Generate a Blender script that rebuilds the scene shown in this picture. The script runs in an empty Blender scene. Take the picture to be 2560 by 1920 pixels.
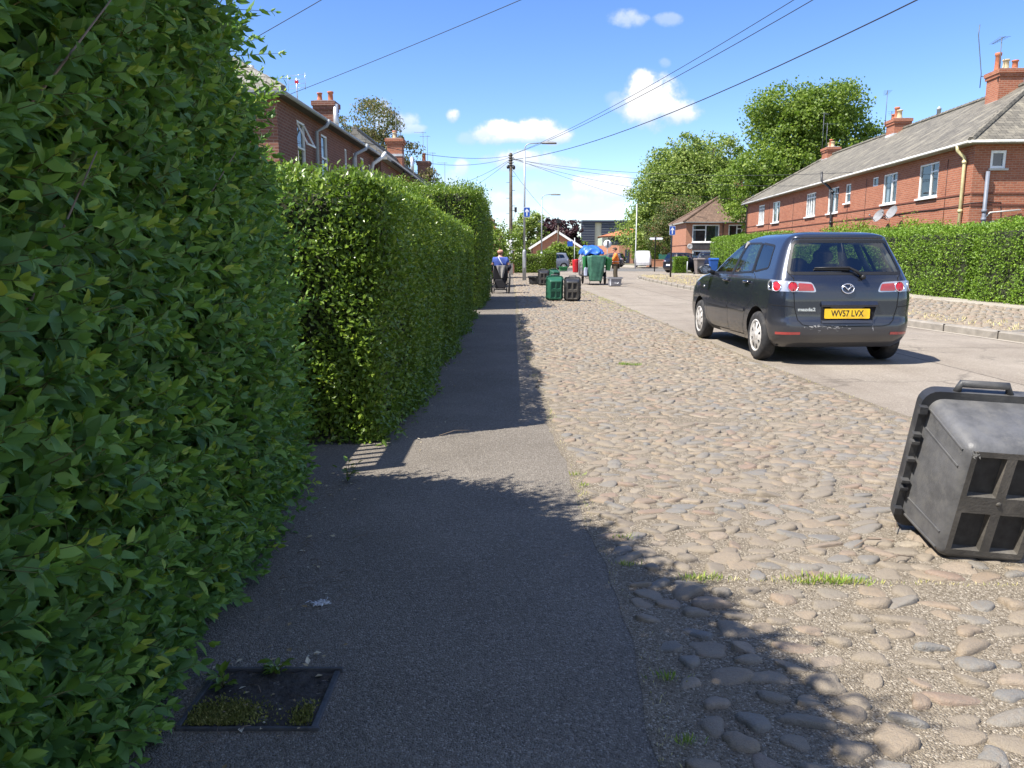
import bpy, bmesh, math, random
import numpy as np
from mathutils import Vector, Matrix, noise as mnoise

# ------------------------------------------------------------------ scene, camera, sky, sun
SC = bpy.context.scene
COL = SC.collection
R = math.radians
rng = np.random.default_rng(11)
random.seed(7)

cam_d = bpy.data.cameras.new('camera')
cam_d.sensor_width = 36.0
cam_d.lens = 27.04
cam_d.clip_start = 0.05
cam_d.clip_end = 3000
cam = bpy.data.objects.new('camera', cam_d)
COL.objects.link(cam)
cam.location = (0, 0, 1.24)
cam.rotation_euler = (R(90 - 9.448), 0, 0)
SC.camera = cam

SUN = Vector((-0.64, -0.30, 1.0)).normalized()      # towards the sun: left, a little behind the camera
elev = math.asin(SUN.z)
azim = math.atan2(SUN.x, SUN.y)
sun_d = bpy.data.lights.new('sun', 'SUN')
sun_d.energy = 4.8
sun_d.angle = R(0.53)
sun_d.color = (1.0, 0.95, 0.87)
sun = bpy.data.objects.new('sun', sun_d)
COL.objects.link(sun)
sun.rotation_euler = SUN.to_track_quat('Z', 'Y').to_euler()

SC.view_settings.view_transform = 'Standard'
SC.view_settings.look = 'None'
SC.view_settings.exposure = 1.05
SC.view_settings.gamma = 1.0
SC.cycles.max_bounces = 8
SC.cycles.transparent_max_bounces = 12

W = bpy.data.worlds.new('World')
SC.world = W
W.use_nodes = True


class NT:
    """tiny node-tree writer"""
    def __init__(s, tree):
        s.t = tree
        s.n = tree.nodes
        s.l = tree.links

    def add(s, typ, **kw):
        nd = s.n.new(typ)
        ins = kw.pop('ins', {})
        for k, v in kw.items():
            setattr(nd, k, v)
        for k, v in ins.items():
            s.set(nd.inputs[k], v)
        return nd

    def set(s, sock, v):
        if hasattr(v, 'is_output'):
            s.l.new(v, sock)
        elif isinstance(v, bpy.types.Node):
            s.l.new(v.outputs[0], sock)
        else:
            sock.default_value = v

    def math(s, op, a, b=0.0, c=None, clamp=False):
        nd = s.n.new('ShaderNodeMath')
        nd.operation = op
        nd.use_clamp = clamp
        s.set(nd.inputs[0], a)
        s.set(nd.inputs[1], b)
        if c is not None:
            s.set(nd.inputs[2], c)
        return nd.outputs[0]

    def mixc(s, f, a, b, blend='MIX'):
        nd = s.n.new('ShaderNodeMix')
        nd.data_type = 'RGBA'
        nd.blend_type = blend
        s.set(nd.inputs[0], f)
        s.set(nd.inputs[6], a)
        s.set(nd.inputs[7], b)
        return nd.outputs[2]

    def ramp(s, f, stops):
        nd = s.n.new('ShaderNodeValToRGB')
        e = nd.color_ramp.elements
        while len(e) < len(stops):
            e.new(0.5)
        for i, (p, c) in enumerate(stops):
            e[i].position = p
            e[i].color = (*c, 1) if len(c) == 3 else c
        s.set(nd.inputs[0], f)
        return nd.outputs[0]

    def noise(s, vec, scale, detail=3, rough=0.55, dist=0.0):
        nd = s.n.new('ShaderNodeTexNoise')
        nd.inputs['Scale'].default_value = scale
        nd.inputs['Detail'].default_value = detail
        nd.inputs['Roughness'].default_value = rough
        nd.inputs['Distortion'].default_value = dist
        if vec is not None:
            s.set(nd.inputs['Vector'], vec)
        return nd.outputs['Fac']

    def vor(s, vec, scale, feature='F1', out='Distance'):
        nd = s.n.new('ShaderNodeTexVoronoi')
        nd.feature = feature
        nd.inputs['Scale'].default_value = scale
        if vec is not None:
            s.set(nd.inputs['Vector'], vec)
        return nd.outputs[out]


def build_world():
    t = NT(W.node_tree)
    t.n.clear()
    out = t.add('ShaderNodeOutputWorld')
    sky = t.add('ShaderNodeTexSky', sky_type='NISHITA', sun_disc=False)
    sky.sun_elevation = elev
    sky.sun_rotation = azim
    sky.air_density = 0.85
    sky.dust_density = 0.12
    sky.ozone_density = 2.4
    sky.altitude = 0
    hs = t.add('ShaderNodeHueSaturation', ins={'Hue': 0.512, 'Saturation': 1.22, 'Value': 1.0, 'Color': sky.outputs[0]})
    tc = t.add('ShaderNodeTexCoord')
    sep = t.add('ShaderNodeSeparateXYZ', ins={0: tc.outputs['Generated']})
    yy = t.math('MAXIMUM', sep.outputs[1], 0.02)
    u = t.math('DIVIDE', sep.outputs[0], yy)
    v = t.math('DIVIDE', sep.outputs[2], yy)
    pv = t.add('ShaderNodeCombineXYZ', ins={0: u, 1: v, 2: 0.37})
    n1 = t.noise(pv.outputs[0], 16.0, 7, 0.62)
    n2 = t.noise(pv.outputs[0], 46.0, 5, 0.6)
    nz = t.math('ADD', t.math('MULTIPLY', t.math('SUBTRACT', n1, 0.5), 3.4), t.math('MULTIPLY', t.math('SUBTRACT', n2, 0.5), 2.0))
    total = None
    shade = None
    # direction (tan x, tan z), half extents, strength
    for (u0, v0, a, b, s_) in CLOUDS:
        du = t.math('DIVIDE', t.math('SUBTRACT', u, u0), a)
        dv0 = t.math('SUBTRACT', v, v0)
        dv = t.math('DIVIDE', dv0, b)
        r2 = t.math('ADD', t.math('MULTIPLY', du, du), t.math('MULTIPLY', dv, dv))
        m = t.math('ADD', t.math('SUBTRACT', 1.0, r2), nz)
        mr = t.add('ShaderNodeMapRange', interpolation_type='SMOOTHSTEP', ins={0: m, 1: -0.55, 2: 0.80, 3: 0.0, 4: s_})
        inside = t.math('LESS_THAN', r2, 4.0)
        mk = t.math('MULTIPLY', mr.outputs[0], inside)
        sh = t.math('MULTIPLY', mk, t.math('MULTIPLY_ADD', dv, 0.35, 0.62, clamp=True))
        total = mk if total is None else t.math('MAXIMUM', total, mk)
        shade = sh if shade is None else t.math('MAXIMUM', shade, sh)
    # unseen broken cloud added overhead and behind, to whiten the light in the shade
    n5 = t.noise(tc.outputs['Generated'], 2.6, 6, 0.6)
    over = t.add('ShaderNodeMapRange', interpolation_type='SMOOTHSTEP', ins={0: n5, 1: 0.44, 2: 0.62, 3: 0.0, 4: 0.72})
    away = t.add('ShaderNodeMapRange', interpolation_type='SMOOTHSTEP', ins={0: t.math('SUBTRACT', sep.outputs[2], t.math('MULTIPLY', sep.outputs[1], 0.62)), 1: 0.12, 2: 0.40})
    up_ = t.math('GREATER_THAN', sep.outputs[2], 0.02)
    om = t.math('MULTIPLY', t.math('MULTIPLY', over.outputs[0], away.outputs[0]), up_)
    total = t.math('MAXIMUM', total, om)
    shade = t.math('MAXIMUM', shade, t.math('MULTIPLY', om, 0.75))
    shade_n = t.math('ADD', shade, t.math('MULTIPLY', t.math('SUBTRACT', n1, 0.5), 0.5), clamp=True)
    ccol = t.ramp(shade_n, [(0.0, (0.55, 0.66, 0.86)), (0.35, (0.72, 0.79, 0.91)), (0.62, (0.98, 0.98, 1.0))])
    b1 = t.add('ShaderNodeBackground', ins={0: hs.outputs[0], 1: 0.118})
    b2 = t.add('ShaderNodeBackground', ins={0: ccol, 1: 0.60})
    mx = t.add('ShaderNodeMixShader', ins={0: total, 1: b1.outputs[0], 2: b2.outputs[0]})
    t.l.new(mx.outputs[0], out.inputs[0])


CLOUDS = [
    (0.1718, 0.1916, 0.0384, 0.0301, 1.0),
    (0.1628, 0.208, 0.0211, 0.0181, 1.0),
    (0.2011, 0.1779, 0.0298, 0.0156, 0.9),
    (0.1461, 0.1861, 0.0248, 0.0132, 0.5),
    (-0.0035, 0.1541, 0.0341, 0.0132, 0.95),
    (0.0283, 0.1546, 0.0341, 0.0156, 0.95),
    (-0.0266, 0.1502, 0.0248, 0.012, 0.75),
    (0.0515, 0.1491, 0.0211, 0.0108, 0.9),
    (0.0081, 0.1446, 0.0527, 0.006, 0.7),
    (-0.0738, 0.1724, 0.0081, 0.0078, 0.9),
    (-0.162, 0.1751, 0.0136, 0.0169, 0.6),
    (-0.1478, 0.1641, 0.0279, 0.012, 0.6),
    (-0.1278, 0.1568, 0.0211, 0.006, 0.55),
    (0.1419, 0.2872, 0.0223, 0.0108, 0.62),
    (0.1917, 0.2851, 0.0174, 0.0084, 0.42),
    (0.1882, 0.2352, 0.0074, 0.006, 0.3),
    (0.1258, 0.1944, 0.0124, 0.0084, 0.3),
    (0.0111, 0.1166, 0.0434, 0.0156, 0.8),
    (0.0431, 0.1154, 0.0372, 0.0108, 0.65),
    (-0.018, 0.1194, 0.0248, 0.0072, 0.5),
    (-0.0618, 0.1098, 0.0099, 0.0132, 0.7),
    (0.1077, 0.0854, 0.0434, 0.0156, 0.85),
    (0.1251, 0.094, 0.0248, 0.0096, 0.75),
    (0.0875, 0.0655, 0.0372, 0.0156, 0.6),
    (0.0141, 0.0826, 0.040, 0.014, 0.5),
    (-0.0153, 0.0655, 0.0496, 0.0181, 0.6),
    (0.03, 0.045, 0.08, 0.014, 0.5),
    (-0.0556, 0.1446, 0.0136, 0.0084, 0.35),
    (-0.0855, 0.0826, 0.0372, 0.0241, 0.5),
    (0.2752, 0.1334, 0.0124, 0.0084, 0.4),
]
build_world()

# ------------------------------------------------------------------ materials
MATS = {}


def new_mat(name):
    m = bpy.data.materials.new(name)
    m.use_nodes = True
    t = NT(m.node_tree)
    t.n.clear()
    out = t.add('ShaderNodeOutputMaterial')
    MATS[name] = m
    return m, t, out


def pmat(name, col, rough=0.6, metal=0.0, var=0.12, scale=6.0, bump=0.0, bscale=60.0, spec=0.5, coat=0.0, dirt=None, dscale=1.2):
    """painted / plain surface with a little uneven colour, optional dirt patches and fine bump"""
    m, t, out = new_mat(name)
    b = t.add('ShaderNodeBsdfPrincipled', ins={'Roughness': rough, 'Metallic': metal, 'Coat Weight': coat, 'Specular IOR Level': spec})
    tc = t.add('ShaderNodeTexCoord')
    o = tc.outputs['Object']
    n = t.noise(o, scale, 4, 0.6)
    c0 = tuple(max(0, x * (1 - var)) for x in col)
    c1 = tuple(min(1, x * (1 + var)) for x in col)
    c = t.ramp(n, [(0.3, c0), (0.7, c1)])
    if dirt:
        d = t.noise(o, dscale, 5, 0.65)
        dm = t.add('ShaderNodeMapRange', ins={0: d, 1: 0.48, 2: 0.7})
        c = t.mixc(dm.outputs[0], c, (*dirt, 1))
    t.set(b.inputs['Base Color'], c)
    if bump:
        bn = t.noise(o, bscale, 3)
        bp = t.add('ShaderNodeBump', ins={'Strength': bump, 'Distance': 0.01, 'Height': bn})
        t.l.new(bp.outputs[0], b.inputs['Normal'])
    t.l.new(b.outputs[0], out.inputs[0])
    return m


def leaf_mat(name, stops, trans=0.35, rough=0.42, back=1.0, tcol=(0.16, 0.30, 0.02)):
    """leaves: per-leaf tint attribute, glossy upper side, light passing through"""
    m, t, out = new_mat(name)
    at = t.add('ShaderNodeAttribute', attribute_name='tint')
    c = t.ramp(at.outputs['Fac'], stops)
    b = t.add('ShaderNodeBsdfPrincipled', ins={'Base Color': c, 'Roughness': rough, 'Specular IOR Level': 0.45})
    tl = t.add('ShaderNodeBsdfTranslucent', ins={'Color': t.mixc(0.6, c, (*tcol, 1))})
    mx = t.add('ShaderNodeMixShader', ins={0: trans, 1: b.outputs[0], 2: tl.outputs[0]})
    t.l.new(mx.outputs[0], out.inputs[0])
    return m


def brick_mat(name, c1, c2, mortar, bw=0.225, bh=0.075, ms=0.012, patch=0.25):
    m, t, out = new_mat(name)
    uv = t.add('ShaderNodeUVMap', uv_map='uv')
    br = t.add('ShaderNodeTexBrick', ins={'Vector': uv.outputs[0], 'Color1': (*c1, 1), 'Color2': (*c2, 1), 'Mortar': (*mortar, 1),
                                          'Scale': 1.0, 'Mortar Size': ms, 'Brick Width': bw, 'Row Height': bh, 'Mortar Smooth': 0.2, 'Bias': -0.1})
    n = t.noise(uv.outputs[0], 0.9, 5, 0.65)
    n2 = t.noise(uv.outputs[0], 9.0, 3, 0.6)
    c = t.mixc(t.math('MULTIPLY', n, patch * 1.6), br.outputs[0], (c1[0] * .55, c1[1] * .5, c1[2] * .5, 1))
    c = t.mixc(t.math('MULTIPLY', n2, patch), c, (min(1, c2[0] * 1.35), c2[1] * 1.35, c2[2] * 1.3, 1))
    b = t.add('ShaderNodeBsdfPrincipled', ins={'Base Color': c, 'Roughness': 0.9, 'Specular IOR Level': 0.2})
    bp = t.add('ShaderNodeBump', ins={'Strength': 0.6, 'Distance': 0.008, 'Height': t.math('SUBTRACT', 1.0, br.outputs['Fac'])})
    t.l.new(bp.outputs[0], b.inputs['Normal'])
    t.l.new(b.outputs[0], out.inputs[0])
    return m


def tile_mat(name, c1, c2, tw=0.27, th=0.2, streak=0.4, light=(0.36, 0.35, 0.31)):
    """slates / tiles on a slope, uv in metres"""
    m, t, out = new_mat(name)
    uv = t.add('ShaderNodeUVMap', uv_map='uv')
    br = t.add('ShaderNodeTexBrick', ins={'Vector': uv.outputs[0], 'Color1': (*c1, 1), 'Color2': (*c2, 1), 'Mortar': (c1[0] * .35, c1[1] * .35, c1[2] * .35, 1),
                                          'Scale': 1.0, 'Mortar Size': 0.010, 'Brick Width': tw, 'Row Height': th, 'Mortar Smooth': 0.4})
    mp = t.add('ShaderNodeMapping', ins={0: uv.outputs[0], 3: (1.6, 0.5, 1)})
    n = t.noise(mp.outputs[0], 1.3, 6, 0.7)
    st = t.add('ShaderNodeMapRange', ins={0: n, 1: 0.5, 2: 0.72, 4: streak})
    c = t.mixc(st.outputs[0], br.outputs[0], (*light, 1))
    n3 = t.noise(uv.outputs[0], 7.0, 2)
    c = t.mixc(t.math('MULTIPLY', n3, 0.4), c, (c1[0] * .6, c1[1] * .6, c1[2] * .6, 1))
    b = t.add('ShaderNodeBsdfPrincipled', ins={'Base Color': c, 'Roughness': 0.75, 'Specular IOR Level': 0.3})
    bp = t.add('ShaderNodeBump', ins={'Strength': 0.5, 'Distance': 0.015, 'Height': t.math('SUBTRACT', 1.0, br.outputs['Fac'])})
    t.l.new(bp.outputs[0], b.inputs['Normal'])
    t.l.new(b.outputs[0], out.inputs[0])
    return m


def glass_mat(name, tint, refl=0.12, rough=0.0, opaque=None):
    """window glass: tinted see-through with a fresnel reflection, or a dark room behind"""
    m, t, out = new_mat(name)
    fr = t.add('ShaderNodeFresnel', ins={0: 1.5})
    ge = t.add('ShaderNodeNewGeometry')
    f = t.math('ADD', t.math('MULTIPLY', fr.outputs[0], 0.9), refl * 0.4, clamp=True)
    f = t.math('MULTIPLY', f, t.math('SUBTRACT', 1.0, ge.outputs['Backfacing']))
    gl = t.add('ShaderNodeBsdfGlossy', ins={'Color': (1, 1, 1, 1), 'Roughness': rough})
    if opaque:
        base = t.add('ShaderNodeBsdfDiffuse', ins={0: (*opaque, 1)})
    else:
        base = t.add('ShaderNodeBsdfTransparent', ins={0: (*tint, 1)})
    mx = t.add('ShaderNodeMixShader', ins={0: f, 1: base.outputs[0], 2: gl.outputs[0]})
    t.l.new(mx.outputs[0], out.inputs[0])
    return m


# ------------------------------------------------------------------ mesh helpers
def link(o, parent=None):
    COL.objects.link(o)
    if parent is not None:
        o.parent = parent
    return o


def tag(o, label=None, cat=None, group=None, kind=None):
    if label:
        o['label'] = label
    if cat:
        o['category'] = cat
    if group:
        o['group'] = group
    if kind:
        o['kind'] = kind
    return o


def empty(name, loc=(0, 0, 0), rz=0.0, label=None, cat=None, group=None):
    o = bpy.data.objects.new(name, None)
    o.empty_display_size = 0.1
    o.location = loc
    o.rotation_euler = (0, 0, rz)
    link(o)
    return tag(o, label, cat, group)


def children(o):
    return [c for c in COL.objects if c.parent == o]


def copy_tree(o, parent=None):
    c = o.copy()
    COL.objects.link(c)
    c.parent = parent
    for ch in children(o):
        copy_tree(ch, c)
    return c


def np_mesh(name, verts, faces, mats, parent=None, smooth=False, tint=None, uv=False, midx=None):
    me = bpy.data.meshes.new(name)
    me.from_pydata(np.asarray(verts, dtype=np.float32), [], faces)
    for m in (mats if isinstance(mats, (list, tuple)) else [mats]):
        me.materials.append(MATS[m])
    if midx is not None:
        me.polygons.foreach_set('material_index', np.asarray(midx, dtype=np.int32))
    if tint is not None:
        a = me.attributes.new('tint', 'FLOAT', 'POINT')
        a.data.foreach_set('value', np.asarray(tint, dtype=np.float32))
    if smooth:
        me.polygons.foreach_set('use_smooth', np.ones(len(me.polygons), dtype=bool))
    if uv:
        box_uv(me)
    me.update()
    o = bpy.data.objects.new(name, me)
    link(o, parent)
    return o


def box_uv(me):
    lay = me.uv_layers.new(name='uv')
    Z = Vector((0, 0, 1))
    for p in me.polygons:
        n = p.normal
        if abs(n.z) > 0.995:
            tx = Vector((1, 0, 0))
        else:
            tx = Z.cross(n).normalized()
        ty = n.cross(tx)
        for li in p.loop_indices:
            c = me.vertices[me.loops[li].vertex_index].co
            lay.data[li].uv = (c.dot(tx), c.dot(ty))


class MB:
    """collects simple shapes and links them as ONE mesh object"""
    def __init__(s):
        s.v = []
        s.f = []
        s.m = []
        s.sm = []

    def addv(s, pts):
        b = len(s.v)
        s.v.extend([tuple(p) for p in pts])
        return b

    def face(s, idx, mi=0, smooth=False):
        s.f.append(tuple(idx))
        s.m.append(mi)
        s.sm.append(smooth)

    def poly(s, pts, mi=0):
        b = s.addv(pts)
        s.face(range(b, b + len(pts)), mi)
        return s

    def box(s, c, size, rot=None, mi=0, taper=1.0):
        hx, hy, hz = size[0] / 2, size[1] / 2, size[2] / 2
        M = rot if isinstance(rot, Matrix) else (Matrix.Rotation(rot, 3, 'Z') if rot else Matrix.Identity(3))
        C = Vector(c)
        pts = []
        for dz in (-1, 1):
            k = taper if dz > 0 else 1.0
            for dx, dy in ((-1, -1), (1, -1), (1, 1), (-1, 1)):
                pts.append(C + M @ Vector((dx * hx * k, dy * hy * k, dz * hz)))
        b = s.addv(pts)
        for q in ((0, 3, 2, 1), (4, 5, 6, 7), (0, 1, 5, 4), (1, 2, 6, 5), (2, 3, 7, 6), (3, 0, 4, 7)):
            s.face([b + i for i in q], mi)
        return s

    def bar(s, a, b_, w, h=None, mi=0):
        a = Vector(a)
        b_ = Vector(b_)
        d = (b_ - a)
        L = d.length
        z = d.normalized()
        up = Vector((0, 0, 1)) if abs(z.z) < 0.95 else Vector((0, 1, 0))
        x = z.cross(up).normalized()
        y = z.cross(x)
        M = Matrix((x, y, z)).transposed()
        return s.box((a + b_) / 2, (w, h or w, L), M, mi)

    def tube(s, pts, rad, n=8, mi=0, caps=True, smooth=True):
        pts = [Vector(p) for p in pts]
        if not isinstance(rad, (list, tuple)):
            rad = [rad] * len(pts)
        rings = []
        prev = None
        for i, p in enumerate(pts):
            d = (pts[min(i + 1, len(pts) - 1)] - pts[max(i - 1, 0)])
            if d.length < 1e-9:
                d = Vector((0, 0, 1))
            d.normalize()
            if prev is None:
                up = Vector((0, 0, 1)) if abs(d.z) < 0.9 else Vector((1, 0, 0))
                x = d.cross(up).normalized()
            else:
                x = (prev - d * prev.dot(d))
                x = x.normalized() if x.length > 1e-6 else d.orthogonal().normalized()
            prev = x
            y = d.cross(x)
            rings.append(s.addv([p + (x * math.cos(2 * math.pi * k / n) + y * math.sin(2 * math.pi * k / n)) * rad[i] for k in range(n)]))
        for a, b in zip(rings, rings[1:]):
            for k in range(n):
                k2 = (k + 1) % n
                s.face((a + k, a + k2, b + k2, b + k), mi, smooth)
        if caps:
            s.face([rings[0] + k for k in reversed(range(n))], mi)
            s.face([rings[-1] + k for k in range(n)], mi)
        return s

    def lathe(s, prof, n=16, origin=(0, 0, 0), M=None, mi=0, smooth=True, caps=True):
        """profile of (r, z) about local z"""
        M = M or Matrix.Identity(3)
        O = Vector(origin)
        rings = []
        for r, z in prof:
            rings.append(s.addv([O + M @ Vector((r * math.cos(2 * math.pi * k / n), r * math.sin(2 * math.pi * k / n), z)) for k in range(n)]))
        for a, b in zip(rings, rings[1:]):
            for k in range(n):
                k2 = (k + 1) % n
                s.face((a + k, a + k2, b + k2, b + k), mi, smooth)
        if caps and prof[0][0] > 1e-6:
            s.face([rings[0] + k for k in reversed(range(n))], mi)
        if caps and prof[-1][0] > 1e-6:
            s.face([rings[-1] + k for k in range(n)], mi)
        return s

    def prism(s, poly, h0, h1, M=None, origin=(0, 0, 0), mi=0):
        """2-D polygon (ccw) extruded along local z"""
        M = M or Matrix.Identity(3)
        O = Vector(origin)
        n = len(poly)
        a = s.addv([O + M @ Vector((p[0], p[1], h0)) for p in poly])
        b = s.addv([O + M @ Vector((p[0], p[1], h1)) for p in poly])
        s.face([a + k for k in reversed(range(n))], mi)
        s.face([b + k for k in range(n)], mi)
        for k in range(n):
            k2 = (k + 1) % n
            s.face((a + k, a + k2, b + k2, b + k), mi)
        return s

    def ball(s, c, r, nu=10, nv=6, mi=0, M=None):
        r = (r, r, r) if not isinstance(r, (tuple, list)) else r
        M = M or Matrix.Identity(3)
        rings = []
        C = Vector(c)
        for i in range(nv + 1):
            th = math.pi * i / nv
            rings.append(s.addv([C + M @ Vector((r[0] * math.sin(th) * math.cos(2 * math.pi * k / nu), r[1] * math.sin(th) * math.sin(2 * math.pi * k / nu), -r[2] * math.cos(th))) for k in range(nu)]))
        for a, b in zip(rings, rings[1:]):
            for k in range(nu):
                k2 = (k + 1) % nu
                s.face((a + k, a + k2, b + k2, b + k), mi, True)
        return s

    def build(s, name, mats, parent=None, uv=True, bevel=0.0, loc=None, rot=None):
        me = bpy.data.meshes.new(name)
        me.from_pydata(s.v, [], s.f)
        for m in (mats if isinstance(mats, (list, tuple)) else [mats]):
            me.materials.append(MATS[m])
        me.polygons.foreach_set('material_index', s.m)
        me.polygons.foreach_set('use_smooth', s.sm)
        if uv:
            box_uv(me)
        me.validate()
        me.update()
        o = bpy.data.objects.new(name, me)
        link(o, parent)
        if bevel:
            md = o.modifiers.new('edge', 'BEVEL')
            md.width = bevel
            md.segments = 2
            md.limit_method = 'ANGLE'
            md.angle_limit = R(40)
        if loc:
            o.location = loc
        if rot:
            o.rotation_euler = rot
        return o


def text_mesh(name, body, size, mat, parent, M, bold=0.0, depth=0.001, align='CENTER'):
    """lettering as a thin real mesh; M places it (letters in local xy)"""
    cu = bpy.data.curves.new(name, 'FONT')
    cu.body = body
    cu.size = size
    cu.offset = bold
    cu.extrude = depth
    cu.resolution_u = 3
    cu.align_x = align
    cu.align_y = 'CENTER'
    tmp = bpy.data.objects.new(name, cu)
    COL.objects.link(tmp)
    dg = bpy.context.evaluated_depsgraph_get()
    me = bpy.data.meshes.new_from_object(tmp.evaluated_get(dg))
    bpy.data.objects.remove(tmp)
    bpy.data.curves.remove(cu)
    me.materials.clear()
    me.materials.append(MATS[mat])
    o = bpy.data.objects.new(name, me)
    link(o, parent)
    o.matrix_local = M
    return o


# ------------------------------------------------------------------ leaves
# template: points along (x across, y along, z out of the blade), triangles
LEAF_FINE = (np.array([(0, 0, 0), (-.19, .3, .05), (0, .3, -.02), (.19, .3, .05), (-.15, .66, .03), (0, .66, -.03), (.15, .66, .03), (0, 1.0, -.10)], float),
             np.array([(0, 2, 1), (0, 3, 2), (1, 2, 5), (1, 5, 4), (2, 3, 6), (2, 6, 5), (4, 5, 7), (5, 6, 7)]))
LEAF_OVAL = (np.array([(0, 0, 0), (-.27, .42, .06), (.27, .42, .06), (0, .45, -.02), (0, 1.0, -.05)], float),
             np.array([(0, 3, 1), (0, 2, 3), (1, 3, 4), (3, 2, 4)]))
LEAF_CARD = (np.array([(0, 0, 0), (-.33, .5, .08), (.33, .5, .08), (0, 1.0, 0)], float),
             np.array([(0, 2, 1), (1, 2, 3)]))


def unit(a):
    return a / np.maximum(np.linalg.norm(a, axis=-1, keepdims=True), 1e-9)


def leaves_arrays(P, D, N, size, tmpl, width=1.0):
    """one leaf at each P pointing along D with blade normal N"""
    T, F = tmpl
    D = unit(D)
    X = unit(np.cross(D, N))
    Nn = np.cross(X, D)
    s = size[:, None, None]
    V = P[:, None, :] + s * (T[None, :, 0:1] * width * X[:, None, :] + T[None, :, 1:2] * D[:, None, :] + T[None, :, 2:3] * Nn[:, None, :])
    k = len(T)
    FF = F[None, :, :] + (np.arange(len(P)) * k)[:, None, None]
    return V.reshape(-1, 3), FF.reshape(-1, 3), k


def leaf_obj(name, P, D, N, size, tint, mat, parent, tmpl=LEAF_OVAL, width=1.0, smooth=False):
    V, F, k = leaves_arrays(P, D, N, size, tmpl, width)
    return np_mesh(name, V, F, mat, parent, smooth=smooth, tint=np.repeat(tint, k))


def rnd_dirs(n):
    return unit(rng.normal(size=(n, 3)))


def vnoise(P, scale, seed=0.0):
    """cheap smooth pseudo-noise for arrays, about -1..1"""
    x, y, z = (P[:, i] * scale + seed * (i + 1.7) for i in range(3))
    return (np.sin(1.7 * x + 1.3 * np.sin(1.1 * y + .7)) + np.sin(1.9 * y + 1.7 * np.sin(0.9 * z)) + np.sin(1.6 * z + 1.4 * np.sin(1.2 * x + 2.1))
            + .5 * np.sin(3.7 * x + 2.9 * y) * np.sin(3.1 * z + 1.3 * x)) / 3.0

# ------------------------------------------------------------------ material set
pmat('gutter_grey', (0.30, 0.32, 0.33), 0.5)
pmat('gutter_white', (0.72, 0.71, 0.66), 0.5, dirt=(0.45, 0.43, 0.38))
pmat('cream_pipe', (0.70, 0.62, 0.34), 0.5, dirt=(0.45, 0.38, 0.2))
pmat('black_pipe', (0.03, 0.03, 0.033), 0.45)
pmat('grey_pipe', (0.16, 0.18, 0.22), 0.5)
pmat('white_frame', (0.80, 0.80, 0.78), 0.4)
pmat('soffit', (0.32, 0.31, 0.27), 0.8)
pmat('soffit_dark', (0.09, 0.085, 0.08), 0.8)
pmat('stone_sill', (0.48, 0.46, 0.41), 0.85)
pmat('lead', (0.42, 0.43, 0.44), 0.6, dirt=(0.62, 0.62, 0.6))
pmat('pot_clay', (0.42, 0.14, 0.07), 0.85, var=0.25, scale=12)
pmat('pot_buff', (0.52, 0.40, 0.24), 0.85, var=0.25, scale=12)
pmat('aerial_metal', (0.10, 0.11, 0.13), 0.5, metal=0.4)
pmat('aerial_alu', (0.60, 0.62, 0.65), 0.35, metal=0.7)
pmat('flue_metal', (0.60, 0.61, 0.62), 0.35, metal=0.6)
pmat('dish_grey', (0.24, 0.24, 0.245), 0.7, dirt=(0.16, 0.16, 0.16), dscale=4)
pmat('dark_void', (0.012, 0.013, 0.016), 0.9)
pmat('room_grey', (0.07, 0.075, 0.085), 0.9, var=0.5, scale=2.0)
pmat('net_curtain', (0.48, 0.52, 0.56), 0.9, var=0.18, scale=9.0)
glass_mat('pane', (0.55, 0.60, 0.62), 0.16)
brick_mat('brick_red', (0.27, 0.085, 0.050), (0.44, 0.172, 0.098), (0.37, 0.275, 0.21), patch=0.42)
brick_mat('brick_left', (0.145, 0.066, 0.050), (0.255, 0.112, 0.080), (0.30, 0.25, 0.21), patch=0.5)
brick_mat('brick_far', (0.38, 0.15, 0.085), (0.46, 0.20, 0.12), (0.40, 0.30, 0.22))
tile_mat('slate', (0.125, 0.114, 0.093), (0.215, 0.195, 0.155), streak=0.85, light=(0.40, 0.36, 0.27))
tile_mat('slate_left', (0.20, 0.19, 0.165), (0.27, 0.255, 0.22), streak=0.6)
tile_mat('tile_brown', (0.13, 0.085, 0.06), (0.20, 0.13, 0.09), 0.3, 0.33, 0.35, (0.26, 0.20, 0.14))
tile_mat('tile_orange', (0.42, 0.14, 0.06), (0.52, 0.20, 0.09), 0.3, 0.33, 0.2, (0.55, 0.3, 0.18))
pmat('bark', (0.075, 0.058, 0.042), 0.95, var=0.4, scale=5, bump=0.8, bscale=14)
pmat('galv', (0.36, 0.38, 0.40), 0.5, metal=0.25, var=0.1, scale=3)
pmat('galv_white', (0.55, 0.57, 0.58), 0.6, dirt=(0.36, 0.36, 0.35))
pmat('pole_wood', (0.105, 0.082, 0.058), 0.9, var=0.35, scale=4)
pmat('black_paint', (0.015, 0.015, 0.017), 0.45)
pmat('cable_black', (0.022, 0.024, 0.028), 0.6)
pmat('sign_blue', (0.012, 0.085, 0.42), 0.35, var=0.03)
pmat('sign_white', (0.82, 0.83, 0.84), 0.35, var=0.02)
pmat('concrete', (0.25, 0.225, 0.19), 0.9, var=0.2, scale=7, bump=0.4, bscale=90, dirt=(0.20, 0.18, 0.15))
pmat('bin_black', (0.030, 0.031, 0.034), 0.50, var=0.3, scale=5, dirt=(0.095, 0.092, 0.086), dscale=5, bump=0.12, bscale=140)
pmat('bin_black_dark', (0.020, 0.020, 0.020), 0.7, var=0.5, scale=30)
pmat('bin_dusty', (0.075, 0.068, 0.058), 0.72, var=0.35, scale=9, dirt=(0.14, 0.125, 0.105), dscale=7, bump=0.2, bscale=120)
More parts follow.
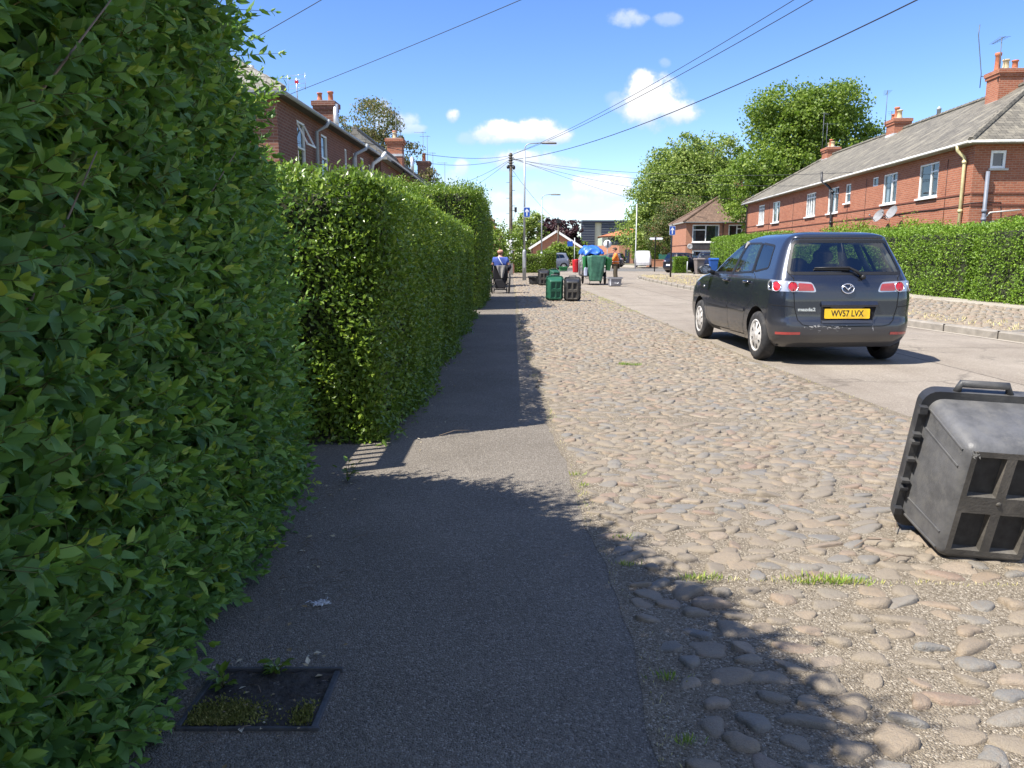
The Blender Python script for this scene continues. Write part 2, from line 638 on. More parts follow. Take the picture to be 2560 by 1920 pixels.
pmat('bin_grey', (0.092, 0.092, 0.094), 0.48, var=0.3, scale=14, dirt=(0.125, 0.122, 0.116), dscale=18, bump=0.15, bscale=160)
pmat('bin_scuff', (0.42, 0.40, 0.36), 0.8)
pmat('bin_green', (0.018, 0.110, 0.062), 0.5, var=0.2, scale=5, dirt=(0.04, 0.15, 0.09), dscale=5)
pmat('bin_green_deep', (0.014, 0.085, 0.050), 0.6, var=0.25, scale=6)
pmat('crate_grey', (0.21, 0.21, 0.225), 0.55)
pmat('bin_blue', (0.02, 0.09, 0.36), 0.45)
pmat('bin_brown', (0.16, 0.135, 0.125), 0.7, var=0.2, scale=10)
pmat('sack_green', (0.035, 0.125, 0.080), 0.55, var=0.3, scale=7, dirt=(0.075, 0.20, 0.14), dscale=4)
pmat('bag_green', (0.03, 0.20, 0.06), 0.5, var=0.2)
pmat('tarp_blue', (0.035, 0.15, 0.60), 0.45, var=0.25, scale=6)
pmat('red_plastic', (0.50, 0.02, 0.03), 0.4)
pmat('white_steel', (0.62, 0.62, 0.68), 0.45)
pmat('rubber', (0.020, 0.020, 0.021), 0.8, var=0.3, scale=20, dirt=(0.055, 0.05, 0.045), dscale=9)
pmat('chrome', (0.75, 0.75, 0.77), 0.22, metal=0.9)
pmat('skin', (0.52, 0.28, 0.20), 0.55, var=0.06)
pmat('hair_brown', (0.06, 0.040, 0.026), 0.8)
pmat('hair_short', (0.20, 0.09, 0.055), 0.8)
pmat('cloth_blue', (0.055, 0.10, 0.36), 0.85, var=0.15, scale=10)
pmat('cloth_strap', (0.42, 0.46, 0.58), 0.8)
pmat('cloth_navy', (0.018, 0.020, 0.034), 0.9)
pmat('cloth_orange', (0.95, 0.23, 0.03), 0.7, var=0.1, scale=8)
pmat('cloth_khaki', (0.085, 0.068, 0.045), 0.9)
pmat('cloth_grey', (0.22, 0.21, 0.20), 0.9, var=0.25, scale=12)
pmat('glove_grey', (0.22, 0.22, 0.26), 0.8)
pmat('black_fabric', (0.012, 0.012, 0.016), 0.85)
pmat('iron', (0.085, 0.085, 0.090), 0.6, metal=0.3, var=0.3, scale=30, bump=0.3)
pmat('soil', (0.050, 0.043, 0.037), 0.95, var=0.5, scale=40, bump=0.8, bscale=90)
pmat('twig', (0.20, 0.15, 0.11), 0.9)
pmat('fluff', (0.62, 0.63, 0.66), 0.9)
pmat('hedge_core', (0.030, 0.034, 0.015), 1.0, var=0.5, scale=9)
pmat('stem_green', (0.12, 0.12, 0.035), 0.8)
pmat('cream_panel', (0.68, 0.62, 0.46), 0.8)
pmat('dark_clad', (0.030, 0.036, 0.060), 0.5)
pmat('timber_clad', (0.055, 0.050, 0.052), 0.8, var=0.3, scale=3)
pmat('fence_green', (0.03, 0.16, 0.12), 0.6)
pmat('dark_red', (0.15, 0.055, 0.035), 0.8)

leaf_mat('leaf_near', [(0.0, (0.077, 0.166, 0.049)), (0.45, (0.137, 0.268, 0.065)), (0.8, (0.236, 0.401, 0.065)), (1.0, (0.408, 0.480, 0.066))], trans=0.36, rough=0.48)
leaf_mat('leaf_trim', [(0.0, (0.100, 0.157, 0.024)), (0.5, (0.170, 0.262, 0.032)), (0.85, (0.312, 0.378, 0.043)), (1.0, (0.567, 0.461, 0.061))], trans=0.30, rough=0.30)
leaf_mat('leaf_lime', [(0.0, (0.101, 0.185, 0.021)), (0.5, (0.182, 0.308, 0.027)), (1.0, (0.322, 0.458, 0.045))], trans=0.35, rough=0.45)
leaf_mat('leaf_tree', [(0.0, (0.102, 0.161, 0.023)), (0.5, (0.170, 0.251, 0.034)), (1.0, (0.286, 0.361, 0.051))], trans=0.40, rough=0.5)
leaf_mat('leaf_grey', [(0.0, (0.138, 0.201, 0.042)), (0.5, (0.236, 0.310, 0.063)), (1.0, (0.358, 0.419, 0.100))], trans=0.35, rough=0.55)
leaf_mat('leaf_olive', [(0.0, (0.083, 0.087, 0.036)), (0.5, (0.165, 0.147, 0.058)), (1.0, (0.300, 0.210, 0.104))], trans=0.30, rough=0.6)
leaf_mat('leaf_hawthorn', [(0.0, (0.065, 0.091, 0.026)), (0.6, (0.111, 0.137, 0.036)), (0.85, (0.260, 0.130, 0.072)), (1.0, (0.390, 0.169, 0.108))], trans=0.3, rough=0.6)
leaf_mat('leaf_copper', [(0.0, (0.030, 0.014, 0.018)), (0.6, (0.060, 0.026, 0.032)), (1.0, (0.10, 0.05, 0.045))], trans=0.25, rough=0.5, tcol=(0.12, 0.02, 0.03))
leaf_mat('grass_blade', [(0.0, (0.103, 0.224, 0.023)), (0.5, (0.259, 0.380, 0.046)), (0.8, (0.586, 0.517, 0.154)), (1.0, (0.862, 0.724, 0.339))], trans=0.3, rough=0.7)
leaf_mat('dead_leaf', [(0.0, (0.30, 0.20, 0.10)), (0.6, (0.50, 0.42, 0.27)), (1.0, (0.62, 0.58, 0.48))], trans=0.15, rough=0.8)
leaf_mat('moss', [(0.0, (0.090, 0.098, 0.020)), (0.6, (0.195, 0.195, 0.042)), (1.0, (0.330, 0.300, 0.098))], trans=0.2, rough=0.9)


def ground_mat(name, stops, chip=220.0, chip_amt=0.5, chip_col=(0.5, 0.48, 0.44), big=0.35, bump=0.6, stain=None, rough=0.92, dark=(0.6, 0.6, 0.62), crack=0.0, crack_scale=0.5, joints=None, streak=0.0):
    m, t, out = new_mat(name)
    tc = t.add('ShaderNodeTexCoord')
    o = tc.outputs['Object']
    n1 = t.noise(o, 1.1, 6, 0.62)
    n2 = t.noise(o, 55.0, 3, 0.7)
    mixn = t.math('ADD', t.math('MULTIPLY', n1, big), t.math('MULTIPLY', n2, 1 - big))
    c = t.ramp(mixn, stops)
    vd = t.add('ShaderNodeTexVoronoi', ins={'Vector': o, 'Scale': chip})
    cc = t.add('ShaderNodeSeparateColor', ins={0: vd.outputs['Color']})
    lite = t.add('ShaderNodeMapRange', ins={0: cc.outputs[0], 1: 0.72, 2: 1.0, 4: chip_amt})
    c = t.mixc(lite.outputs[0], c, (*chip_col, 1))
    drk = t.add('ShaderNodeMapRange', ins={0: cc.outputs[1], 1: 0.6, 2: 1.0, 4: chip_amt})
    c = t.mixc(drk.outputs[0], c, (*dark, 1), 'MULTIPLY')
    if stain:
        n4 = t.noise(o, 0.45, 5, 0.7, 0.6)
        sm = t.add('ShaderNodeMapRange', ins={0: n4, 1: 0.5, 2: 0.72, 4: 0.6})
        c = t.mixc(sm.outputs[0], c, (*stain, 1))
    if streak:       # long worn tracks along the street
        mp = t.add('ShaderNodeMapping', ins={0: o, 3: (1.6, 0.06, 1)})
        ns = t.noise(mp.outputs[0], 1.0, 5, 0.6)
        sm = t.add('ShaderNodeMapRange', ins={0: ns, 1: 0.45, 2: 0.68, 4: streak})
        c = t.mixc(sm.outputs[0], c, (0.75, 0.72, 0.70, 1), 'MULTIPLY')
    if crack:        # fine wandering cracks, only in places
        wob = t.add('ShaderNodeTexNoise', ins={'Vector': o, 'Scale': 3.0, 'Detail': 4.0})
        vv = t.add('ShaderNodeVectorMath', operation='ADD', ins={0: o, 1: t.add('ShaderNodeVectorMath', operation='SCALE', ins={0: wob.outputs['Color'], 'Scale': 0.5}).outputs[0]})
        ve = t.vor(vv.outputs[0], crack_scale, 'DISTANCE_TO_EDGE')
        ln = t.add('ShaderNodeMapRange', ins={0: ve, 1: 0.002, 2: 0.012, 3: 1.0, 4: 0.0})
        nk = t.noise(o, 0.6, 3)
        km = t.add('ShaderNodeMapRange', ins={0: nk, 1: 0.46, 2: 0.56, 4: crack})
        c = t.mixc(t.math('MULTIPLY', ln.outputs[0], km.outputs[0]), c, (0.03, 0.027, 0.024, 1))
    if joints:       # joints between the concrete bays: (spacing along the road, offset, x of the long joint)
        sp = t.add('ShaderNodeSeparateXYZ', ins={0: o})
        wv = t.math('MULTIPLY', t.math('SUBTRACT', t.noise(o, 5.0, 3), 0.5), 0.05)
        fy = t.math('ABSOLUTE', t.math('SUBTRACT', t.math('FRACT', t.math('DIVIDE', t.math('ADD', t.math('ADD', sp.outputs[1], wv), joints[1]), joints[0])), 0.5))
        j1 = t.math('LESS_THAN', fy, 0.018 / joints[0])
        fx = t.math('ABSOLUTE', t.math('SUBTRACT', t.math('ADD', sp.outputs[0], wv), joints[2]))
        j2 = t.math('LESS_THAN', fx, 0.014)
        c = t.mixc(t.math('MULTIPLY', t.math('MAXIMUM', j1, j2), 0.65), c, (0.06, 0.052, 0.04, 1))
    b = t.add('ShaderNodeBsdfPrincipled', ins={'Base Color': c, 'Roughness': rough, 'Specular IOR Level': 0.25})
    h = t.math('ADD', t.math('MULTIPLY', vd.outputs['Distance'], -1.0), t.math('MULTIPLY', n2, 0.6))
    bp = t.add('ShaderNodeBump', ins={'Strength': bump, 'Distance': 0.006, 'Height': h})
    t.l.new(bp.outputs[0], b.inputs['Normal'])
    t.l.new(b.outputs[0], out.inputs[0])


ground_mat('asphalt_path', [(0.3, (0.118, 0.102, 0.083)), (0.5, (0.190, 0.166, 0.137)), (0.72, (0.285, 0.253, 0.212))], 190, 0.55, (0.46, 0.42, 0.36), 0.42, 0.9, stain=(0.130, 0.112, 0.090), dark=(0.28, 0.28, 0.29))
ground_mat('asphalt_side', [(0.3, (0.10, 0.098, 0.094)), (0.7, (0.17, 0.165, 0.155))], 90, 0.3)
ground_mat('verge_bed', [(0.3, (0.135, 0.110, 0.079)), (0.5, (0.225, 0.188, 0.138)), (0.72, (0.325, 0.278, 0.210))], 180, 0.75, (0.54, 0.48, 0.39), 0.35, 1.0, stain=(0.135, 0.105, 0.068), dark=(0.32, 0.30, 0.28))
ground_mat('road_concrete', [(0.3, (0.20, 0.170, 0.136)), (0.5, (0.262, 0.226, 0.184)), (0.72, (0.33, 0.288, 0.235))], 130, 0.45, (0.55, 0.50, 0.42), 0.6, 0.6, stain=(0.185, 0.155, 0.122), dark=(0.6, 0.58, 0.55), crack=0.35, crack_scale=0.35, joints=(4.6, 1.0, 5.0), streak=0.6)
ground_mat('verge_right', [(0.3, (0.22, 0.175, 0.125)), (0.5, (0.31, 0.255, 0.185)), (0.72, (0.42, 0.355, 0.265))], 60, 0.6, (0.5, 0.46, 0.38), 0.4, 1.0, stain=(0.23, 0.19, 0.12))
ground_mat('pavement_pale', [(0.3, (0.30, 0.265, 0.22)), (0.7, (0.42, 0.375, 0.31))], 100, 0.4, (0.5, 0.48, 0.42), 0.6, 0.5)
ground_mat('soil_ground', [(0.3, (0.10, 0.09, 0.05)), (0.7, (0.17, 0.16, 0.08))], 20, 0.3)

m, t, out = new_mat('cobble')
at = t.add('ShaderNodeAttribute', attribute_name='tint')
tc = t.add('ShaderNodeTexCoord')
c = t.ramp(at.outputs['Fac'], [(0.0, (0.165, 0.152, 0.130)), (0.11, (0.100, 0.112, 0.122)), (0.22, (0.175, 0.146, 0.105)), (0.40, (0.215, 0.166, 0.108)), (0.56, (0.165, 0.132, 0.090)), (0.74, (0.240, 0.172, 0.103)), (0.89, (0.205, 0.118, 0.076)), (1.0, (0.290, 0.238, 0.165))])
n = t.noise(tc.outputs['Object'], 70, 4, 0.7)
n2 = t.noise(tc.outputs['Object'], 260, 2, 0.6)
nn_ = t.add('ShaderNodeMapRange', ins={0: n, 1: 0.42, 2: 0.68, 4: 0.75})
c = t.mixc(nn_.outputs[0], c, (0.145, 0.112, 0.078, 1))
n6 = t.noise(tc.outputs['Object'], 1.3, 5, 0.65)
c = t.mixc(t.math('MULTIPLY', n6, 0.45), c, (0.17, 0.14, 0.105, 1))
c = t.mixc(t.math('MULTIPLY', n2, 0.30), c, (0.55, 0.50, 0.42, 1))
b = t.add('ShaderNodeBsdfPrincipled', ins={'Base Color': c, 'Roughness': 0.62, 'Specular IOR Level': 0.4})
bp = t.add('ShaderNodeBump', ins={'Strength': 0.7, 'Distance': 0.006, 'Height': t.math('ADD', n2, t.math('MULTIPLY', n, 1.5))})
t.l.new(bp.outputs[0], b.inputs['Normal'])
t.l.new(b.outputs[0], out.inputs[0])


def edge(x0, y, amp=0.018, f=3.1, seed=0.0):
    return x0 + amp * (math.sin(f * y + seed) + 0.6 * math.sin(2.7 * f * y + 1.3 + seed) + 0.4 * math.sin(6.3 * f * y + seed * 2))


def path_edge(y):       # right-hand edge of the asphalt path
    base = np.interp(y, [-2, 1.7, 2.7, 3.9, 5.1, 8.0, 10.5, 14.2, 60], [0.385, 0.37, 0.38, 0.34, 0.29, 0.22, 0.16, 0.09, 0.05])
    return edge(float(base), y, 0.012)


def road_edge(y):       # where the cobbled verge meets the concrete road
    return float(np.interp(y, [-2, 6, 9, 12.5, 22, 34, 60], [3.15, 3.1, 2.93, 2.88, 2.75, 2.55, 2.3]))


def kerb_x(y):          # foot of the right-hand kerb
    return float(np.interp(y, [-5, 11.1, 13.7, 20, 27, 33, 39, 41.8], [7.85, 7.42, 7.08, 6.75, 6.55, 6.60, 6.75, 6.95]))


def strip(name, ys, left, right, z, mat, kind='structure'):
    v = []
    f = []
    for i, y in enumerate(ys):
        l, r = left(y), right(y)
        v += [(l, y, z), (r, y, z)]
        if i:
            f.append((2 * i - 2, 2 * i - 1, 2 * i + 1, 2 * i))
    o = np_mesh(name, v, f, mat)
    return tag(o, kind=kind)


YS = list(np.concatenate([np.arange(-4, 12, 0.08), np.arange(12, 60.01, 0.5)]))
g = MB()
g.poly([(-900, -300, -0.06), (900, -300, -0.06), (900, 1500, -0.06), (-900, 1500, -0.06)])
tag(g.build('ground', 'soil_ground', uv=False), kind='structure')
strip('footpath', YS, lambda y: -2.2, path_edge, 0.0, 'asphalt_path')
strip('road', YS, road_edge, lambda y: kerb_x(y) + 0.0 if y < 41.8 else 6.95 + (y - 41.8) * 2.2, -0.004, 'road_concrete')
g = MB()
g.poly([(-14, 60, -0.004), (47, 60, -0.004), (47, 64, -0.004), (-14, 64, -0.004)])
tag(g.build('road_end', 'road_concrete', uv=False), kind='structure')
g = MB()
g.poly([(-60, 64, 0.0), (90, 64, 0.0), (90, 79, 0.0), (-60, 79, 0.0)])
tag(g.build('side_road', 'asphalt_side', uv=False), kind='structure')
g = MB()
g.box((15, 90, 0.03), (150, 22, 0.12))
tag(g.build('pavement_beyond', 'pavement_pale', uv=False), kind='structure')

# --- cobbled verge: bed with the stones set in it, one surface
def stone_field(xa, xb, ya, yb, dx, dy, nseg, rings, size=(0.052, 0.036), proud=0.020, zbase=0.0, limit=None, skip_rows=()):
    P = []
    for j, y in enumerate(np.arange(ya, yb, dy)):
        for x in np.arange(xa + (j % 2) * dx * .5, xb, dx):
            P.append((x + rng.normal(0, dx * .13), y + rng.normal(0, dy * .13)))
    P = np.array(P)
    if limit is not None:
        P = P[[limit(p[0], p[1]) for p in P]]
    n = len(P)
    th = np.linspace(0, 2 * math.pi, nseg, endpoint=False)
    sx = size[0] * np.clip(rng.lognormal(-.06, .30, n), .45, 1.6)
    sy = size[1] * np.clip(rng.lognormal(-.04, .24, n), .5, 1.4)
    rot = rng.normal(0, 0.40, n)
    hz = proud * rng.uniform(0.25, 1.4, n)
    ph = rng.uniform(0, 6.28, (n, 3))
    sq = rng.uniform(1.5, 4.2, n)
    tilt = rng.normal(0, 0.12, (n, 2))
    ct, st = np.cos(th)[None, :], np.sin(th)[None, :]
    se = (np.abs(ct) ** sq[:, None] + np.abs(st) ** sq[:, None]) ** (-1 / sq[:, None])
    rad = se * (1 + .14 * np.sin(2 * th[None, :] + ph[:, :1]) + .12 * np.sin(3 * th[None, :] + ph[:, 1:2]) + .05 * np.sin(5 * th[None, :] + ph[:, 2:3]))
    V = []
    prof = {2: [(1.0, -.35), (.82, .75), (0.0, 1.0)], 3: [(1.0, -.4), (.93, .42), (.72, .90), (0.0, 1.0)], 4: [(1.0, -.5), (.97, .25), (.87, .72), (.60, .95), (0.0, 1.0)]}[rings]
    for k, (rr, zz) in enumerate(prof):
        if rr == 0:
            lx = np.zeros((n, 1))
            ly = np.zeros((n, 1))
        else:
            lx = sx[:, None] * rad * ct * rr
            ly = sy[:, None] * rad * st * rr
        X = P[:, :1] + lx * np.cos(rot)[:, None] - ly * np.sin(rot)[:, None]
        Y = P[:, 1:] + lx * np.sin(rot)[:, None] + ly * np.cos(rot)[:, None]
        Z = zbase + hz[:, None] * zz + (lx * tilt[:, :1] + ly * tilt[:, 1:]) * (1 if zz > 0 else 0)
        V.append(np.stack([X, Y, Z], -1))
    per = nseg * rings + 1
    V = np.concatenate(V, axis=1).reshape(-1, 3)
    F = []
    for k in range(rings - 1):
        for s_ in range(nseg):
            s2 = (s_ + 1) % nseg
            a, b_, c_, d_ = k * nseg + s_, k * nseg + s2, (k + 1) * nseg + s2, (k + 1) * nseg + s_
            F += [(a, b_, c_), (a, c_, d_)]
    top = rings * nseg
    for s_ in range(nseg):
        F.append(((rings - 1) * nseg + s_, (rings - 1) * nseg + (s_ + 1) % nseg, top))
    F = np.array(F)
    FF = (F[None] + (np.arange(n) * per)[:, None, None]).reshape(-1, 3)
    tint = np.repeat(rng.uniform(0, 1, n), per)
    return V, FF, tint


JOINTS = [2.76, 5.75, 8.73, 11.7, 14.7, 17.7, 20.7]


def in_verge(x, y):
    if x < path_edge(y) + 0.075 or x > road_edge(y) - 0.07:
        return False
    return all(abs(y - (j + 0.06 * (1.5 - x))) > 0.05 for j in JOINTS)


parts = [stone_field(0.3, 3.2, 1.0, 2.76, 0.138, 0.100, 16, 4, (0.053, 0.036), 0.017, 0.0, in_verge),
         stone_field(0.2, 3.2, 2.76, 4.2, 0.122, 0.086, 14, 4, (0.055, 0.036), 0.0125, 0.0, in_verge),
         stone_field(0.2, 3.2, 4.2, 8.0, 0.112, 0.080, 10, 3, (0.056, 0.037), 0.0115, 0.0, in_verge),
         stone_field(0.0, 3.2, 8.0, 30.0, 0.118, 0.086, 7, 2, (0.058, 0.038), 0.014, 0.0, in_verge),
         stone_field(0.0, 3.2, 30.0, 59.5, 0.15, 0.12, 6, 2, (0.073, 0.052), 0.018, 0.0, in_verge)]
bed_v = []
bed_f = []
for i, y in enumerate(YS):
    l, r = path_edge(y), road_edge(y)
    bed_v += [(l, y, 0.002), (r, y, 0.002)]
    if i:
        bed_f.append((2 * i - 2, 2 * i - 1, 2 * i + 1))
        bed_f.append((2 * i - 2, 2 * i + 1, 2 * i))
V = [np.array(bed_v)]
F = [np.array(bed_f)]
T = [np.zeros(len(bed_v))]
off = len(bed_v)
for v_, f_, t_ in parts:
    V.append(v_)
    F.append(f_ + off)
    T.append(t_)
    off += len(v_)
F = np.concatenate(F)
mi = np.ones(len(F), int)
mi[:len(bed_f)] = 0
o = np_mesh('cobbled_verge', np.concatenate(V), F, ['verge_bed', 'cobble'], tint=np.concatenate(T), smooth=True, midx=mi)
tag(o, kind='structure')

# --- right-hand side: kerb, raised cobbled verge, path, all 0.12 up
KY = list(np.arange(-4, 41.9, 0.6))
kv = MB()
pts = [(kerb_x(y), y) for y in KY]
# the kerb turns away to the right at the side road
cx_, cy_ = 10.2, 41.8
for a in np.linspace(0, math.pi / 2, 12)[1:]:
    pts.append((cx_ - 3.25 * math.cos(a), cy_ + 6.2 * math.sin(a)))
pts += [(14, 48.2), (20, 48.6), (40, 49.0)]
OUT = pts
def offset(poly, d):
    res = []
    for i, p in enumerate(poly):
        a = Vector(poly[max(i - 1, 0)])
        b_ = Vector(poly[min(i + 1, len(poly) - 1)])
        tdir = (b_ - a).normalized()
        res.append((p[0] + tdir.y * d, p[1] - tdir.x * d))
    return res
K1 = offset(OUT, 0.13)
K2 = offset(OUT, -0.10)
acc = 0
for i in range(len(OUT) - 1):
    a, b_ = OUT[i], OUT[i + 1]
    c_, d_ = K1[i + 1], K1[i]
    kv.poly([(*a, -0.03), (*a, 0.10), (*b_, 0.10), (*b_, -0.03)][::-1])
    e0 = (a[0] + (d_[0] - a[0]) * .2, a[1] + (d_[1] - a[1]) * .2)
    e1 = (b_[0] + (c_[0] - b_[0]) * .2, b_[1] + (c_[1] - b_[1]) * .2)
    kv.poly([(*a, 0.10), (*e0, 0.122), (*e1, 0.122), (*b_, 0.10)][::-1])
    kv.poly([(*e0, 0.122), (*d_, 0.122), (*c_, 0.122), (*e1, 0.122)][::-1])
    if i % 2 == 0:   # joint between kerb stones
        n_ = Vector((b_[0] - a[0], b_[1] - a[1], 0)).normalized()
        kv.box(((a[0] + d_[0]) / 2, (a[1] + d_[1]) / 2, 0.048), (0.155, 0.012, 0.155), math.atan2(n_.y, n_.x) - math.pi / 2, 1)
tag(kv.build('kerb', ['concrete', 'soil'], uv=False), kind='structure')
ch = MB()
for i in range(len(OUT) - 1):
    ch.poly([(*K2[i], 0.001), (*OUT[i], 0.001), (*OUT[i + 1], 0.001), (*K2[i + 1], 0.001)])
tag(ch.build('road_channel', 'pavement_pale', uv=False), kind='structure')
vg = MB()
for i in range(len(OUT) - 1):
    a, b_ = K1[i], K1[i + 1]
    if a[1] < 46 and a[0] < 10.85:
        vg.poly([(*a, 0.118), (10.9, min(a[1], 46), 0.118), (10.9, min(b_[1], 46), 0.118), (min(b_[0], 10.9), b_[1], 0.118)])
def in_right(x, y):
    return kerb_x(y) + 0.2 < x < 10.85
pr = [stone_field(6.7, 10.9, 8.0, 30.0, 0.165, 0.13, 6, 2, (0.075, 0.052), 0.020, 0.12, in_right),
      stone_field(6.7, 10.9, 30.0, 45.0, 0.20, 0.17, 6, 2, (0.09, 0.066), 0.022, 0.12, lambda x, y: (kerb_x(y) + .2 if y < 41.8 else 8.0 + (y - 42) * .6) < x < 10.85)]
V = [np.array(vg.v)]
faces = [tuple(f) for f in vg.f]
T = [np.zeros(len(vg.v))]
off = len(vg.v)
mi = [0] * len(faces)
for v_, f_, t_ in pr:
    V.append(v_)
    faces += [tuple(q) for q in (f_ + off)]
    mi += [1] * len(f_)
    T.append(t_)
    off += len(v_)
o = np_mesh('cobbled_bank', np.concatenate(V), faces, ['verge_right', 'cobble'], tint=np.concatenate(T), smooth=True, midx=mi)
tag(o, kind='structure')
pv = MB()
pv.poly([(10.9, -4, 0.122), (12.6, -4, 0.122), (12.6, 46, 0.122), (10.9, 46, 0.122)])
pv.poly([(10.0, 46, 0.122), (40, 46, 0.122), (40, 49.0, 0.122), (14, 48.15, 0.122), (10.4, 47.95, 0.122), (9.0, 47.4, 0.122)])
tag(pv.build('pavement', 'pavement_pale', uv=False), kind='structure')
gd = MB()
gd.poly([(12.6, -4, 0.10), (60, -4, 0.10), (60, 46, 0.10), (12.6, 46, 0.10)])
gd.poly([(13, 49.2, -0.0), (60, 49.2, -0.0), (60, 64, -0.0), (13, 64, -0.0)])
gd.poly([(-30, -4, -0.01), (-2.2, -4, -0.01), (-2.2, 64, -0.01), (-30, 64, -0.01)])
tag(gd.build('garden_soil', 'soil_ground', uv=False), kind='structure')

# ------------------------------------------------------------------ hedges
def shoots(name, B, D, length, pairs, lsize, mat, parent, tint_lo=0.0, tint_hi=0.75, stem='stem_green', width=1.0):
    """leafy shoots: opposite pairs of leaves along thin stems (bases B, directions D)"""
    n = len(B)
    D = unit(D)
    side = unit(np.cross(D, rnd_dirs(n)))
    side2 = np.cross(D, side)
    bend = rnd_dirs(n) * 0.22
    Ps, Ds, Ns, Ss, Ts = [], [], [], [], []
    base_t = rng.uniform(tint_lo, tint_hi, n)
    for k in range(pairs):
        f = (k + 0.6) / pairs
        pos = B + D * (length * f)[:, None] + bend * (length * f * f)[:, None]
        ax = unit(D + bend * 2 * f)
        s_ = side if k % 2 == 0 else side2
        for sg in (-1, 1):
            d = unit(s_ * sg * rng.uniform(.75, 1.1, n)[:, None] + ax * (0.55 + 0.5 * f) + rnd_dirs(n) * .22 + np.array([0, 0, -0.10]))
            nn = unit(ax - d * (ax * d).sum(1)[:, None] + rnd_dirs(n) * .25)
            Ps.append(pos)
            Ds.append(d)
            Ns.append(nn)
            Ss.append(lsize * (1.05 - 0.5 * max(0, f - .55) / .45) * rng.uniform(.75, 1.2, n))
            Ts.append(np.clip(base_t + (0.28 * max(0, f - .6) / .4) * rng.uniform(0.2, 1.6, n) + rng.normal(0, .08, n), 0, 1))
    tip = B + D * length[:, None] + bend * length[:, None]
    for _ in range(2):
        Ps.append(tip)
        Ds.append(unit(D + rnd_dirs(n) * .4))
        Ns.append(rnd_dirs(n))
        Ss.append(lsize * .55 * rng.uniform(.7, 1.2, n))
        Ts.append(np.clip(base_t + .35 * rng.uniform(0.2, 1.2, n), 0, 1))
    leaf_obj(name, np.concatenate(Ps), np.concatenate(Ds), np.concatenate(Ns), np.concatenate(Ss), np.concatenate(Ts), mat, parent, LEAF_FINE, width, smooth=True)
    # stems: three-sided slivers
    r = 0.0016
    q = []
    for f, rr in ((0.0, 1.3), (0.5, 1.0), (1.0, .4)):
        c = B + D * (length * f)[:, None] + bend * (length * f * f)[:, None]
        for a in (0, 2.09, 4.19):
            q.append(c + (side * math.cos(a) + side2 * math.sin(a)) * r * rr)
    V = np.stack(q, 1).reshape(-1, 3)
    F = []
    for k in (0, 3):
        for a in range(3):
            b_ = (a + 1) % 3
            F += [(k + a, k + b_, k + 3 + b_), (k + a, k + 3 + b_, k + 3 + a)]
    F = (np.array(F)[None] + (np.arange(n) * 9)[:, None, None]).reshape(-1, 3)
    np_mesh('twigs', V, F, stem, parent)


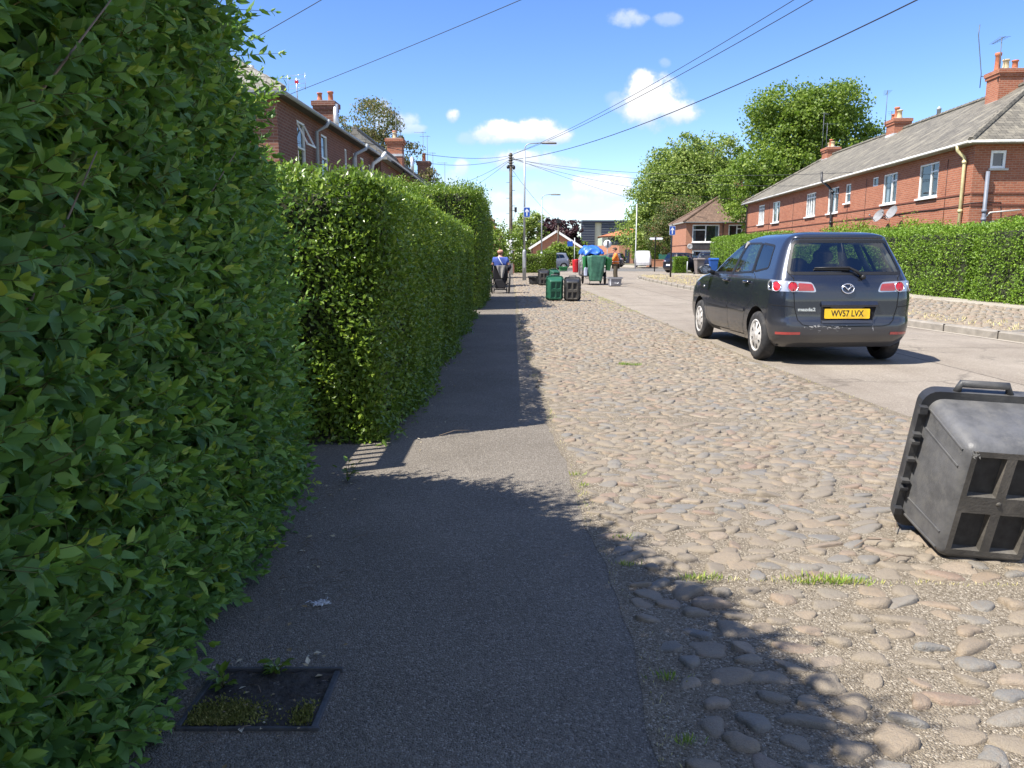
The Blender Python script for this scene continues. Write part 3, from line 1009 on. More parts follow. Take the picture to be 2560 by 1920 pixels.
def near_hedge():
    root = empty('hedge', (-1.5, 1.5, 0), 0, 'tall overgrown dark green hedge close beside the path, in shade', 'hedge', 'hedges along the footpath')
    def xf(y, z):
        return -0.90 - 0.108 * (y - 1.7) + 0.035 * np.clip(z - 1.4, 0, 1) + 0.045 * np.sin(2.3 * y + 1) * np.sin(2.1 * z) - 0.02 * np.exp(-z * 6)
    def top(y):
        return np.interp(y, [-2, 1.2, 2.0, 2.8, 3.5, 4.1, 4.4], [2.85, 2.62, 2.40, 2.12, 1.62, .7, .3])
    def yend(z):
        return np.interp(z, [0, .3, .7, 1.2, 1.9, 2.4, 2.9, 3.3], [4.2, 4.12, 3.95, 3.68, 3.22, 2.78, 2.2, 1.4])
    org = np.array([-1.5, 1.5, 0])
    P, Nrm = [], []
    n = 7000                           # the face towards the path, seen from close by
    y = np.concatenate([rng.uniform(0.95, 4.1, n), rng.uniform(-1.4, 0.95, 900)])
    z = rng.uniform(0.0, 1.0, len(y)) ** 1.08 * top(y)
    k = y < yend(z) + .05
    y, z = y[k], z[k]
    P.append(np.stack([xf(y, z), y, z], 1))
    Nrm.append(np.tile([1.0, 0.05, 0.12], (len(y), 1)))
    n = 1500                           # top
    y = rng.uniform(-1.4, 4.0, n)
    x = rng.uniform(-2.3, 0, n) * 1.0
    z = top(y)
    x = xf(y, z) + np.maximum(x, -1.5)
    P.append(np.stack([x, y, z - .03], 1))
    Nrm.append(np.tile([0.1, 0, 1.0], (n, 1)))
    n = 900                            # far end
    z = rng.uniform(0.02, 1, n) * 2.1
    y = yend(z)
    x = xf(y, z) - rng.uniform(0, 1.3, n)
    P.append(np.stack([x, y, z], 1))
    Nrm.append(np.tile([0.15, 1.0, 0.2], (n, 1)))
    P = np.concatenate(P)
    Nrm = unit(np.concatenate(Nrm))
    gap = vnoise(P, 3.4, 2.0)
    keep = rng.uniform(0, 1, len(P)) < np.clip(0.92 + 0.30 * gap, .45, 1)
    P, Nrm = P[keep], Nrm[keep]
    n = len(P)
    L = rng.uniform(.10, .21, n)
    D = unit(Nrm * rng.uniform(.35, .9, n)[:, None] + np.array([0.05, -0.10, 0.42]) + rnd_dirs(n) * .55)
    B = P - Nrm * (rng.uniform(.06, .20, n))[:, None] + Nrm * (.05 * vnoise(P, 2.6, 5.0))[:, None] - org
    shoots('foliage', B, D, L, 5, .064, 'leaf_near', root, 0.0, 0.70, width=1.18)
    # loose shoots that break the top and the far edge
    n = 130
    y = rng.uniform(1.0, 4.05, n)
    z = top(y) - .05
    x = xf(y, z) - rng.uniform(0, .45, n)
    B = np.stack([x, y, z], 1)
    m_ = 60
    z2 = rng.uniform(.9, 2.25, m_)
    B2 = np.stack([xf(yend(z2), z2) - rng.uniform(0, .12, m_), yend(z2) - .05, z2], 1)
    D = np.concatenate([unit(np.array([0.35, .12, .8]) + rnd_dirs(n) * .45), unit(np.array([0.35, .5, .5]) + rnd_dirs(m_) * .4)])
    B = np.concatenate([B, B2]) - org
    shoots('loose_shoots', B, D, rng.uniform(.16, .36, n + m_), 6, .050, 'leaf_near', root, 0.2, 0.8)
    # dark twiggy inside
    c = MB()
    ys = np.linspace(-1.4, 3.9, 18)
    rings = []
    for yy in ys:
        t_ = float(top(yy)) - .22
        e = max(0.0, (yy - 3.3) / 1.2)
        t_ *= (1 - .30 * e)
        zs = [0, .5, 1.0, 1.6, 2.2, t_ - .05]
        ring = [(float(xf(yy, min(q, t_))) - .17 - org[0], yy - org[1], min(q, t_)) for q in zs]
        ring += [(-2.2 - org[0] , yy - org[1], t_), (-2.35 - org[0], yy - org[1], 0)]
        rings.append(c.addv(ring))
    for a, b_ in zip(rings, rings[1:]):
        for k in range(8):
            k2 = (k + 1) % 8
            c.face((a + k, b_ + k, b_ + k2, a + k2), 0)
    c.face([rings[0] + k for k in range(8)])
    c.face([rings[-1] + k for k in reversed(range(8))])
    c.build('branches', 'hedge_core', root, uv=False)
    # a few thick stems that show between the leaves
    for (y0, z0, y1, z1) in ((1.30, .85, 1.62, 1.45), (1.5, 1.7, 1.9, 2.1), (2.4, 1.2, 2.8, 1.6), (1.42, 1.35, 1.66, 1.75)):
        p0 = Vector((float(xf(y0, z0)) - .12, y0, z0)) - Vector(org)
        p1 = Vector((float(xf(y1, z1)) + .05, y1, z1)) - Vector(org)
        mid = (p0 + p1) / 2 + Vector((.02, 0.02, .03))
        st = MB()
        st.tube([p0, mid, p1], [.0035, .0028, .0015], 5)
        st.build('stem', 'twig', root, uv=False)
    return root


near_hedge()


def rounded(Pb, lo, hi, rc):
    """push points of a box surface on to the rounded box; returns points and outward normals"""
    lo = np.array(lo, float)
    hi = np.array(hi, float)
    inner = np.clip(Pb, lo + rc, hi - rc)
    inner[:, 2] = np.clip(Pb[:, 2], lo[2], hi[2] - rc)
    d = Pb - inner
    nrm = unit(d)
    return inner + nrm * rc, nrm


def box_hedge(label, lo, hi, dens, lsize, mat='leaf_trim', rc=.10, faces=('r', 'f', 't'), bulge=.05, group=None, name='hedge', tmpl=LEAF_OVAL, up=.35, gapk=.35, jit=.09, tlo=0.0, thi=.9, shaggy=0.0, width=1.0, base=0.0, upn=.35, lean=0.0):
    cx, cy = (lo[0] + hi[0]) / 2, (lo[1] + hi[1]) / 2
    root = empty(name, (cx, cy, lo[2]), 0, label, 'hedge', group)
    org = np.array([cx, cy, lo[2]])
    Lx, Ly, Lz = hi[0] - lo[0], hi[1] - lo[1], hi[2] - lo[2]
    Ps = []
    def grade(f):
        return dens[f] if isinstance(dens, dict) else dens
    for f in faces:
        area = {'r': Ly * Lz, 'l': Ly * Lz, 'f': Lx * Lz, 'b': Lx * Lz, 't': Lx * Ly}[f]
        n = int(area * grade(f))
        a, b_ = rng.uniform(0, 1, n), rng.uniform(0, 1, n)
        if f in 'rl':
            p = np.stack([np.full(n, hi[0] if f == 'r' else lo[0]), lo[1] + a * Ly, lo[2] + b_ * Lz], 1)
        elif f in 'fb':
            p = np.stack([lo[0] + a * Lx, np.full(n, lo[1] if f == 'f' else hi[1]), lo[2] + b_ * Lz], 1)
        else:
            p = np.stack([lo[0] + a * Lx, lo[1] + b_ * Ly, np.full(n, hi[2])], 1)
        Ps.append(p)
    P = np.concatenate(Ps)
    P, N = rounded(P, lo, hi, rc)
    g_ = vnoise(P, 4.5, 1.0) * .6 + vnoise(P, 11.0, 3.0) * .4
    keep = rng.uniform(0, 1, len(P)) < np.clip(1.0 - gapk + gapk * 1.6 * (g_ + .35), .12, 1)
    P, N, g_ = P[keep], N[keep], g_[keep]
    n = len(P)
    depth = np.abs(rng.normal(0, jit, n))
    P = P + N * (bulge * vnoise(P, 1.5, 7.0) - depth)[:, None]
    if shaggy:
        P += N * (np.abs(rng.normal(0, shaggy, n)) * (N[:, 2] > .5))[:, None]
    P[:, 2] = np.maximum(P[:, 2], lo[2] + .01)
    P[:, 1] += lean * (P[:, 2] - lo[2]) * np.clip(1 - (P[:, 1] - lo[1]) / 1.5, 0, 1)
    D = unit(N * .5 + np.array([0, 0, up]) + rnd_dirs(n) * .9)
    Nn = unit(N * .8 + np.array([0, 0, upn]) + rnd_dirs(n) * .75)
    size = lsize * rng.uniform(.65, 1.25, n)
    tint = np.clip(tlo + (thi - tlo) * (rng.beta(2, 2.6, n) + .12 * vnoise(P, 2.0, 9.0)), 0, 1)
    leaf_obj('foliage', P - org, D, Nn, size, tint, mat, root, tmpl, width)
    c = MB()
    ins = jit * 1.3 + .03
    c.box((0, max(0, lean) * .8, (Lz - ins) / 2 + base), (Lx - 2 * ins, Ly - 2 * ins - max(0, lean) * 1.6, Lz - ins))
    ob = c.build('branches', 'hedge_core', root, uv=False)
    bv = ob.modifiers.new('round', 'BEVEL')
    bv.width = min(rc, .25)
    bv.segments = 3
    return root


GH = 'hedges along the footpath'
# trimmed hedge: sunlit end towards us, long shaded side
box_hedge('clipped hedge with a bright sunlit end, second along the footpath', (-3.0, 4.93, 0), (-0.80, 16.2, 1.78),
          {'r': 5200, 'f': 8200, 't': 2600}, .042, rc=.20, bulge=.09, group=GH, gapk=.5, jit=.06, upn=.75, lean=.10, shaggy=.022)
box_hedge('taller bushy hedge just past the clipped one, beside the footpath', (-3.6, 17.8, 0), (-0.66, 23.4, 2.82),
          {'r': 1900, 'f': 2500, 't': 1500}, .058, rc=.45, bulge=.16, group=GH, gapk=.45, jit=.10, shaggy=.10, upn=.6)
GR = 'hedges on the far side of the road'
box_hedge('bright green hedge by the pavement at the right edge of the picture', (11.62, 9.0, .12), (13.0, 20.0, 2.02),
          {'l': 1500, 't': 1100, 'b': 800}, .062, 'leaf_lime', rc=.22, faces=('l', 't', 'b'), bulge=.13, group=GR, gapk=.5, jit=.11, shaggy=.03)
box_hedge('bright green hedge behind the parked blue-grey car', (11.75, 20.15, .12), (13.1, 37.0, 2.02),
          {'l': 1300, 't': 900, 'f': 1000}, .066, 'leaf_lime', rc=.22, faces=('l', 't', 'f'), bulge=.13, group=GR, gapk=.5, jit=.11, shaggy=.03)
box_hedge('square-cut taller hedge beyond the parked car, near the bins', (13.7, 42.0, .12), (15.3, 54.0, 2.48),
          {'l': 600, 't': 500, 'f': 600}, .095, 'leaf_lime', rc=.2, faces=('l', 't', 'f'), bulge=.12, group=GR, gapk=.4, jit=.14)
box_hedge('small clipped block of hedge in front of the dark red-lit car', (11.95, 57.3, .0), (12.95, 58.3, 1.16),
          1500, .075, 'leaf_lime', rc=.07, faces=('l', 't', 'f', 'r'), bulge=.02, group=GR, gapk=.2, jit=.06)
GL = 'low hedges far down the left side'
box_hedge('dark clipped hedge behind the nearer lamp post', (-2.2, 57.2, 0), (2.35, 58.6, 1.36), {'f': 900, 't': 500, 'r': 900}, .09, 'leaf_trim', rc=.15, faces=('f', 't', 'r'), group=GL, gapk=.3, jit=.1)
box_hedge('dark clipped hedge behind the farther lamp post', (2.0, 62.6, 0), (3.55, 64.0, 1.62), {'f': 900, 't': 500, 'r': 900}, .10, 'leaf_trim', rc=.15, faces=('f', 't', 'r'), group=GL, gapk=.3, jit=.1)


# ------------------------------------------------------------------ trees and bushes
def tree(name, label, cat, loc, blobs, lsize, n, mat, trunk=None, group=None, tmpl=LEAF_CARD, clus=.26, per=70, droop=-.15, width=1.0, limbs=True, tlo=0.0, thi=1.0, bark='bark', hollow=.55, seed_lean=0.0):
    root = empty(name, loc, 0, label, cat, group)
    blobs = np.array(blobs, float)
    vol = (blobs[:, 3] * blobs[:, 4] * blobs[:, 5]) ** (2 / 3)
    nc = max(8, n // per)
    cnt = np.maximum(2, (vol / vol.sum() * nc).astype(int))
    Ps, Ns, Tn = [], [], []
    for b_, k in zip(blobs, cnt):
        d = rnd_dirs(k)
        r = rng.uniform(hollow, 1.0, k) ** .6
        r *= 1 + .16 * vnoise(d * 2.0, 1.3, b_[0])
        cc = b_[:3] + d * r[:, None] * b_[3:6]
        sig = clus * (b_[3:6].mean())
        for c_, dd in zip(cc, d):
            m_ = int(per * rng.uniform(.6, 1.4))
            q = np.clip(rng.normal(size=(m_, 3)), -1.55, 1.55) * np.array([1, 1, .62]) * sig * rng.uniform(.45, 1.0)
            Ps.append(c_ + q)
            Ns.append(np.tile(dd * .5 + np.array([0, 0, .6]), (m_, 1)))
            Tn.append(np.full(m_, rng.normal(0, .13)))
    P = np.concatenate(Ps)
    N = unit(np.concatenate(Ns) + rnd_dirs(len(P)) * .8)
    D = unit(rnd_dirs(len(P)) + np.array([0, 0, droop * 2]))
    tint = np.clip(tlo + (thi - tlo) * rng.beta(2.2, 2.6, len(P)) + np.concatenate(Tn), 0, 1)
    P[:, 2] = np.maximum(P[:, 2], .05)
    leaf_obj('crown', P, D, N, lsize * rng.uniform(.6, 1.35, len(P)), tint, mat, root, tmpl, width)
    if trunk:
        h, r0 = trunk
        t_ = MB()
        top = Vector((seed_lean, 0, h))
        t_.tube([(0, 0, -.1), (0.02, 0, h * .35), (seed_lean * .6, .05, h * .7), top], [r0 * 1.25, r0, r0 * .8, r0 * .55], 10)
        if limbs:
            for b_ in blobs:
                e = Vector(b_[:3])
                s0 = Vector((0, 0, h * rng.uniform(.5, .98)))
                mid = (s0 + e) / 2 + Vector(tuple(rng.normal(0, .25, 3)))
                t_.tube([s0, mid, e], [r0 * .45, r0 * .28, r0 * .1], 6)
        t_.build('trunk', bark, root, uv=False)
    return root


def dome(n, rx, ry, h0, h1, br, seed, cone=0.0):
    """overlapping leaf masses filling a dome"""
    r_ = np.random.default_rng(seed)
    out = []
    for i in range(n):
        a = i * 2.399 + r_.uniform(-.3, .3)
        f = (i + .5) / n
        z = h0 + (h1 - h0) * f
        rad = math.sqrt(max(0.05, 1 - ((f - .35) / .72) ** 2)) * (1 - cone * f)
        rr = r_.uniform(.45, .85) * rad
        s_ = br * r_.uniform(.75, 1.25)
        out.append((rx * rr * math.cos(a), ry * rr * math.sin(a), z, s_ * 1.15, s_ * 1.15, s_ * .8))
    return out


GT = 'trees beyond the houses'
tree('tree', 'big full sycamore-like tree rising behind the end of the long brick terrace', 'tree', (24.4, 66.5, 0),
     dome(19, 5.2, 5.0, 5.0, 13.6, 2.1, 5) + [(-5.2, -3.0, 5.0, 1.7, 1.6, 2.2), (-4.6, -4.0, 8.0, 2.0, 1.8, 1.6), (-3.6, -3.5, 6.4, 2.0, 1.8, 1.8), (4.6, -2, 10.2, 1.5, 1.5, 1.2), (0.8, 0, 13.4, 2.2, 2.2, 1.4), (-2.2, 0, 12.5, 1.8, 1.8, 1.2)],
     .21, 80000, 'leaf_tree', (7.0, .45), GT, per=75, clus=.28, width=1.3, thi=.95, hollow=.7)
tree('tree', 'broad rounded tree left of the brown-roofed house', 'tree', (20.9, 92, 0),
     dome(38, 5.9, 6.0, 2.8, 12.4, 2.4, 9) + [(-5.0, -3, 5.0, 2.2, 2.2, 2.2), (-5.4, -2, 8.5, 1.9, 1.9, 1.8), (2, -2, 13.3, 2.0, 2, 1.4), (-1.5, -2, 13.4, 1.6, 1.6, 1.4), (5.2, -1, 11.6, 1.8, 1.8, 1.3)],
     .24, 95000, 'leaf_grey', (5.0, .5), GT, per=80, clus=.36, width=1.3, hollow=.8)
tree('tree', 'spreading hawthorn with reddish tinge beside the right-hand arrow sign', 'tree', (16.6, 80, 0),
     dome(12, 2.7, 2.4, 2.2, 6.6, 1.25, 14) + [(1.6, -1.5, 1.6, 1.2, 1, 1.1), (-1.2, -1.2, 2.6, 1.1, 1, 1.0)],
     .15, 24000, 'leaf_hawthorn', (3.4, .2), GT, per=50, width=1.1)
tree('bush', 'leafy green bushes behind the small white van', 'bush', (16.3, 90.5, 0),
     [(-.8, 0, 1.5, 1.5, 1.2, 1.6), (.6, 0, 2.4, 1.5, 1.2, 1.8), (1.8, .2, 1.5, 1.5, 1.2, 1.5), (-.2, .3, 4.0, 1.2, 1.2, 1.4), (3.4, 0, 1.2, 1.4, 1.2, 1.3)], .18, 18000, 'leaf_tree', None, None, per=60)
tree('tree', 'dark purple copper-leaved tree above the brick gable', 'tree', (6.5, 112, 0),
     dome(10, 3.0, 2.6, 2.6, 5.8, 1.4, 21), .36, 9000, 'leaf_copper', (3.6, .2), GT, per=45, width=1.2)
tree('tree', 'pale airy willow-like tree between telegraph pole and lamp post', 'tree', (2.3, 108, 0),
     dome(12, 2.6, 2.4, 1.5, 6.6, 1.3, 33, .3), .26, 11000, 'leaf_grey', (4.0, .2), GT, per=45, tlo=.2)
tree('tree', 'grey-green eucalyptus showing above the left terrace roof', 'tree', (-11.6, 60, 0),
     [(1.3, 0, 11.3, 1.9, 1.9, 1.5), (-1.9, 0, 10.9, 1.2, 1.2, 1.3), (.6, 0, 9.3, 2.2, 2, 1.3), (3.2, 0, 9.0, 1.3, 1.3, 1.3), (2.6, .5, 7.2, 1.5, 1.5, .9), (-1.0, .3, 9.0, 1.0, 1, 1.0), (5.1, 0, 7.0, 1.0, 1.0, 1.1), (4.6, 0, 5.6, 1.2, 1, .9)],
     .20, 15000, 'leaf_olive', (8.5, .22), GT, per=45, width=.75, droop=-.5)
tree('bush', 'glossy laurel bush beyond the tall hedge, left of the wheelchair user', 'bush', (-2.05, 31.5, 0),
     [(.55, 0, .8, .85, .9, .95), (.2, -.4, 1.6, .85, .9, .8), (.6, .6, 1.75, .95, 1, .8), (-.8, -.6, 1.5, 1.1, 1, 1.2), (-.4, .3, 2.45, .9, .9, .55), (1.1, 1.2, 1.3, .75, .8, .8), (-1.0, 0, 2.9, .7, .7, .6)], .12, 11000, 'leaf_tree', None, None, LEAF_OVAL, per=50, thi=.8, width=1.2)
tree('bush', 'leafy shrub overhanging the pavement by the telegraph pole', 'bush', (-1.3, 44, 0),
     [(0, 0, 1.0, 1.1, 1, 1.1), (.6, 0, 2.2, 1.0, 1, .8), (-.6, .4, 2.5, .9, 1, .9), (1.2, .5, 1.6, .7, .8, .7)], .15, 5000, 'leaf_tree', None, None, LEAF_OVAL, per=45)
tree('bush', 'light green bush with arching sprays in front of the brick gable', 'bush', (5.0, 76, 0),
     [(-.9, 0, 1.7, .9, 1, .55), (0, 0, 2.0, 1.0, 1, .5), (.9, 0, 1.6, .9, 1, .45), (1.7, 0, 1.35, .6, 1, .45), (-.5, .4, .9, 1.1, .8, .8)], .22, 8000, 'leaf_tree', None, None, per=45, tlo=.25)
GS = 'shrubs in front of the right-hand terrace'
tree('shrub', 'loose bright shrub under the two satellite dishes', 'shrub', (14.0, 30.2, .1),
     [(0, 1.6, 1.75, .7, 1.3, .75), (.1, -.3, 1.7, .6, 1.1, .55), (-.1, 3.2, 1.8, .6, .9, .75)], .085, 7000, 'leaf_lime', None, GS, LEAF_OVAL, per=45, tlo=.1)
tree('shrub', 'loose bright shrub left of the cream drainpipe', 'shrub', (14.2, 26.9, .1),
     [(0, 1.0, 1.75, .5, .9, .75), (.1, -.6, 1.6, .5, .9, .6), (.2, -2.2, 1.6, .5, .9, .55)], .085, 5000, 'leaf_lime', None, GS, LEAF_OVAL, per=45, tlo=.1)
GF = 'distant trees on the skyline'
for (x, y, w, h, lab) in ((-3.5, 128, 3.2, 5.5, 'distant round green tree left of the telegraph pole'), (11.2, 150, 3.5, 5.0, 'distant green tree between copper tree and dark office block'), (33, 112, 6.5, 9, 'distant green tree behind the brown-roofed house'), (40, 105, 6, 9, 'distant tree behind the middle of the long terrace')):
    tree('tree', lab, 'tree', (x, y, 0), dome(8, w * .7, w * .6, h * .3, h * .85, w * .42, int(x + 60)), .45, 4500, 'leaf_tree', (h * .4, .2), GF, per=40)


# ------------------------------------------------------------------ weeds, grass, litter
def blades(points, hmin, hmax, n_per, spread, name, tlo, thi, kind='stuff', flat=.5, w=.16):
    P, D, S_, T_ = [], [], [], []
    for (x, y, k, sc, dry) in points:
        n = int(n_per * k)
        a = rng.uniform(0, 6.28, n)
        r = np.abs(rng.normal(0, spread * sc, n))
        P.append(np.stack([x + r * np.cos(a) * 1.6, y + r * np.sin(a) * .6, np.full(n, .002)], 1))
        D.append(unit(np.stack([np.cos(a) * flat, np.sin(a) * flat, np.ones(n)], 1) + rnd_dirs(n) * .45))
        S_.append(rng.uniform(hmin, hmax, n) * sc)
        T_.append(np.clip(rng.uniform(tlo, thi, n) + dry, 0, 1))
    P, D = np.concatenate(P), np.concatenate(D)
    D[:, 2] = np.abs(D[:, 2]) + .1
    o = leaf_obj(name, P, D, rnd_dirs(len(P)), np.concatenate(S_), np.concatenate(T_), 'grass_blade', None, LEAF_CARD, w)
    return tag(o, kind=kind)


pts = []
for x in np.arange(.60, 2.9, .03):                      # grassy joint across the cobbles
    k = .55 + .45 * math.sin(x * 11.0 + .8)
    if .66 < x < 1.62:
        pts.append((x, 2.80 + .05 * (1.0 - x) + rng.normal(0, .010), .2 + 2.2 * max(0, k - .22), .55 + .7 * k, -.05 if k > .42 else .3))
    else:
        pts.append((x, 2.80 + .05 * (1.0 - x), .25, .5, .35))
for j in JOINTS[1:]:
    for x in np.arange(.4, 2.9, .05):
        pts.append((x, j + .05 * (1.2 - x) + rng.normal(0, .01), .35 * rng.uniform(0, 1), .55, .45))
for y in np.arange(1.25, 14, .03):                       # along the edge of the path
    k = max(0, vnoise(np.array([[0.0, y, 1.0]]), 3.1, 2.0)[0] + .35)
    if rng.uniform() < .75:
        pts.append((path_edge(y) + rng.normal(.035, .015), y, .5 * k + .12, .42 + .35 * k, .12 + (.25 if k < .3 else 0)))
for y in np.arange(14, 30, .08):
    pts.append((path_edge(y) + rng.normal(.04, .02), y, .3, .6, .2))
for (x, y) in ((1.33, 8.75), (1.42, 8.72), (1.27, 8.78)):
    pts.append((x, y, 3.5, 1.25, -.25))
for y in np.arange(5, 30, .06):                         # where the verge meets the road
    k = rng.uniform(0, 1)
    pts.append((road_edge(y) - rng.uniform(0, .10), y, .35 * k, .6, .35))
for _ in range(120):
    y = rng.uniform(17, 27)
    pts.append((road_edge(y) - abs(rng.normal(.15, .25)), y, .9, 1.1, rng.uniform(-.1, .4)))
for (x, y) in ((.31, 4.25), (.33, 4.05), (.42, 2.95), (.41, 2.1), (.44, 3.25), (.40, 1.8)):
    pts.append((x + .05, y, 2.6, .9, -.05))
blades(pts, .012, .038, 18, .022, 'grass', .25, .85, w=.2)
pts = []
for y in np.arange(9, 44, .12):
    pts.append((kerb_x(y) + .25 + abs(rng.normal(0, .5)), y, .5, 1.2, .35))
for y in np.arange(20, 46, .06):
    pts.append((rng.uniform(kerb_x(min(y, 41.8)) + .4, 10.8), y, .5, 1.3, .4))
for p_ in range(len(pts)):
    pass
o = blades(pts, .03, .09, 12, .06, 'dry_grass', .4, 1.0)
o.location.z = .12
# ivy and seedlings creeping out at the foot of the trimmed hedge
n = 3600
y = rng.uniform(4.95, 16, n)
x = -.84 + np.abs(rng.normal(0, .055, n)) + .05 * np.sin(y * 2.1)
P = np.stack([x, y, np.abs(rng.normal(.03, .10, n)) * np.clip(1.2 - (x + .84) * 3, .15, 1)], 1)
o = leaf_obj('ground_ivy', P, unit(rnd_dirs(n) + np.array([.4, 0, .1])), unit(rnd_dirs(n) * .5 + np.array([.2, 0, 1])), .05 * rng.uniform(.6, 1.3, n), rng.uniform(0, .55, n), 'leaf_trim', None, LEAF_OVAL)
tag(o, kind='stuff')
# fallen leaves and chips
n = 150
y = np.concatenate([rng.uniform(1.65, 4.5, 60), rng.uniform(4.6, 10, 60), rng.uniform(1.8, 2.3, 30)])
x = np.concatenate([-.9 + np.abs(rng.normal(0, .22, 60)) - .05 * (y[:60] - 1.6), -.80 + np.abs(rng.normal(0, .16, 60)), rng.uniform(-.80, -.54, 30)])
P = np.stack([x, y, rng.uniform(.006, .014, n)], 1)
d = rnd_dirs(n)
d[:, 2] *= .2
o = leaf_obj('fallen_leaves', P, unit(d), unit(rnd_dirs(n) * .3 + np.array([0, 0, 1])), .020 * rng.uniform(.4, 1.4, n), rng.uniform(0, 1, n), 'dead_leaf', None, LEAF_OVAL, 1.2)
tag(o, kind='stuff')
t_ = MB()
for _ in range(70):
    y0 = rng.uniform(1.6, 3.4) if rng.uniform() < .65 else rng.uniform(3.4, 9)
    x0 = (-.9 if y0 < 4.5 else -.78) + abs(rng.normal(.08, .13)) - .04 * max(0, min(y0, 4.5) - 1.8)
    a = rng.uniform(0, 3.14)
    L = rng.uniform(.02, .07)
    p0 = Vector((x0, y0, .006))
    p2 = p0 + Vector((math.cos(a) * L, math.sin(a) * L, .004))
    p1 = (p0 + p2) / 2 + Vector((rng.normal(0, .006), rng.normal(0, .006), .006))
    t_.tube([p0, p1, p2], .0011, 4)
for (x0, y0, x1, y1) in ((1.72, 3.30, 1.80, 3.42), (1.45, 3.1, 1.60, 3.18), (1.5, 2.95, 1.64, 2.98), (-.5, 5.15, -.3, 5.3)):
    t_.tube([(x0, y0, .025), ((x0 + x1) / 2, (y0 + y1) / 2 + .012, .04), (x1, y1, .028)], .0025, 5)
tag(t_.build('fallen_twigs', 'twig', uv=False), kind='stuff')

# ------------------------------------------------------------------ iron frame in the path, filled with soil
fx0, fx1, fy0, fy1 = -.885, -.525, 1.86, 2.15
fr = empty('cover_frame', (-.70, 2.0, 0), 0, 'rectangular iron inspection-cover frame full of soil and moss, set in the path', 'cover frame')
f_ = MB()
cx, cy = -.70, 2.0
f_.box((0, fy0 - cy, .001), (fx1 - fx0 + .02, .009, .018))
f_.box((0, fy1 - cy, .004), (fx1 - fx0 + .02, .010, .022))
f_.box((fx0 - cx, 0, .004), (.014, fy1 - fy0 - .014, .020))
f_.box((fx1 - cx, 0, .002), (.016, fy1 - fy0 - .010, .018))
f_.build('frame', 'iron', fr, uv=False, bevel=.002)
n = 26
gx, gy = np.meshgrid(np.linspace(fx0 - cx, fx1 - cx, n), np.linspace(fy0 - cy, fy1 - cy, n))
gp = np.stack([gx.ravel(), gy.ravel(), np.zeros(n * n)], 1)
gp[:, 2] = .005 + .004 * vnoise(gp, 40, 1.0) + .003 * rng.normal(size=n * n)
fc = [(j * n + i, j * n + i + 1, (j + 1) * n + i + 1, (j + 1) * n + i) for j in range(n - 1) for i in range(n - 1)]
np_mesh('soil', gp, fc, 'soil', fr, smooth=True)
k = 5200
P = np.concatenate([np.stack([rng.normal(-.79, .052, k), rng.normal(1.91, .034, k), rng.uniform(.004, .014, k)], 1), np.stack([rng.normal(-.565, .018, 700), rng.normal(1.91, .03, 700), rng.uniform(.004, .012, 700)], 1)])
P = P[(P[:, 0] > fx0 + .006) & (P[:, 0] < fx1 - .014) & (P[:, 1] > fy0 + .008)]
mo = leaf_obj('moss', P - np.array([cx, cy, 0]), unit(rnd_dirs(len(P)) * .7 + np.array([0, 0, .8])), rnd_dirs(len(P)), .0085 * rng.uniform(.6, 1.4, len(P)), rng.uniform(0, 1, len(P)), 'moss', fr, LEAF_CARD, .7)


def weed(label, loc, n, ls, h):
    root = empty('weed', loc, 0, label, 'weed')
    a = rng.uniform(0, 6.28, n)
    r = rng.uniform(.1, 1, n) * h * .9
    P = np.stack([r * np.cos(a) * .35, r * np.sin(a) * .35, rng.uniform(.15, 1, n) * h * .55], 1)
    D = unit(np.stack([np.cos(a), np.sin(a), rng.uniform(-.1, .8, n)], 1))
    leaf_obj('leaves', P, D, unit(rnd_dirs(n) * .4 + np.array([0, 0, 1])), ls * rng.uniform(.6, 1.2, n), rng.uniform(.0, .5, n), 'leaf_trim', root, LEAF_FINE, 1.35, smooth=True)
    s_ = MB()
    for i in range(0, n, 2):
        s_.tube([(0, 0, 0), tuple(P[i] * .6 + np.array([0, 0, .004])), tuple(P[i])], .0012, 4)
    s_.build('stem', 'stem_green', root, uv=False)
    return root


weed('small leafy weed growing at the back edge of the iron frame', (-.705, 2.13, .004), 34, .030, .08)
weed('hedge seedling spilling over the left edge of the iron frame', (-.84, 2.06, .004), 20, .042, .09)
weed('seedling leaning out on to the path at the hedge corner', (-.92, 4.15, .0), 20, .05, .22)
fl = MB()
for _ in range(60):
    p = Vector((rng.normal(0, .016), rng.normal(0, .010), abs(rng.normal(.004, .004))))
    d = Vector(tuple(rng.normal(0, 1, 3))) * .008
    d.z = abs(d.z) * .4
    fl.tube([p, p + d * .6 + Vector((.001, 0, .001)), p + d], .0014, 4)
for _ in range(26):
    fl.ball((rng.normal(0, .014), rng.normal(0, .008), .004), rng.uniform(.0025, .005), 6, 4)
o = fl.build('fluff_clump', 'fluff', uv=False, loc=(-.69, 2.60, 0.003))
tag(o, 'small clump of white fluff lying on the dark path', 'fluff')

# ------------------------------------------------------------------ gate in the gap between the two nearest hedges
gt = empty('garden_gate', (-1.62, 4.55, 0), 0, 'slatted timber garden gate in the gap between the two nearest hedges', 'gate')
gm = MB()
gm.box((0, 0, 1.37), (.045, .90, .19))
gm.build('top_rail', 'timber_clad', gt, bevel=.004)
gm = MB()
gm.box((0, 0, .48), (.03, .90, .92))
gm.build('gate_panel', 'timber_clad', gt, bevel=.004)
gm = MB()
for k in range(7):
    gm.box((0, -.36 + k * .115, 1.11), (.025, .032, .34))
gm.build('slats', 'timber_clad', gt)
gm = MB()
gm.box((-.01, -.50, .74), (.09, .08, 1.48))
gm.build('post', 'timber_clad', gt, bevel=.004)

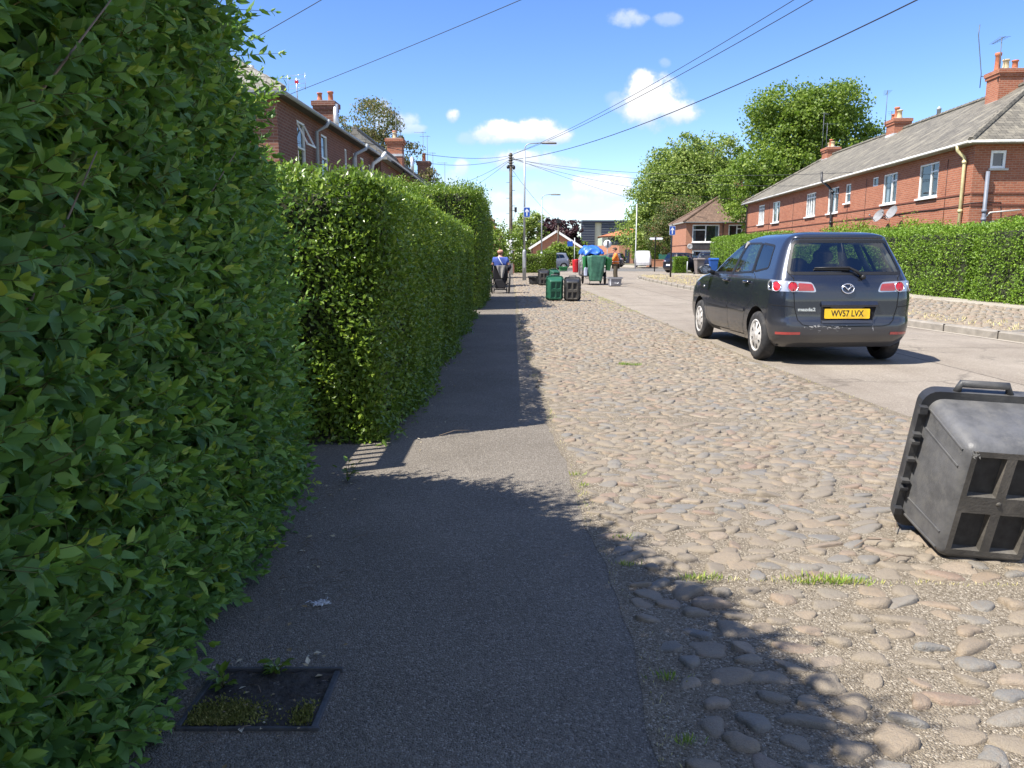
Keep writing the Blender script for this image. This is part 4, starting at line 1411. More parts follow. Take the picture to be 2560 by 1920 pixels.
# ------------------------------------------------------------------ houses
def wall_panel(mb, O, U, u0, u1, z0, z1, holes, nrm, reveal=.09, mi=0):
    """flat wall with real openings; O origin, U unit along, holes (ua,ub,za,zb)"""
    O, U, N = Vector(O), Vector(U), Vector(nrm)
    us = sorted({u0, u1, *[h[0] for h in holes], *[h[1] for h in holes]})
    zs = sorted({z0, z1, *[h[2] for h in holes], *[h[3] for h in holes]})
    flip = U.cross(Vector((0, 0, 1))).dot(N) < 0
    def q(pts):
        mb.poly(pts[::-1] if flip else pts, mi)
    for a, b in zip(us, us[1:]):
        for c, d in zip(zs, zs[1:]):
            m_ = ((a + b) / 2, (c + d) / 2)
            if any(h[0] < m_[0] < h[1] and h[2] < m_[1] < h[3] for h in holes):
                continue
            q([O + U * a + Vector((0, 0, c)), O + U * b + Vector((0, 0, c)), O + U * b + Vector((0, 0, d)), O + U * a + Vector((0, 0, d))])
    for (a, b, c, d) in holes:
        ins = -N * reveal
        for p, r in (((a, c), (a, d)), ((b, d), (b, c)), ((a, d), (b, d)), ((b, c), (a, c))):
            P0 = O + U * p[0] + Vector((0, 0, p[1]))
            P1 = O + U * r[0] + Vector((0, 0, r[1]))
            q([P0, P1, P1 + ins, P0 + ins])


def window(root, O, U, nrm, h, style='two', sill=True, pane='pane', back='room_grey', fw=.055, curtain=0.0, opened=False, arch=False):
    """window set into its opening: frame > pane, sill, curtain"""
    O, U, N = Vector(O), Vector(U), Vector(nrm)
    a, b, c, d = h
    M3 = Matrix((U, N, Vector((0, 0, 1)))).transposed()
    def pt(u, n, z):
        return O + U * u + N * n + Vector((0, 0, z))
    w, hh = b - a, d - c
    f = MB()
    dep = -.055
    for (uc, zc, sx, sz) in ((a + fw / 2, (c + d) / 2, fw, hh), (b - fw / 2, (c + d) / 2, fw, hh), ((a + b) / 2, c + fw / 2, w - 2 * fw, fw), ((a + b) / 2, d - fw / 2, w - 2 * fw, fw)):
        f.box(pt(uc, dep, zc), (sx, .07, sz), M3)
    bars = []
    if style == 'two':          # big light with a casement and fanlight to one side
        bars = [('v', a + w * .60, c + fw, d - fw), ('h', c + hh * .74, a + w * .60, b - fw)]
    elif style == 'twol':
        bars = [('v', a + w * .40, c + fw, d - fw), ('h', c + hh * .74, a + fw, a + w * .40)]
    elif style == 'four':
        bars = [('v', a + w * .25, c + fw, d - fw), ('v', a + w * .5, c + fw, d - fw), ('v', a + w * .75, c + fw, d - fw), ('h', c + hh * .80, a + fw, b - fw)]
    elif style == 'split':
        bars = [('h', c + hh * .5, a + fw, b - fw)]
    elif style == 'three':
        bars = [('v', a + w * .5, c + fw, d - fw), ('h', c + hh * .70, a + fw, a + w * .5)]
    for (k, p, q0, q1) in bars:
        if k == 'v':
            f.box(pt(p, dep + .004, (q0 + q1) / 2), (fw * .9, .066, q1 - q0), M3)
        else:
            f.box(pt((q0 + q1) / 2, dep + .002, p), (q1 - q0, .062, fw * .9), M3)
    fr = f.build('window', 'white_frame', root, uv=False)
    g_ = MB()
    g_.poly([pt(a + fw, dep - .01, c + fw), pt(b - fw, dep - .01, c + fw), pt(b - fw, dep - .01, d - fw), pt(a + fw, dep - .01, d - fw)])
    g_.build('pane', pane, fr, uv=False)
    r_ = MB()
    r_.poly([pt(a, -.35, c), pt(b, -.35, c), pt(b, -.35, d), pt(a, -.35, d)])
    r_.poly([pt(a, -.35, c), pt(a, -.095, c), pt(a, -.095, d), pt(a, -.35, d)])
    r_.poly([pt(b, -.35, c), pt(b, -.095, c), pt(b, -.095, d), pt(b, -.35, d)])
    r_.build('room', back, fr, uv=False)
    if curtain:
        k = 14
        for u0_, u1_ in ((a + fw, a + fw + w * curtain), (b - fw - w * curtain, b - fw)):
            cu = MB()
            for i in range(k):
                p0 = u0_ + (u1_ - u0_) * i / k
                p1 = u0_ + (u1_ - u0_) * (i + 1) / k
                n0 = -.16 + .02 * (i % 2)
                n1 = -.16 + .02 * ((i + 1) % 2)
                cu.poly([pt(p0, n0, c + .03), pt(p1, n1, c + .03), pt(p1, n1, d - .03), pt(p0, n0, d - .03)])
            cu.build('curtain', 'net_curtain', fr, uv=False)
    if sill:
        s_ = MB()
        s_.box(pt((a + b) / 2, .02, c - .035), (w + .12, .15, .065), M3)
        s_.build('sill', 'white_frame' if sill == 'white' else 'stone_sill', fr, uv=False)
    if opened:                  # top-hung light pushed open
        s_ = MB()
        zt, zb = d - fw, c + hh * .5
        th = R(26)
        L = zt - zb
        bot = (math.sin(th) * L, zt - math.cos(th) * L)
        for (ua, ub) in ((a + .02, a + .07), (b - .07, b - .02)):
            s_.bar(pt((ua + ub) / 2, -.02, zt), pt((ua + ub) / 2, -.02 + bot[0], bot[1]), .05, .035)
        s_.bar(pt(a + .02, -.02 + bot[0], bot[1]), pt(b - .02, -.02 + bot[0], bot[1]), .05, .04)
        sa = s_.build('open_sash', 'white_frame', fr, uv=False)
    return fr


def roof_mesh(L, D, ze, zr, over, hip0, hip1, thick=.10):
    """hipped / gabled roof over local x 0..L, y 0..D"""
    mb = MB()
    x0, x1, y0, y1 = -over if hip0 else -.12, L + over if hip1 else L + .12, -over, D + over
    ym = D / 2
    k = (zr - ze) / (ym + over)
    h0 = x0 + ((ym + over) if hip0 else 0)
    h1 = x1 - ((ym + over) if hip1 else 0)
    A, B_, C_, D_ = (x0, y0, ze), (x1, y0, ze), (x1, y1, ze), (x0, y1, ze)
    R0, R1 = (h0, ym, zr), (h1, ym, zr)
    mb.poly([A, B_, R1, R0])
    mb.poly([C_, D_, R0, R1])
    mb.poly([B_, C_, R1])
    mb.poly([D_, A, R0])
    dn = lambda p: (p[0], p[1], p[2] - thick)
    for a, b in ((A, B_), (B_, C_), (C_, D_), (D_, A)):
        mb.poly([dn(a), dn(b), b, a], 1)
    mb.poly([dn(A), dn(D_), dn(C_), dn(B_)], 1)
    # ridge and hip tiles
    def caps(p, q):
        p, q = Vector(p), Vector(q)
        n = max(2, int((q - p).length / .33))
        for i in range(n):
            a = p.lerp(q, i / n)
            b = p.lerp(q, (i + .96) / n)
            mb.tube([a + Vector((0, 0, .0)), b + Vector((0, 0, .02))], .105, 6, 2, smooth=False)
    caps(R0, R1)
    if hip0:
        caps(A, R0)
        caps(D_, R0)
    if hip1:
        caps(B_, R1)
        caps(C_, R1)
    return mb, k


def chimney(root, x, y, z0, z1, w, d, pots, brick, aerial=None):
    mb = MB()
    mb.box((x, y, (z0 + z1 - .32) / 2), (w, d, z1 - .32 - z0))
    mb.box((x, y, z1 - .26), (w + .10, d + .10, .12))
    mb.box((x, y, z1 - .125), (w + .18, d + .18, .15))
    mb.box((x, y, z1 - .035), (w + .02, d + .02, .03), mi=1)
    mb.box((x, y, z0 + .55), (w + .05, d + .05, .12), mi=1)
    ch = mb.build('chimney', [brick, 'lead'], root)
    for (px, py, h, r, m_) in pots:
        p = MB()
        p.lathe([(r * .95, 0), (r, .03), (r * .82, h * .2), (r * .74, h * .82), (r * .95, h * .86), (r * .97, h), (r * .72, h), (r * .66, h * .8)], 12, (x + px, y + py, z1 - .02))
        p.build('pot', m_, ch, uv=False)
    if aerial:
        for kw in aerial:
            a_ = MB()
            bx, by, bz, h, ang, rods, L = kw
            a_.tube([(x + bx, y + by, bz), (x + bx, y + by, bz + h)], .017, 5)
            dv = Vector((math.cos(ang), math.sin(ang), 0.04))
            sv = Vector((-math.sin(ang), math.cos(ang), 0))
            top = Vector((x + bx, y + by, bz + h - .06))
            a_.tube([top - dv * L * .25, top + dv * L * .75], .011, 5)
            for i in range(rods):
                c_ = top + dv * (L * (-.22 + .95 * i / max(1, rods - 1)))
                hw = .20 - .10 * i / rods
                a_.tube([c_ - sv * hw, c_ + sv * hw], .006, 4)
            a_.tube([(x + bx, y + by, bz + .12), (x + bx * .6, y + by * .6, bz + .12)], .014, 4)
            a_.build('aerial', 'aerial_metal', ch, uv=False)
    return ch


def gutter(root, pts, mat, r=.045):
    g_ = MB()
    g_.tube(pts, r, 8, smooth=True)
    return g_.build('gutter', mat, root, uv=False)


def pipe(root, pts, r, mat, name='drainpipe', brackets=()):
    p = MB()
    p.tube(pts, r, 10)
    for z in brackets:
        q = Vector(pts[-1])
        p.lathe([(r * 1.35, -.05), (r * 1.4, 0), (r * 1.35, .05)], 10, (q.x, q.y, z))
    return p.build(name, mat, root, uv=False)


FN = (0, -1, 0)      # front normal, local
def house_shell(root, L, D, ze, zr, brick, roofm, over=.3, hip0=True, hip1=True, front=(), ends=(), back=(), z0=-.1, string=(), soff='soffit', ridge=None):
    mb = MB()
    wall_panel(mb, (0, 0, 0), (1, 0, 0), 0, L, z0, ze - .06, [h[0] for h in front], (0, -1, 0))
    wall_panel(mb, (0, D, 0), (1, 0, 0), 0, L, z0, ze - .06, [h[0] for h in back], (0, 1, 0))
    for xx, nx, key in ((0, -1, 0), (L, 1, 1)):
        hs = [h[0] for h in ends if h[2] == key]
        wall_panel(mb, (xx, 0, 0), (0, 1, 0), 0, D, z0, ze - .06, hs, (nx, 0, 0))
        if not (hip0 if key == 0 else hip1):
            p = [(xx, 0, ze - .06), (xx, D, ze - .06), (xx, D / 2, zr - .12)]
            mb.poly(p if nx > 0 else p[::-1])
    mb.build('wall', brick, root)
    for zz in string:
        s_ = MB()
        s_.box((L / 2, -.012, zz), (L - .01, .028, .05))
        for xx, sg in ((0, -1), (L, 1)):
            s_.box((xx + sg * .013, D / 2, zz), (.028, D - .02, .05))
        s_.build('string_course', 'dark_red', root, uv=False)
    for h in front:
        window(root, (0, 0, 0), (1, 0, 0), (0, -1, 0), h[0], **h[1])
    for h in ends:
        xx, nx = (0, -1) if h[2] == 0 else (L, 1)
        window(root, (xx, 0, 0), (0, 1, 0), (nx, 0, 0), h[0], **h[1])
    rm, k = roof_mesh(L, D, ze, zr, over, hip0, hip1)
    rf = rm.build('roof', [roofm, soff, ridge or roofm], root)
    return rf


# --- right: the long terrace.  local x runs back towards the camera, front faces the road
LT, DT = 30.4, 8.2
ang = math.atan2(.055, 1)
far_p = Vector((15.3 + .055 * 30.4, 26.3 + 30.4, 0))
rt = empty('terraced_house', tuple(far_p), R(-90) - ang, 'long red-brick terrace with grey slate roof behind the hedge on the right', 'terrace')
def u_(s):
    return LT - s
SW = dict(sill='white')
front = [((u_(3.86), u_(2.36), 3.39, 4.62), dict(style='two', curtain=.0, **SW)), ((u_(7.10), u_(5.78), 3.39, 4.60), dict(style='two', curtain=.15, **SW)),
         ((u_(8.25), u_(7.66), 4.22, 4.60), dict(style='one', sill=False)), ((u_(11.40), u_(10.75), 3.72, 4.60), dict(style='split', **SW)),
         ((u_(13.75), u_(12.30), 3.36, 4.60), dict(style='two', curtain=.30, **SW)), ((u_(17.2), u_(15.65), 3.36, 4.60), dict(style='four', curtain=.28, **SW)),
         ((u_(23.85), u_(22.3), 3.32, 4.60), dict(style='two', curtain=.3, **SW)), ((u_(27.3), u_(25.8), 3.34, 4.60), dict(style='four', curtain=.25, **SW)),
         ((u_(3.7), u_(2.3), .85, 2.15), dict(style='two')), ((u_(8.9), u_(8.0), .1, 2.1), dict(style='split', sill=False)), ((u_(13.9), u_(12.4), .85, 2.15), dict(style='two', curtain=.2)),
         ((u_(17.3), u_(15.8), .85, 2.15), dict(style='two')), ((u_(21.4), u_(19.6), 1.2, 2.36), dict(style='three', curtain=.2)), ((u_(27.3), u_(25.8), .85, 2.15), dict(style='two'))]
ends = [((.53, 1.03, 4.10, 4.68), dict(style='one', fw=.085, sill='stone'), 1)]
rf = house_shell(rt, LT, DT, 4.98, 7.72, 'brick_red', 'slate', .32, True, True, front, ends, string=(3.30, 2.92), ridge='slate')
gutter(rt, [(-.30, -.37, 4.90), (LT + .32, -.37, 4.92)], 'gutter_white')
gutter(rt, [(LT + .37, -.34, 4.92), (LT + .37, DT + .3, 4.92)], 'gutter_white')
x = u_(.42)
pipe(rt, [(x, -.37, 4.90), (x, -.36, 4.74), (x - .0, -.12, 4.52), (x, -.09, 4.40), (x, -.09, .1)], .055, 'cream_pipe', brackets=(4.36, 2.75, 1.2))
x = u_(13.45)
pipe(rt, [(x - .12, -.46, 5.42), (x - .10, -.45, 4.98), (x + .25, -.16, 4.62), (x + .55, -.10, 4.40), (x + .60, -.10, .1)], .06, 'black_pipe', 'soil_pipe', (4.38, 2.9))
x = u_(30.2)
pipe(rt, [(x, -.34, 4.88), (x, -.10, 4.6), (x, -.09, .1)], .045, 'black_pipe')
pipe(rt, [(LT + .11, .43, 4.00), (LT + .11, .43, .1)], .062, 'grey_pipe', 'soil_pipe', (2.72, 2.45))
pipe(rt, [(LT + .06, 1.62, 2.76), (LT + .11, .62, 2.67), (LT + .11, .47, 2.5)], .024, 'gutter_white', 'waste_pipe')
v_ = MB()
v_.lathe([(.0, 0), (.15, 0), (.15, .03), (.12, .08), (.06, .09), (0, .09)], 14, (LT + .01, .76, 2.26), Matrix.Rotation(R(90), 3, 'Y'))
v_.build('vent', 'dish_grey', rt, uv=False)
# wall cables
cb = MB()
cb.tube([(LT + .012, .0, 2.98), (LT + .012, .5, 3.02), (LT + .012, 1.0, 3.0), (LT + .012, 1.04, 2.5), (LT + .012, 1.03, 1.9)], .012, 5)
cb.build('wall_cable', 'cable_black', rt, uv=False)
cb = MB()
cb.tube([(u_(0), -.012, 2.98), (u_(2.4), -.03, 2.9), (u_(4.2), -.03, 2.94), (u_(7), -.03, 2.86), (u_(10), -.03, 2.9)], .011, 5)
cb.build('wall_cable', 'cable_black', rt, uv=False)
for s in (1.7, 8.9, 11.0, 19.5, 24.6):
    cb = MB()
    cb.tube([(u_(s), -.012, 4.6), (u_(s), -.012, 2.2)], .008, 4)
    cb.build('wall_cable', 'cable_black', rt, uv=False)
A45 = math.pi
chimney(rt, u_(5.6), DT / 2 - .35, 6.6, 8.42, .92, .92, [(-.24, -.22, .72, .13, 'pot_clay'), (.22, -.15, .36, .14, 'pot_buff'), (.1, .26, .36, .13, 'pot_clay')], 'brick_red',
        [(.42, -.5, 7.9, 1.65, A45 * .95, 7, 1.3)])
an = MB()
an.tube([(u_(5.6) - .50, DT / 2 - .82, 8.30), (u_(5.6) - .66, DT / 2 - .95, 8.34)], .018, 5)
an.tube([(u_(5.6) - .66, DT / 2 - .95, 7.9), (u_(5.6) - .66, DT / 2 - .95, 8.45), (u_(5.6) - 1.05, DT / 2 - 1.0, 10.0), (u_(5.6) - 1.02, DT / 2 - 1.0, 10.4)], .018, 5)
an.build('aerial_mast', 'aerial_metal', rt, uv=False)
chimney(rt, u_(15.7), DT / 2 - .1, 6.9, 8.28, 1.0, .8, [(-.38, -.1, .32, .14, 'pot_clay'), (-.05, -.1, .62, .14, 'pot_clay'), (.3, -.1, .42, .15, 'pot_buff')], 'brick_red',
        [(-.45, -.5, 7.7, 2.1, A45 * .9, 5, 1.6), (-.70, -.1, 7.7, 1.1, A45 * .88, 3, 1.5)])
chimney(rt, u_(26.0), DT / 2, 6.9, 8.24, 1.05, .75, [(-.3, 0, .34, .13, 'pot_buff'), (.0, 0, .52, .13, 'pot_clay'), (.34, 0, .34, .14, 'pot_buff')], 'brick_red',
        [(-.35, -.45, 7.8, 2.7, A45 * .8, 4, 1.0), (.42, -.45, 7.8, 1.9, A45 * .6, 4, 1.0)])
fl_ = MB()
fl_.lathe([(.09, 0), (.09, .35), (.13, .36), (.02, .5)], 10, (u_(11.6), DT / 2, 7.66))
fl_.build('roof_vent', 'lead', rt, uv=False)
for k, (s, z) in enumerate(((6.2, 2.86), (4.95, 2.93))):
    dm = MB()
    Mx = Matrix.Rotation(R(62), 3, 'X') @ Matrix.Rotation(R(14), 3, 'Y')
    cpos = Vector((u_(s), -.42, z))
    prof = [(.0, 0.0), (.12, .012), (.20, .035), (.275, .07), (.28, .074), (.275, .064), (.20, .027), (.12, .002), (0, -.01)]
    dm.lathe(prof, 22, cpos, Mx)
    dm.tube([cpos + Mx @ Vector((0, -.26, .06)), cpos + Mx @ Vector((0, -.18, .42))], .012, 5)
    dm.ball(cpos + Mx @ Vector((0, -.17, .43)), .04, 8, 5)
    dm.tube([cpos, (u_(s) - .02, -.12, z - .14), (u_(s) - .02, -.01, z - .14)], .02, 6)
    dm.build('satellite_dish', 'dish_grey', rt, uv=False)

# --- right: house with the brown tiled roof, front faces the camera-left
h2 = empty('brick_house', (15.55, 70.0, 0), R(-1.5), 'brick house with brown tiled roof and dark timber panel between its windows', 'house')
front = [((.55, 2.95, 2.45, 4.0), dict(style='three', sill='white', fw=.10, curtain=.1)), ((3.75, 5.0, 2.6, 4.0), dict(style='two', sill='white', fw=.1)), ((.6, 2.6, -.05, 1.75), dict(style='three', sill=False, fw=.13, curtain=.12))]
house_shell(h2, 11.0, 7.0, 4.25, 6.6, 'brick_far', 'tile_brown', .3, True, True, front, [], string=(2.2,), z0=-.1)
tp = MB()
for k in range(9):
    tp.box((1.75, -.03, 1.83 + k * .062), (2.35, .05 - .012 * (k % 2), .060))
tp.build('timber_panel', 'timber_clad', h2)
gutter(h2, [(-.3, -.36, 4.16), (11.3, -.36, 4.16)], 'black_pipe', .05)
pipe(h2, [(3.25, -.34, 4.14), (3.25, -.1, 3.95), (3.25, -.09, .0)], .035, 'black_pipe')
chimney(h2, 5.35, 3.5, 6.0, 8.3, .6, .9, [], 'brick_far')
dm = MB()
dm.lathe([(.0, 0.0), (.16, .02), (.28, .07), (.16, .01), (0, -.01)], 14, (-.55 + .9, -.25, 2.05), Matrix.Rotation(R(70), 3, 'X'))
dm.tube([(.35, -.25, 2.05), (.35, -.02, 1.95)], .02, 5)
dm.build('satellite_dish', 'dish_grey', h2, uv=False)

# --- left: dark-brick terrace seen over the hedge
lt = empty('terraced_house', (-5.56, 19.0, 0), R(90) - math.atan2(.026, 1), 'dark red-brick terrace in shade over the hedges on the left', 'terrace')
LL, LD = 11.3, 7.6
front = [((1.55, 2.30, 3.35, 4.70), dict(style='split', opened=True, sill='stone')), ((3.85, 4.55, 3.40, 4.70), dict(style='split', sill='stone', curtain=.2)), ((6.65, 6.98, 3.70, 4.66), dict(style='split', sill=False)),
         ((7.85, 8.5, 3.40, 4.68), dict(style='split', curtain=.3, sill='stone')), ((8.95, 9.55, 3.40, 4.68), dict(style='split', curtain=.3, sill='stone')), ((10.3, 10.75, 3.6, 4.6), dict(style='split', sill=False))]
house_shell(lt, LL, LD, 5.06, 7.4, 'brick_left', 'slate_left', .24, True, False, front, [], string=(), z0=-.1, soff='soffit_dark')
gutter(lt, [(-.22, -.29, 4.98), (LL, -.29, 5.0)], 'gutter_grey', .05)
gutter(lt, [(-.29, -.26, 4.98), (-.29, LD, 4.98)], 'gutter_grey', .05)
pipe(lt, [(3.25, -.42, 4.96), (3.22, -.34, 4.80), (3.05, -.10, 4.62), (3.05, -.09, .1)], .05, 'gutter_grey')
pipe(lt, [(8.1, -.44, 4.98), (8.05, -.40, 4.82), (7.55, -.16, 4.60), (7.5, -.10, 4.45), (7.5, -.09, .1)], .055, 'gutter_grey')
pipe(lt, [(11.0, -.50, 5.06), (10.75, -.44, 4.88), (10.35, -.16, 4.60), (10.3, -.12, 4.4), (10.3, -.09, .1)], .07, 'gutter_white')
pipe(lt, [(1.3, 1.0, 5.2), (1.3, 1.0, 5.95)], .06, 'flue_metal', 'flue')
pipe(lt, [(7.9, .55, 5.2), (7.9, .55, 6.25)], .09, 'flue_metal', 'flue')
chimney(lt, 8.2, .95, 4.9, 6.40, .62, .62, [(-.15, .16, .26, .10, 'pot_clay'), (.15, -.13, .36, .11, 'pot_clay')], 'brick_left')
ae = MB()
b0 = Vector((2.55, .25, 5.2))
ae.tube([b0, b0 + Vector((0, 0, .72))], .016, 5)
c0 = b0 + Vector((0, 0, .62))
for dz in (-.16, -.05, .06, .17):
    ae.tube([c0 + Vector((-.1, -.26, dz)), c0 + Vector((.1, .26, dz))], .005, 4)
for sgn in (-1, 1):
    ae.tube([c0 + Vector((.1 * sgn, .26 * sgn, -.22)), c0 + Vector((.1 * sgn, .26 * sgn, .22))], .006, 4)
ae.box(c0 + Vector((0, 0, .0)), (.05, .09, .07), mi=1)
ae.build('aerial', ['aerial_alu', 'red_plastic'], lt, uv=False)

# --- left: lower wing with its slate roof, next along
lw = empty('terraced_house', (-5.02, 30.5, 0), R(90) - math.atan2(.012, 1), 'lower brick house with grey slate roof and lone chimney, second on the left', 'house')
front = [((1.6, 2.25, 3.4, 4.5), dict(style='split', sill='stone')), ((9.0, 9.7, 3.4, 4.5), dict(style='split', sill='stone'))]
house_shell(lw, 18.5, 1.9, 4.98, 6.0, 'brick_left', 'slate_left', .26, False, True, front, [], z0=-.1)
gutter(lw, [(.8, -.31, 4.90), (18.6, -.31, 4.90)], 'black_pipe', .05)
pipe(lw, [(4.1, -.31, 4.9), (4.0, -.1, 4.6), (4.0, -.09, .1)], .05, 'black_pipe')
chimney(lw, 9.9, 1.0, 5.7, 7.1, .75, .75, [(-.16, 0, .3, .12, 'pot_buff'), (.16, .05, .42, .13, 'pot_clay')], 'brick_red', [(-.32, -.1, 6.3, 2.0, 1.2, 4, .6), (-.15, -.3, 6.2, 1.9, 1.4, 3, .5)])
pipe(lw, [(15.2, .9, 5.9), (15.2, .9, 6.85)], .10, 'flue_metal', 'flue')
# --- left: houses further along
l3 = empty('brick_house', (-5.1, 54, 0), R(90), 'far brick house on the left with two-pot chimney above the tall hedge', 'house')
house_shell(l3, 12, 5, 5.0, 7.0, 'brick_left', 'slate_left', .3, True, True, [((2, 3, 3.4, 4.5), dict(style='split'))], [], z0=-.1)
chimney(l3, 6.5, 1.6, 6.0, 8.35, .9, .9, [(-.2, 0, .4, .14, 'pot_clay'), (.2, 0, .62, .15, 'pot_clay')], 'brick_left', [(-.2, -.3, 7.0, 3.2, 1.2, 4, .8), (.6, .1, 7.0, 3.6, 1.5, 4, .9), (4.5, -1.2, 6.2, 2.6, 1.5, 3, .8), (-3.2, -1.0, 6.2, 2.4, 1.5, 3, .8)])
l4 = empty('brick_house', (-1.95, 70, 0), R(90), 'small house with dark eaves just behind the telegraph pole', 'house')
house_shell(l4, 9, 6, 4.3, 6.3, 'brick_left', 'tile_brown', .4, True, True, [((1, 2, 2.6, 3.8), dict(style='split'))], [], z0=-.1)
chimney(l4, 3.0, .6, 4.6, 6.1, .35, .35, [(0, 0, .5, .1, 'black_pipe')], 'brick_left')
l5 = empty('brick_house', (-1.2, 86, 0), R(90), 'house with bright orange tiled roof left of the nearer lamp post', 'house')
house_shell(l5, 7, 6.5, 3.7, 6.4, 'brick_left', 'tile_orange', .3, False, False, [((1, 2, 1.2, 2.6), dict(style='split'))], [], z0=-.1)
# brick bungalow with its gable towards the street
bg = empty('brick_bungalow', (2.35, 88, 0), R(-90), 'brick bungalow with white-edged gable behind the lamp posts', 'bungalow')
bl = MB()
Wg = 5.3
bg.rotation_euler = (0, 0, 0)
for (pts) in ([(0, 0, -.1), (Wg, 0, -.1), (Wg, 0, 2.3), (Wg / 2, 0, 3.9), (0, 0, 2.3)], [(Wg, 0, -.1), (Wg, 9, -.1), (Wg, 9, 2.3), (Wg, 0, 2.3)], [(0, 9, -.1), (0, 0, -.1), (0, 0, 2.3), (0, 9, 2.3)], [(Wg, 9, -.1), (0, 9, -.1), (0, 9, 2.3), (Wg / 2, 9, 3.9), (Wg, 9, 2.3)]):
    bl.poly(pts)
bl.build('wall', 'brick_far', bg)
rr = MB()
for sg in (-1, 1):
    e = (Wg / 2 + sg * (Wg / 2 + .45), 2.03)
    n_ = Vector((sg * .52, 0, .85))
    p0, p1 = Vector((Wg / 2, -.25, 3.98)), Vector((e[0], -.25, e[1]))
    q0, q1 = p0 + Vector((0, 9.5, 0)), p1 + Vector((0, 9.5, 0))
    up = Vector((0, 0, .12))
    face = [p0 + up, p1 + up, q1 + up, q0 + up]
    rr.poly(face if sg < 0 else face[::-1])
    face = [p0, q0, q1, p1]
    rr.poly(face if sg < 0 else face[::-1])
    rr.poly([p1, p1 + up, q1 + up, q1])
rr.build('roof', 'tile_brown', bg)
bb = MB()
for sg in (-1, 1):
    bb.bar((Wg / 2, -.28, 3.98), (Wg / 2 + sg * (Wg / 2 + .45), -.28, 2.03), .05, .24)
bb.build('bargeboard', 'white_frame', bg, uv=False)
pipe(bg, [(Wg + .05, -.05, 2.2), (Wg + .05, -.05, 0)], .05, 'black_pipe')

# --- the dark and cream office block at the end of the street
of = empty('office_block', (18.4, 200, 0), 0, 'modern office block of dark glazed bands and cream walls at the end of the street', 'office')
o_ = MB()
o_.box((7.5, 6, 4.8), (10.0, 12, 9.6))
o_.build('wall', 'cream_panel', of)
o_ = MB()
o_.box((.95, -.2, 4.9), (3.5, .7, 9.8))
o_.box((8.5, -.25, 8.15), (8.2, .5, 3.3))
o_.box((6.6, 3.5, 9.95), (14.5, 9.0, .5))
o_.build('cladding', 'dark_clad', of)
o_ = MB()
for z in np.arange(.8, 9.6, .62):
    o_.box((.95, -.58, z), (3.54, .06, .045))
for z in np.arange(6.9, 9.6, .62):
    o_.box((8.5, -.53, z), (8.2, .05, .05))
o_.build('louvre', 'galv', of, uv=False)
for x, z, w_ in ((5.4, 4.4, 1.4), (9.0, 4.4, 1.4)):
    f = MB()
    f.box((x, -.03, z), (w_, .06, 1.6))
    f = f.build('window', 'dark_clad', of, uv=False)
    p = MB()
    p.poly([(x - w_ / 2 + .1, -.08, z - .7), (x + w_ / 2 - .1, -.08, z - .7), (x + w_ / 2 - .1, -.08, z + .7), (x - w_ / 2 + .1, -.08, z + .7)])
    p.build('pane', 'pane', f, uv=False)
# --- red-roofed brick office in front of it
ro = empty('brick_office', (20.0, 138, 0), 0, 'two-storey brick office with red tiled roof and band of dark windows', 'office')
poly = [(-3.9, 2.5), (-3.0, 0.4), (-1.2, -1.0), (6.5, -1.0), (8.5, 4), (8.5, 10), (-3.9, 10)]
w_ = MB()
w_.prism(poly, -.1, 3.1)
w_.prism([(p[0] * .985, p[1] * .985 + .03) for p in poly], 4.5, 4.8)
w_.build('wall', 'brick_far', ro)
w_ = MB()
w_.prism([(p[0] * .97, p[1] * .97 + .05) for p in poly], 3.1, 4.5)
w_.build('window_band', 'pane', ro, uv=False)
w_ = MB()
w_.prism([(p[0] * .90, p[1] * .90 + .4) for p in poly], 3.1, 4.5)
w_.build('room', 'room_grey', ro, uv=False)
w_ = MB()
for a, b in zip(poly, poly[1:5]):
    L = math.hypot(b[0] - a[0], b[1] - a[1])
    for k in range(int(L / 1.3) + 1):
        f = k / max(1, int(L / 1.3))
        w_.box(((a[0] + (b[0] - a[0]) * f) * .975, (a[1] + (b[1] - a[1]) * f) * .975, 3.8), (.10, .10, 1.4))
w_.build('mullion', 'galv_white', ro, uv=False)
w_ = MB()
b0 = w_.addv([(p[0] * 1.05, p[1] * 1.05 - .1, 4.75) for p in poly])
t0 = w_.addv([(2.2 + (p[0] - 2.2) * .25, 4 + (p[1] - 4) * .25, 6.1) for p in poly])
for k in range(len(poly)):
    k2 = (k + 1) % len(poly)
    w_.face((b0 + k, b0 + k2, t0 + k2, t0 + k))
w_.face([t0 + k for k in range(len(poly))])
w_.face([b0 + k for k in reversed(range(len(poly)))])
w_.build('roof', 'tile_orange', ro)
for k in range(4):
    d_ = MB()
    d_.box((.2 + k * 1.5, -1.03, 1.2), (.75, .10, 2.3))
    d_.build('door', 'dark_clad', ro, uv=False)
# low brick wall with green fence
lwl = empty('garden_wall', (17.6, 84.5, 0), 0, 'low brick wall with green fence panel right of the small white van', 'wall')
w_ = MB()
w_.box((0, 0, .45), (6.0, .25, .72))
w_.box((0, 0, .84), (6.05, .30, .06))
w_.build('wall', 'brick_far', lwl)
w_ = MB()
for k in range(24):
    w_.box((-1.6 + k * .125, .2, 1.15), (.11, .03, .62))
w_.build('fence_panel', 'fence_green', lwl, uv=False)
gp_ = empty('gate_pillar', (-.05, 55.8, 0), 0, 'brick gate pillar with pale cap at the end of the dark hedge', 'pillar')
w_ = MB()
w_.box((0, 0, .80), (.42, .42, 1.6))
w_.build('pillar', 'brick_left', gp_)
w_ = MB()
w_.box((0, 0, 1.64), (.54, .54, .08))
w_.build('cap', 'pavement_pale', gp_, uv=False)

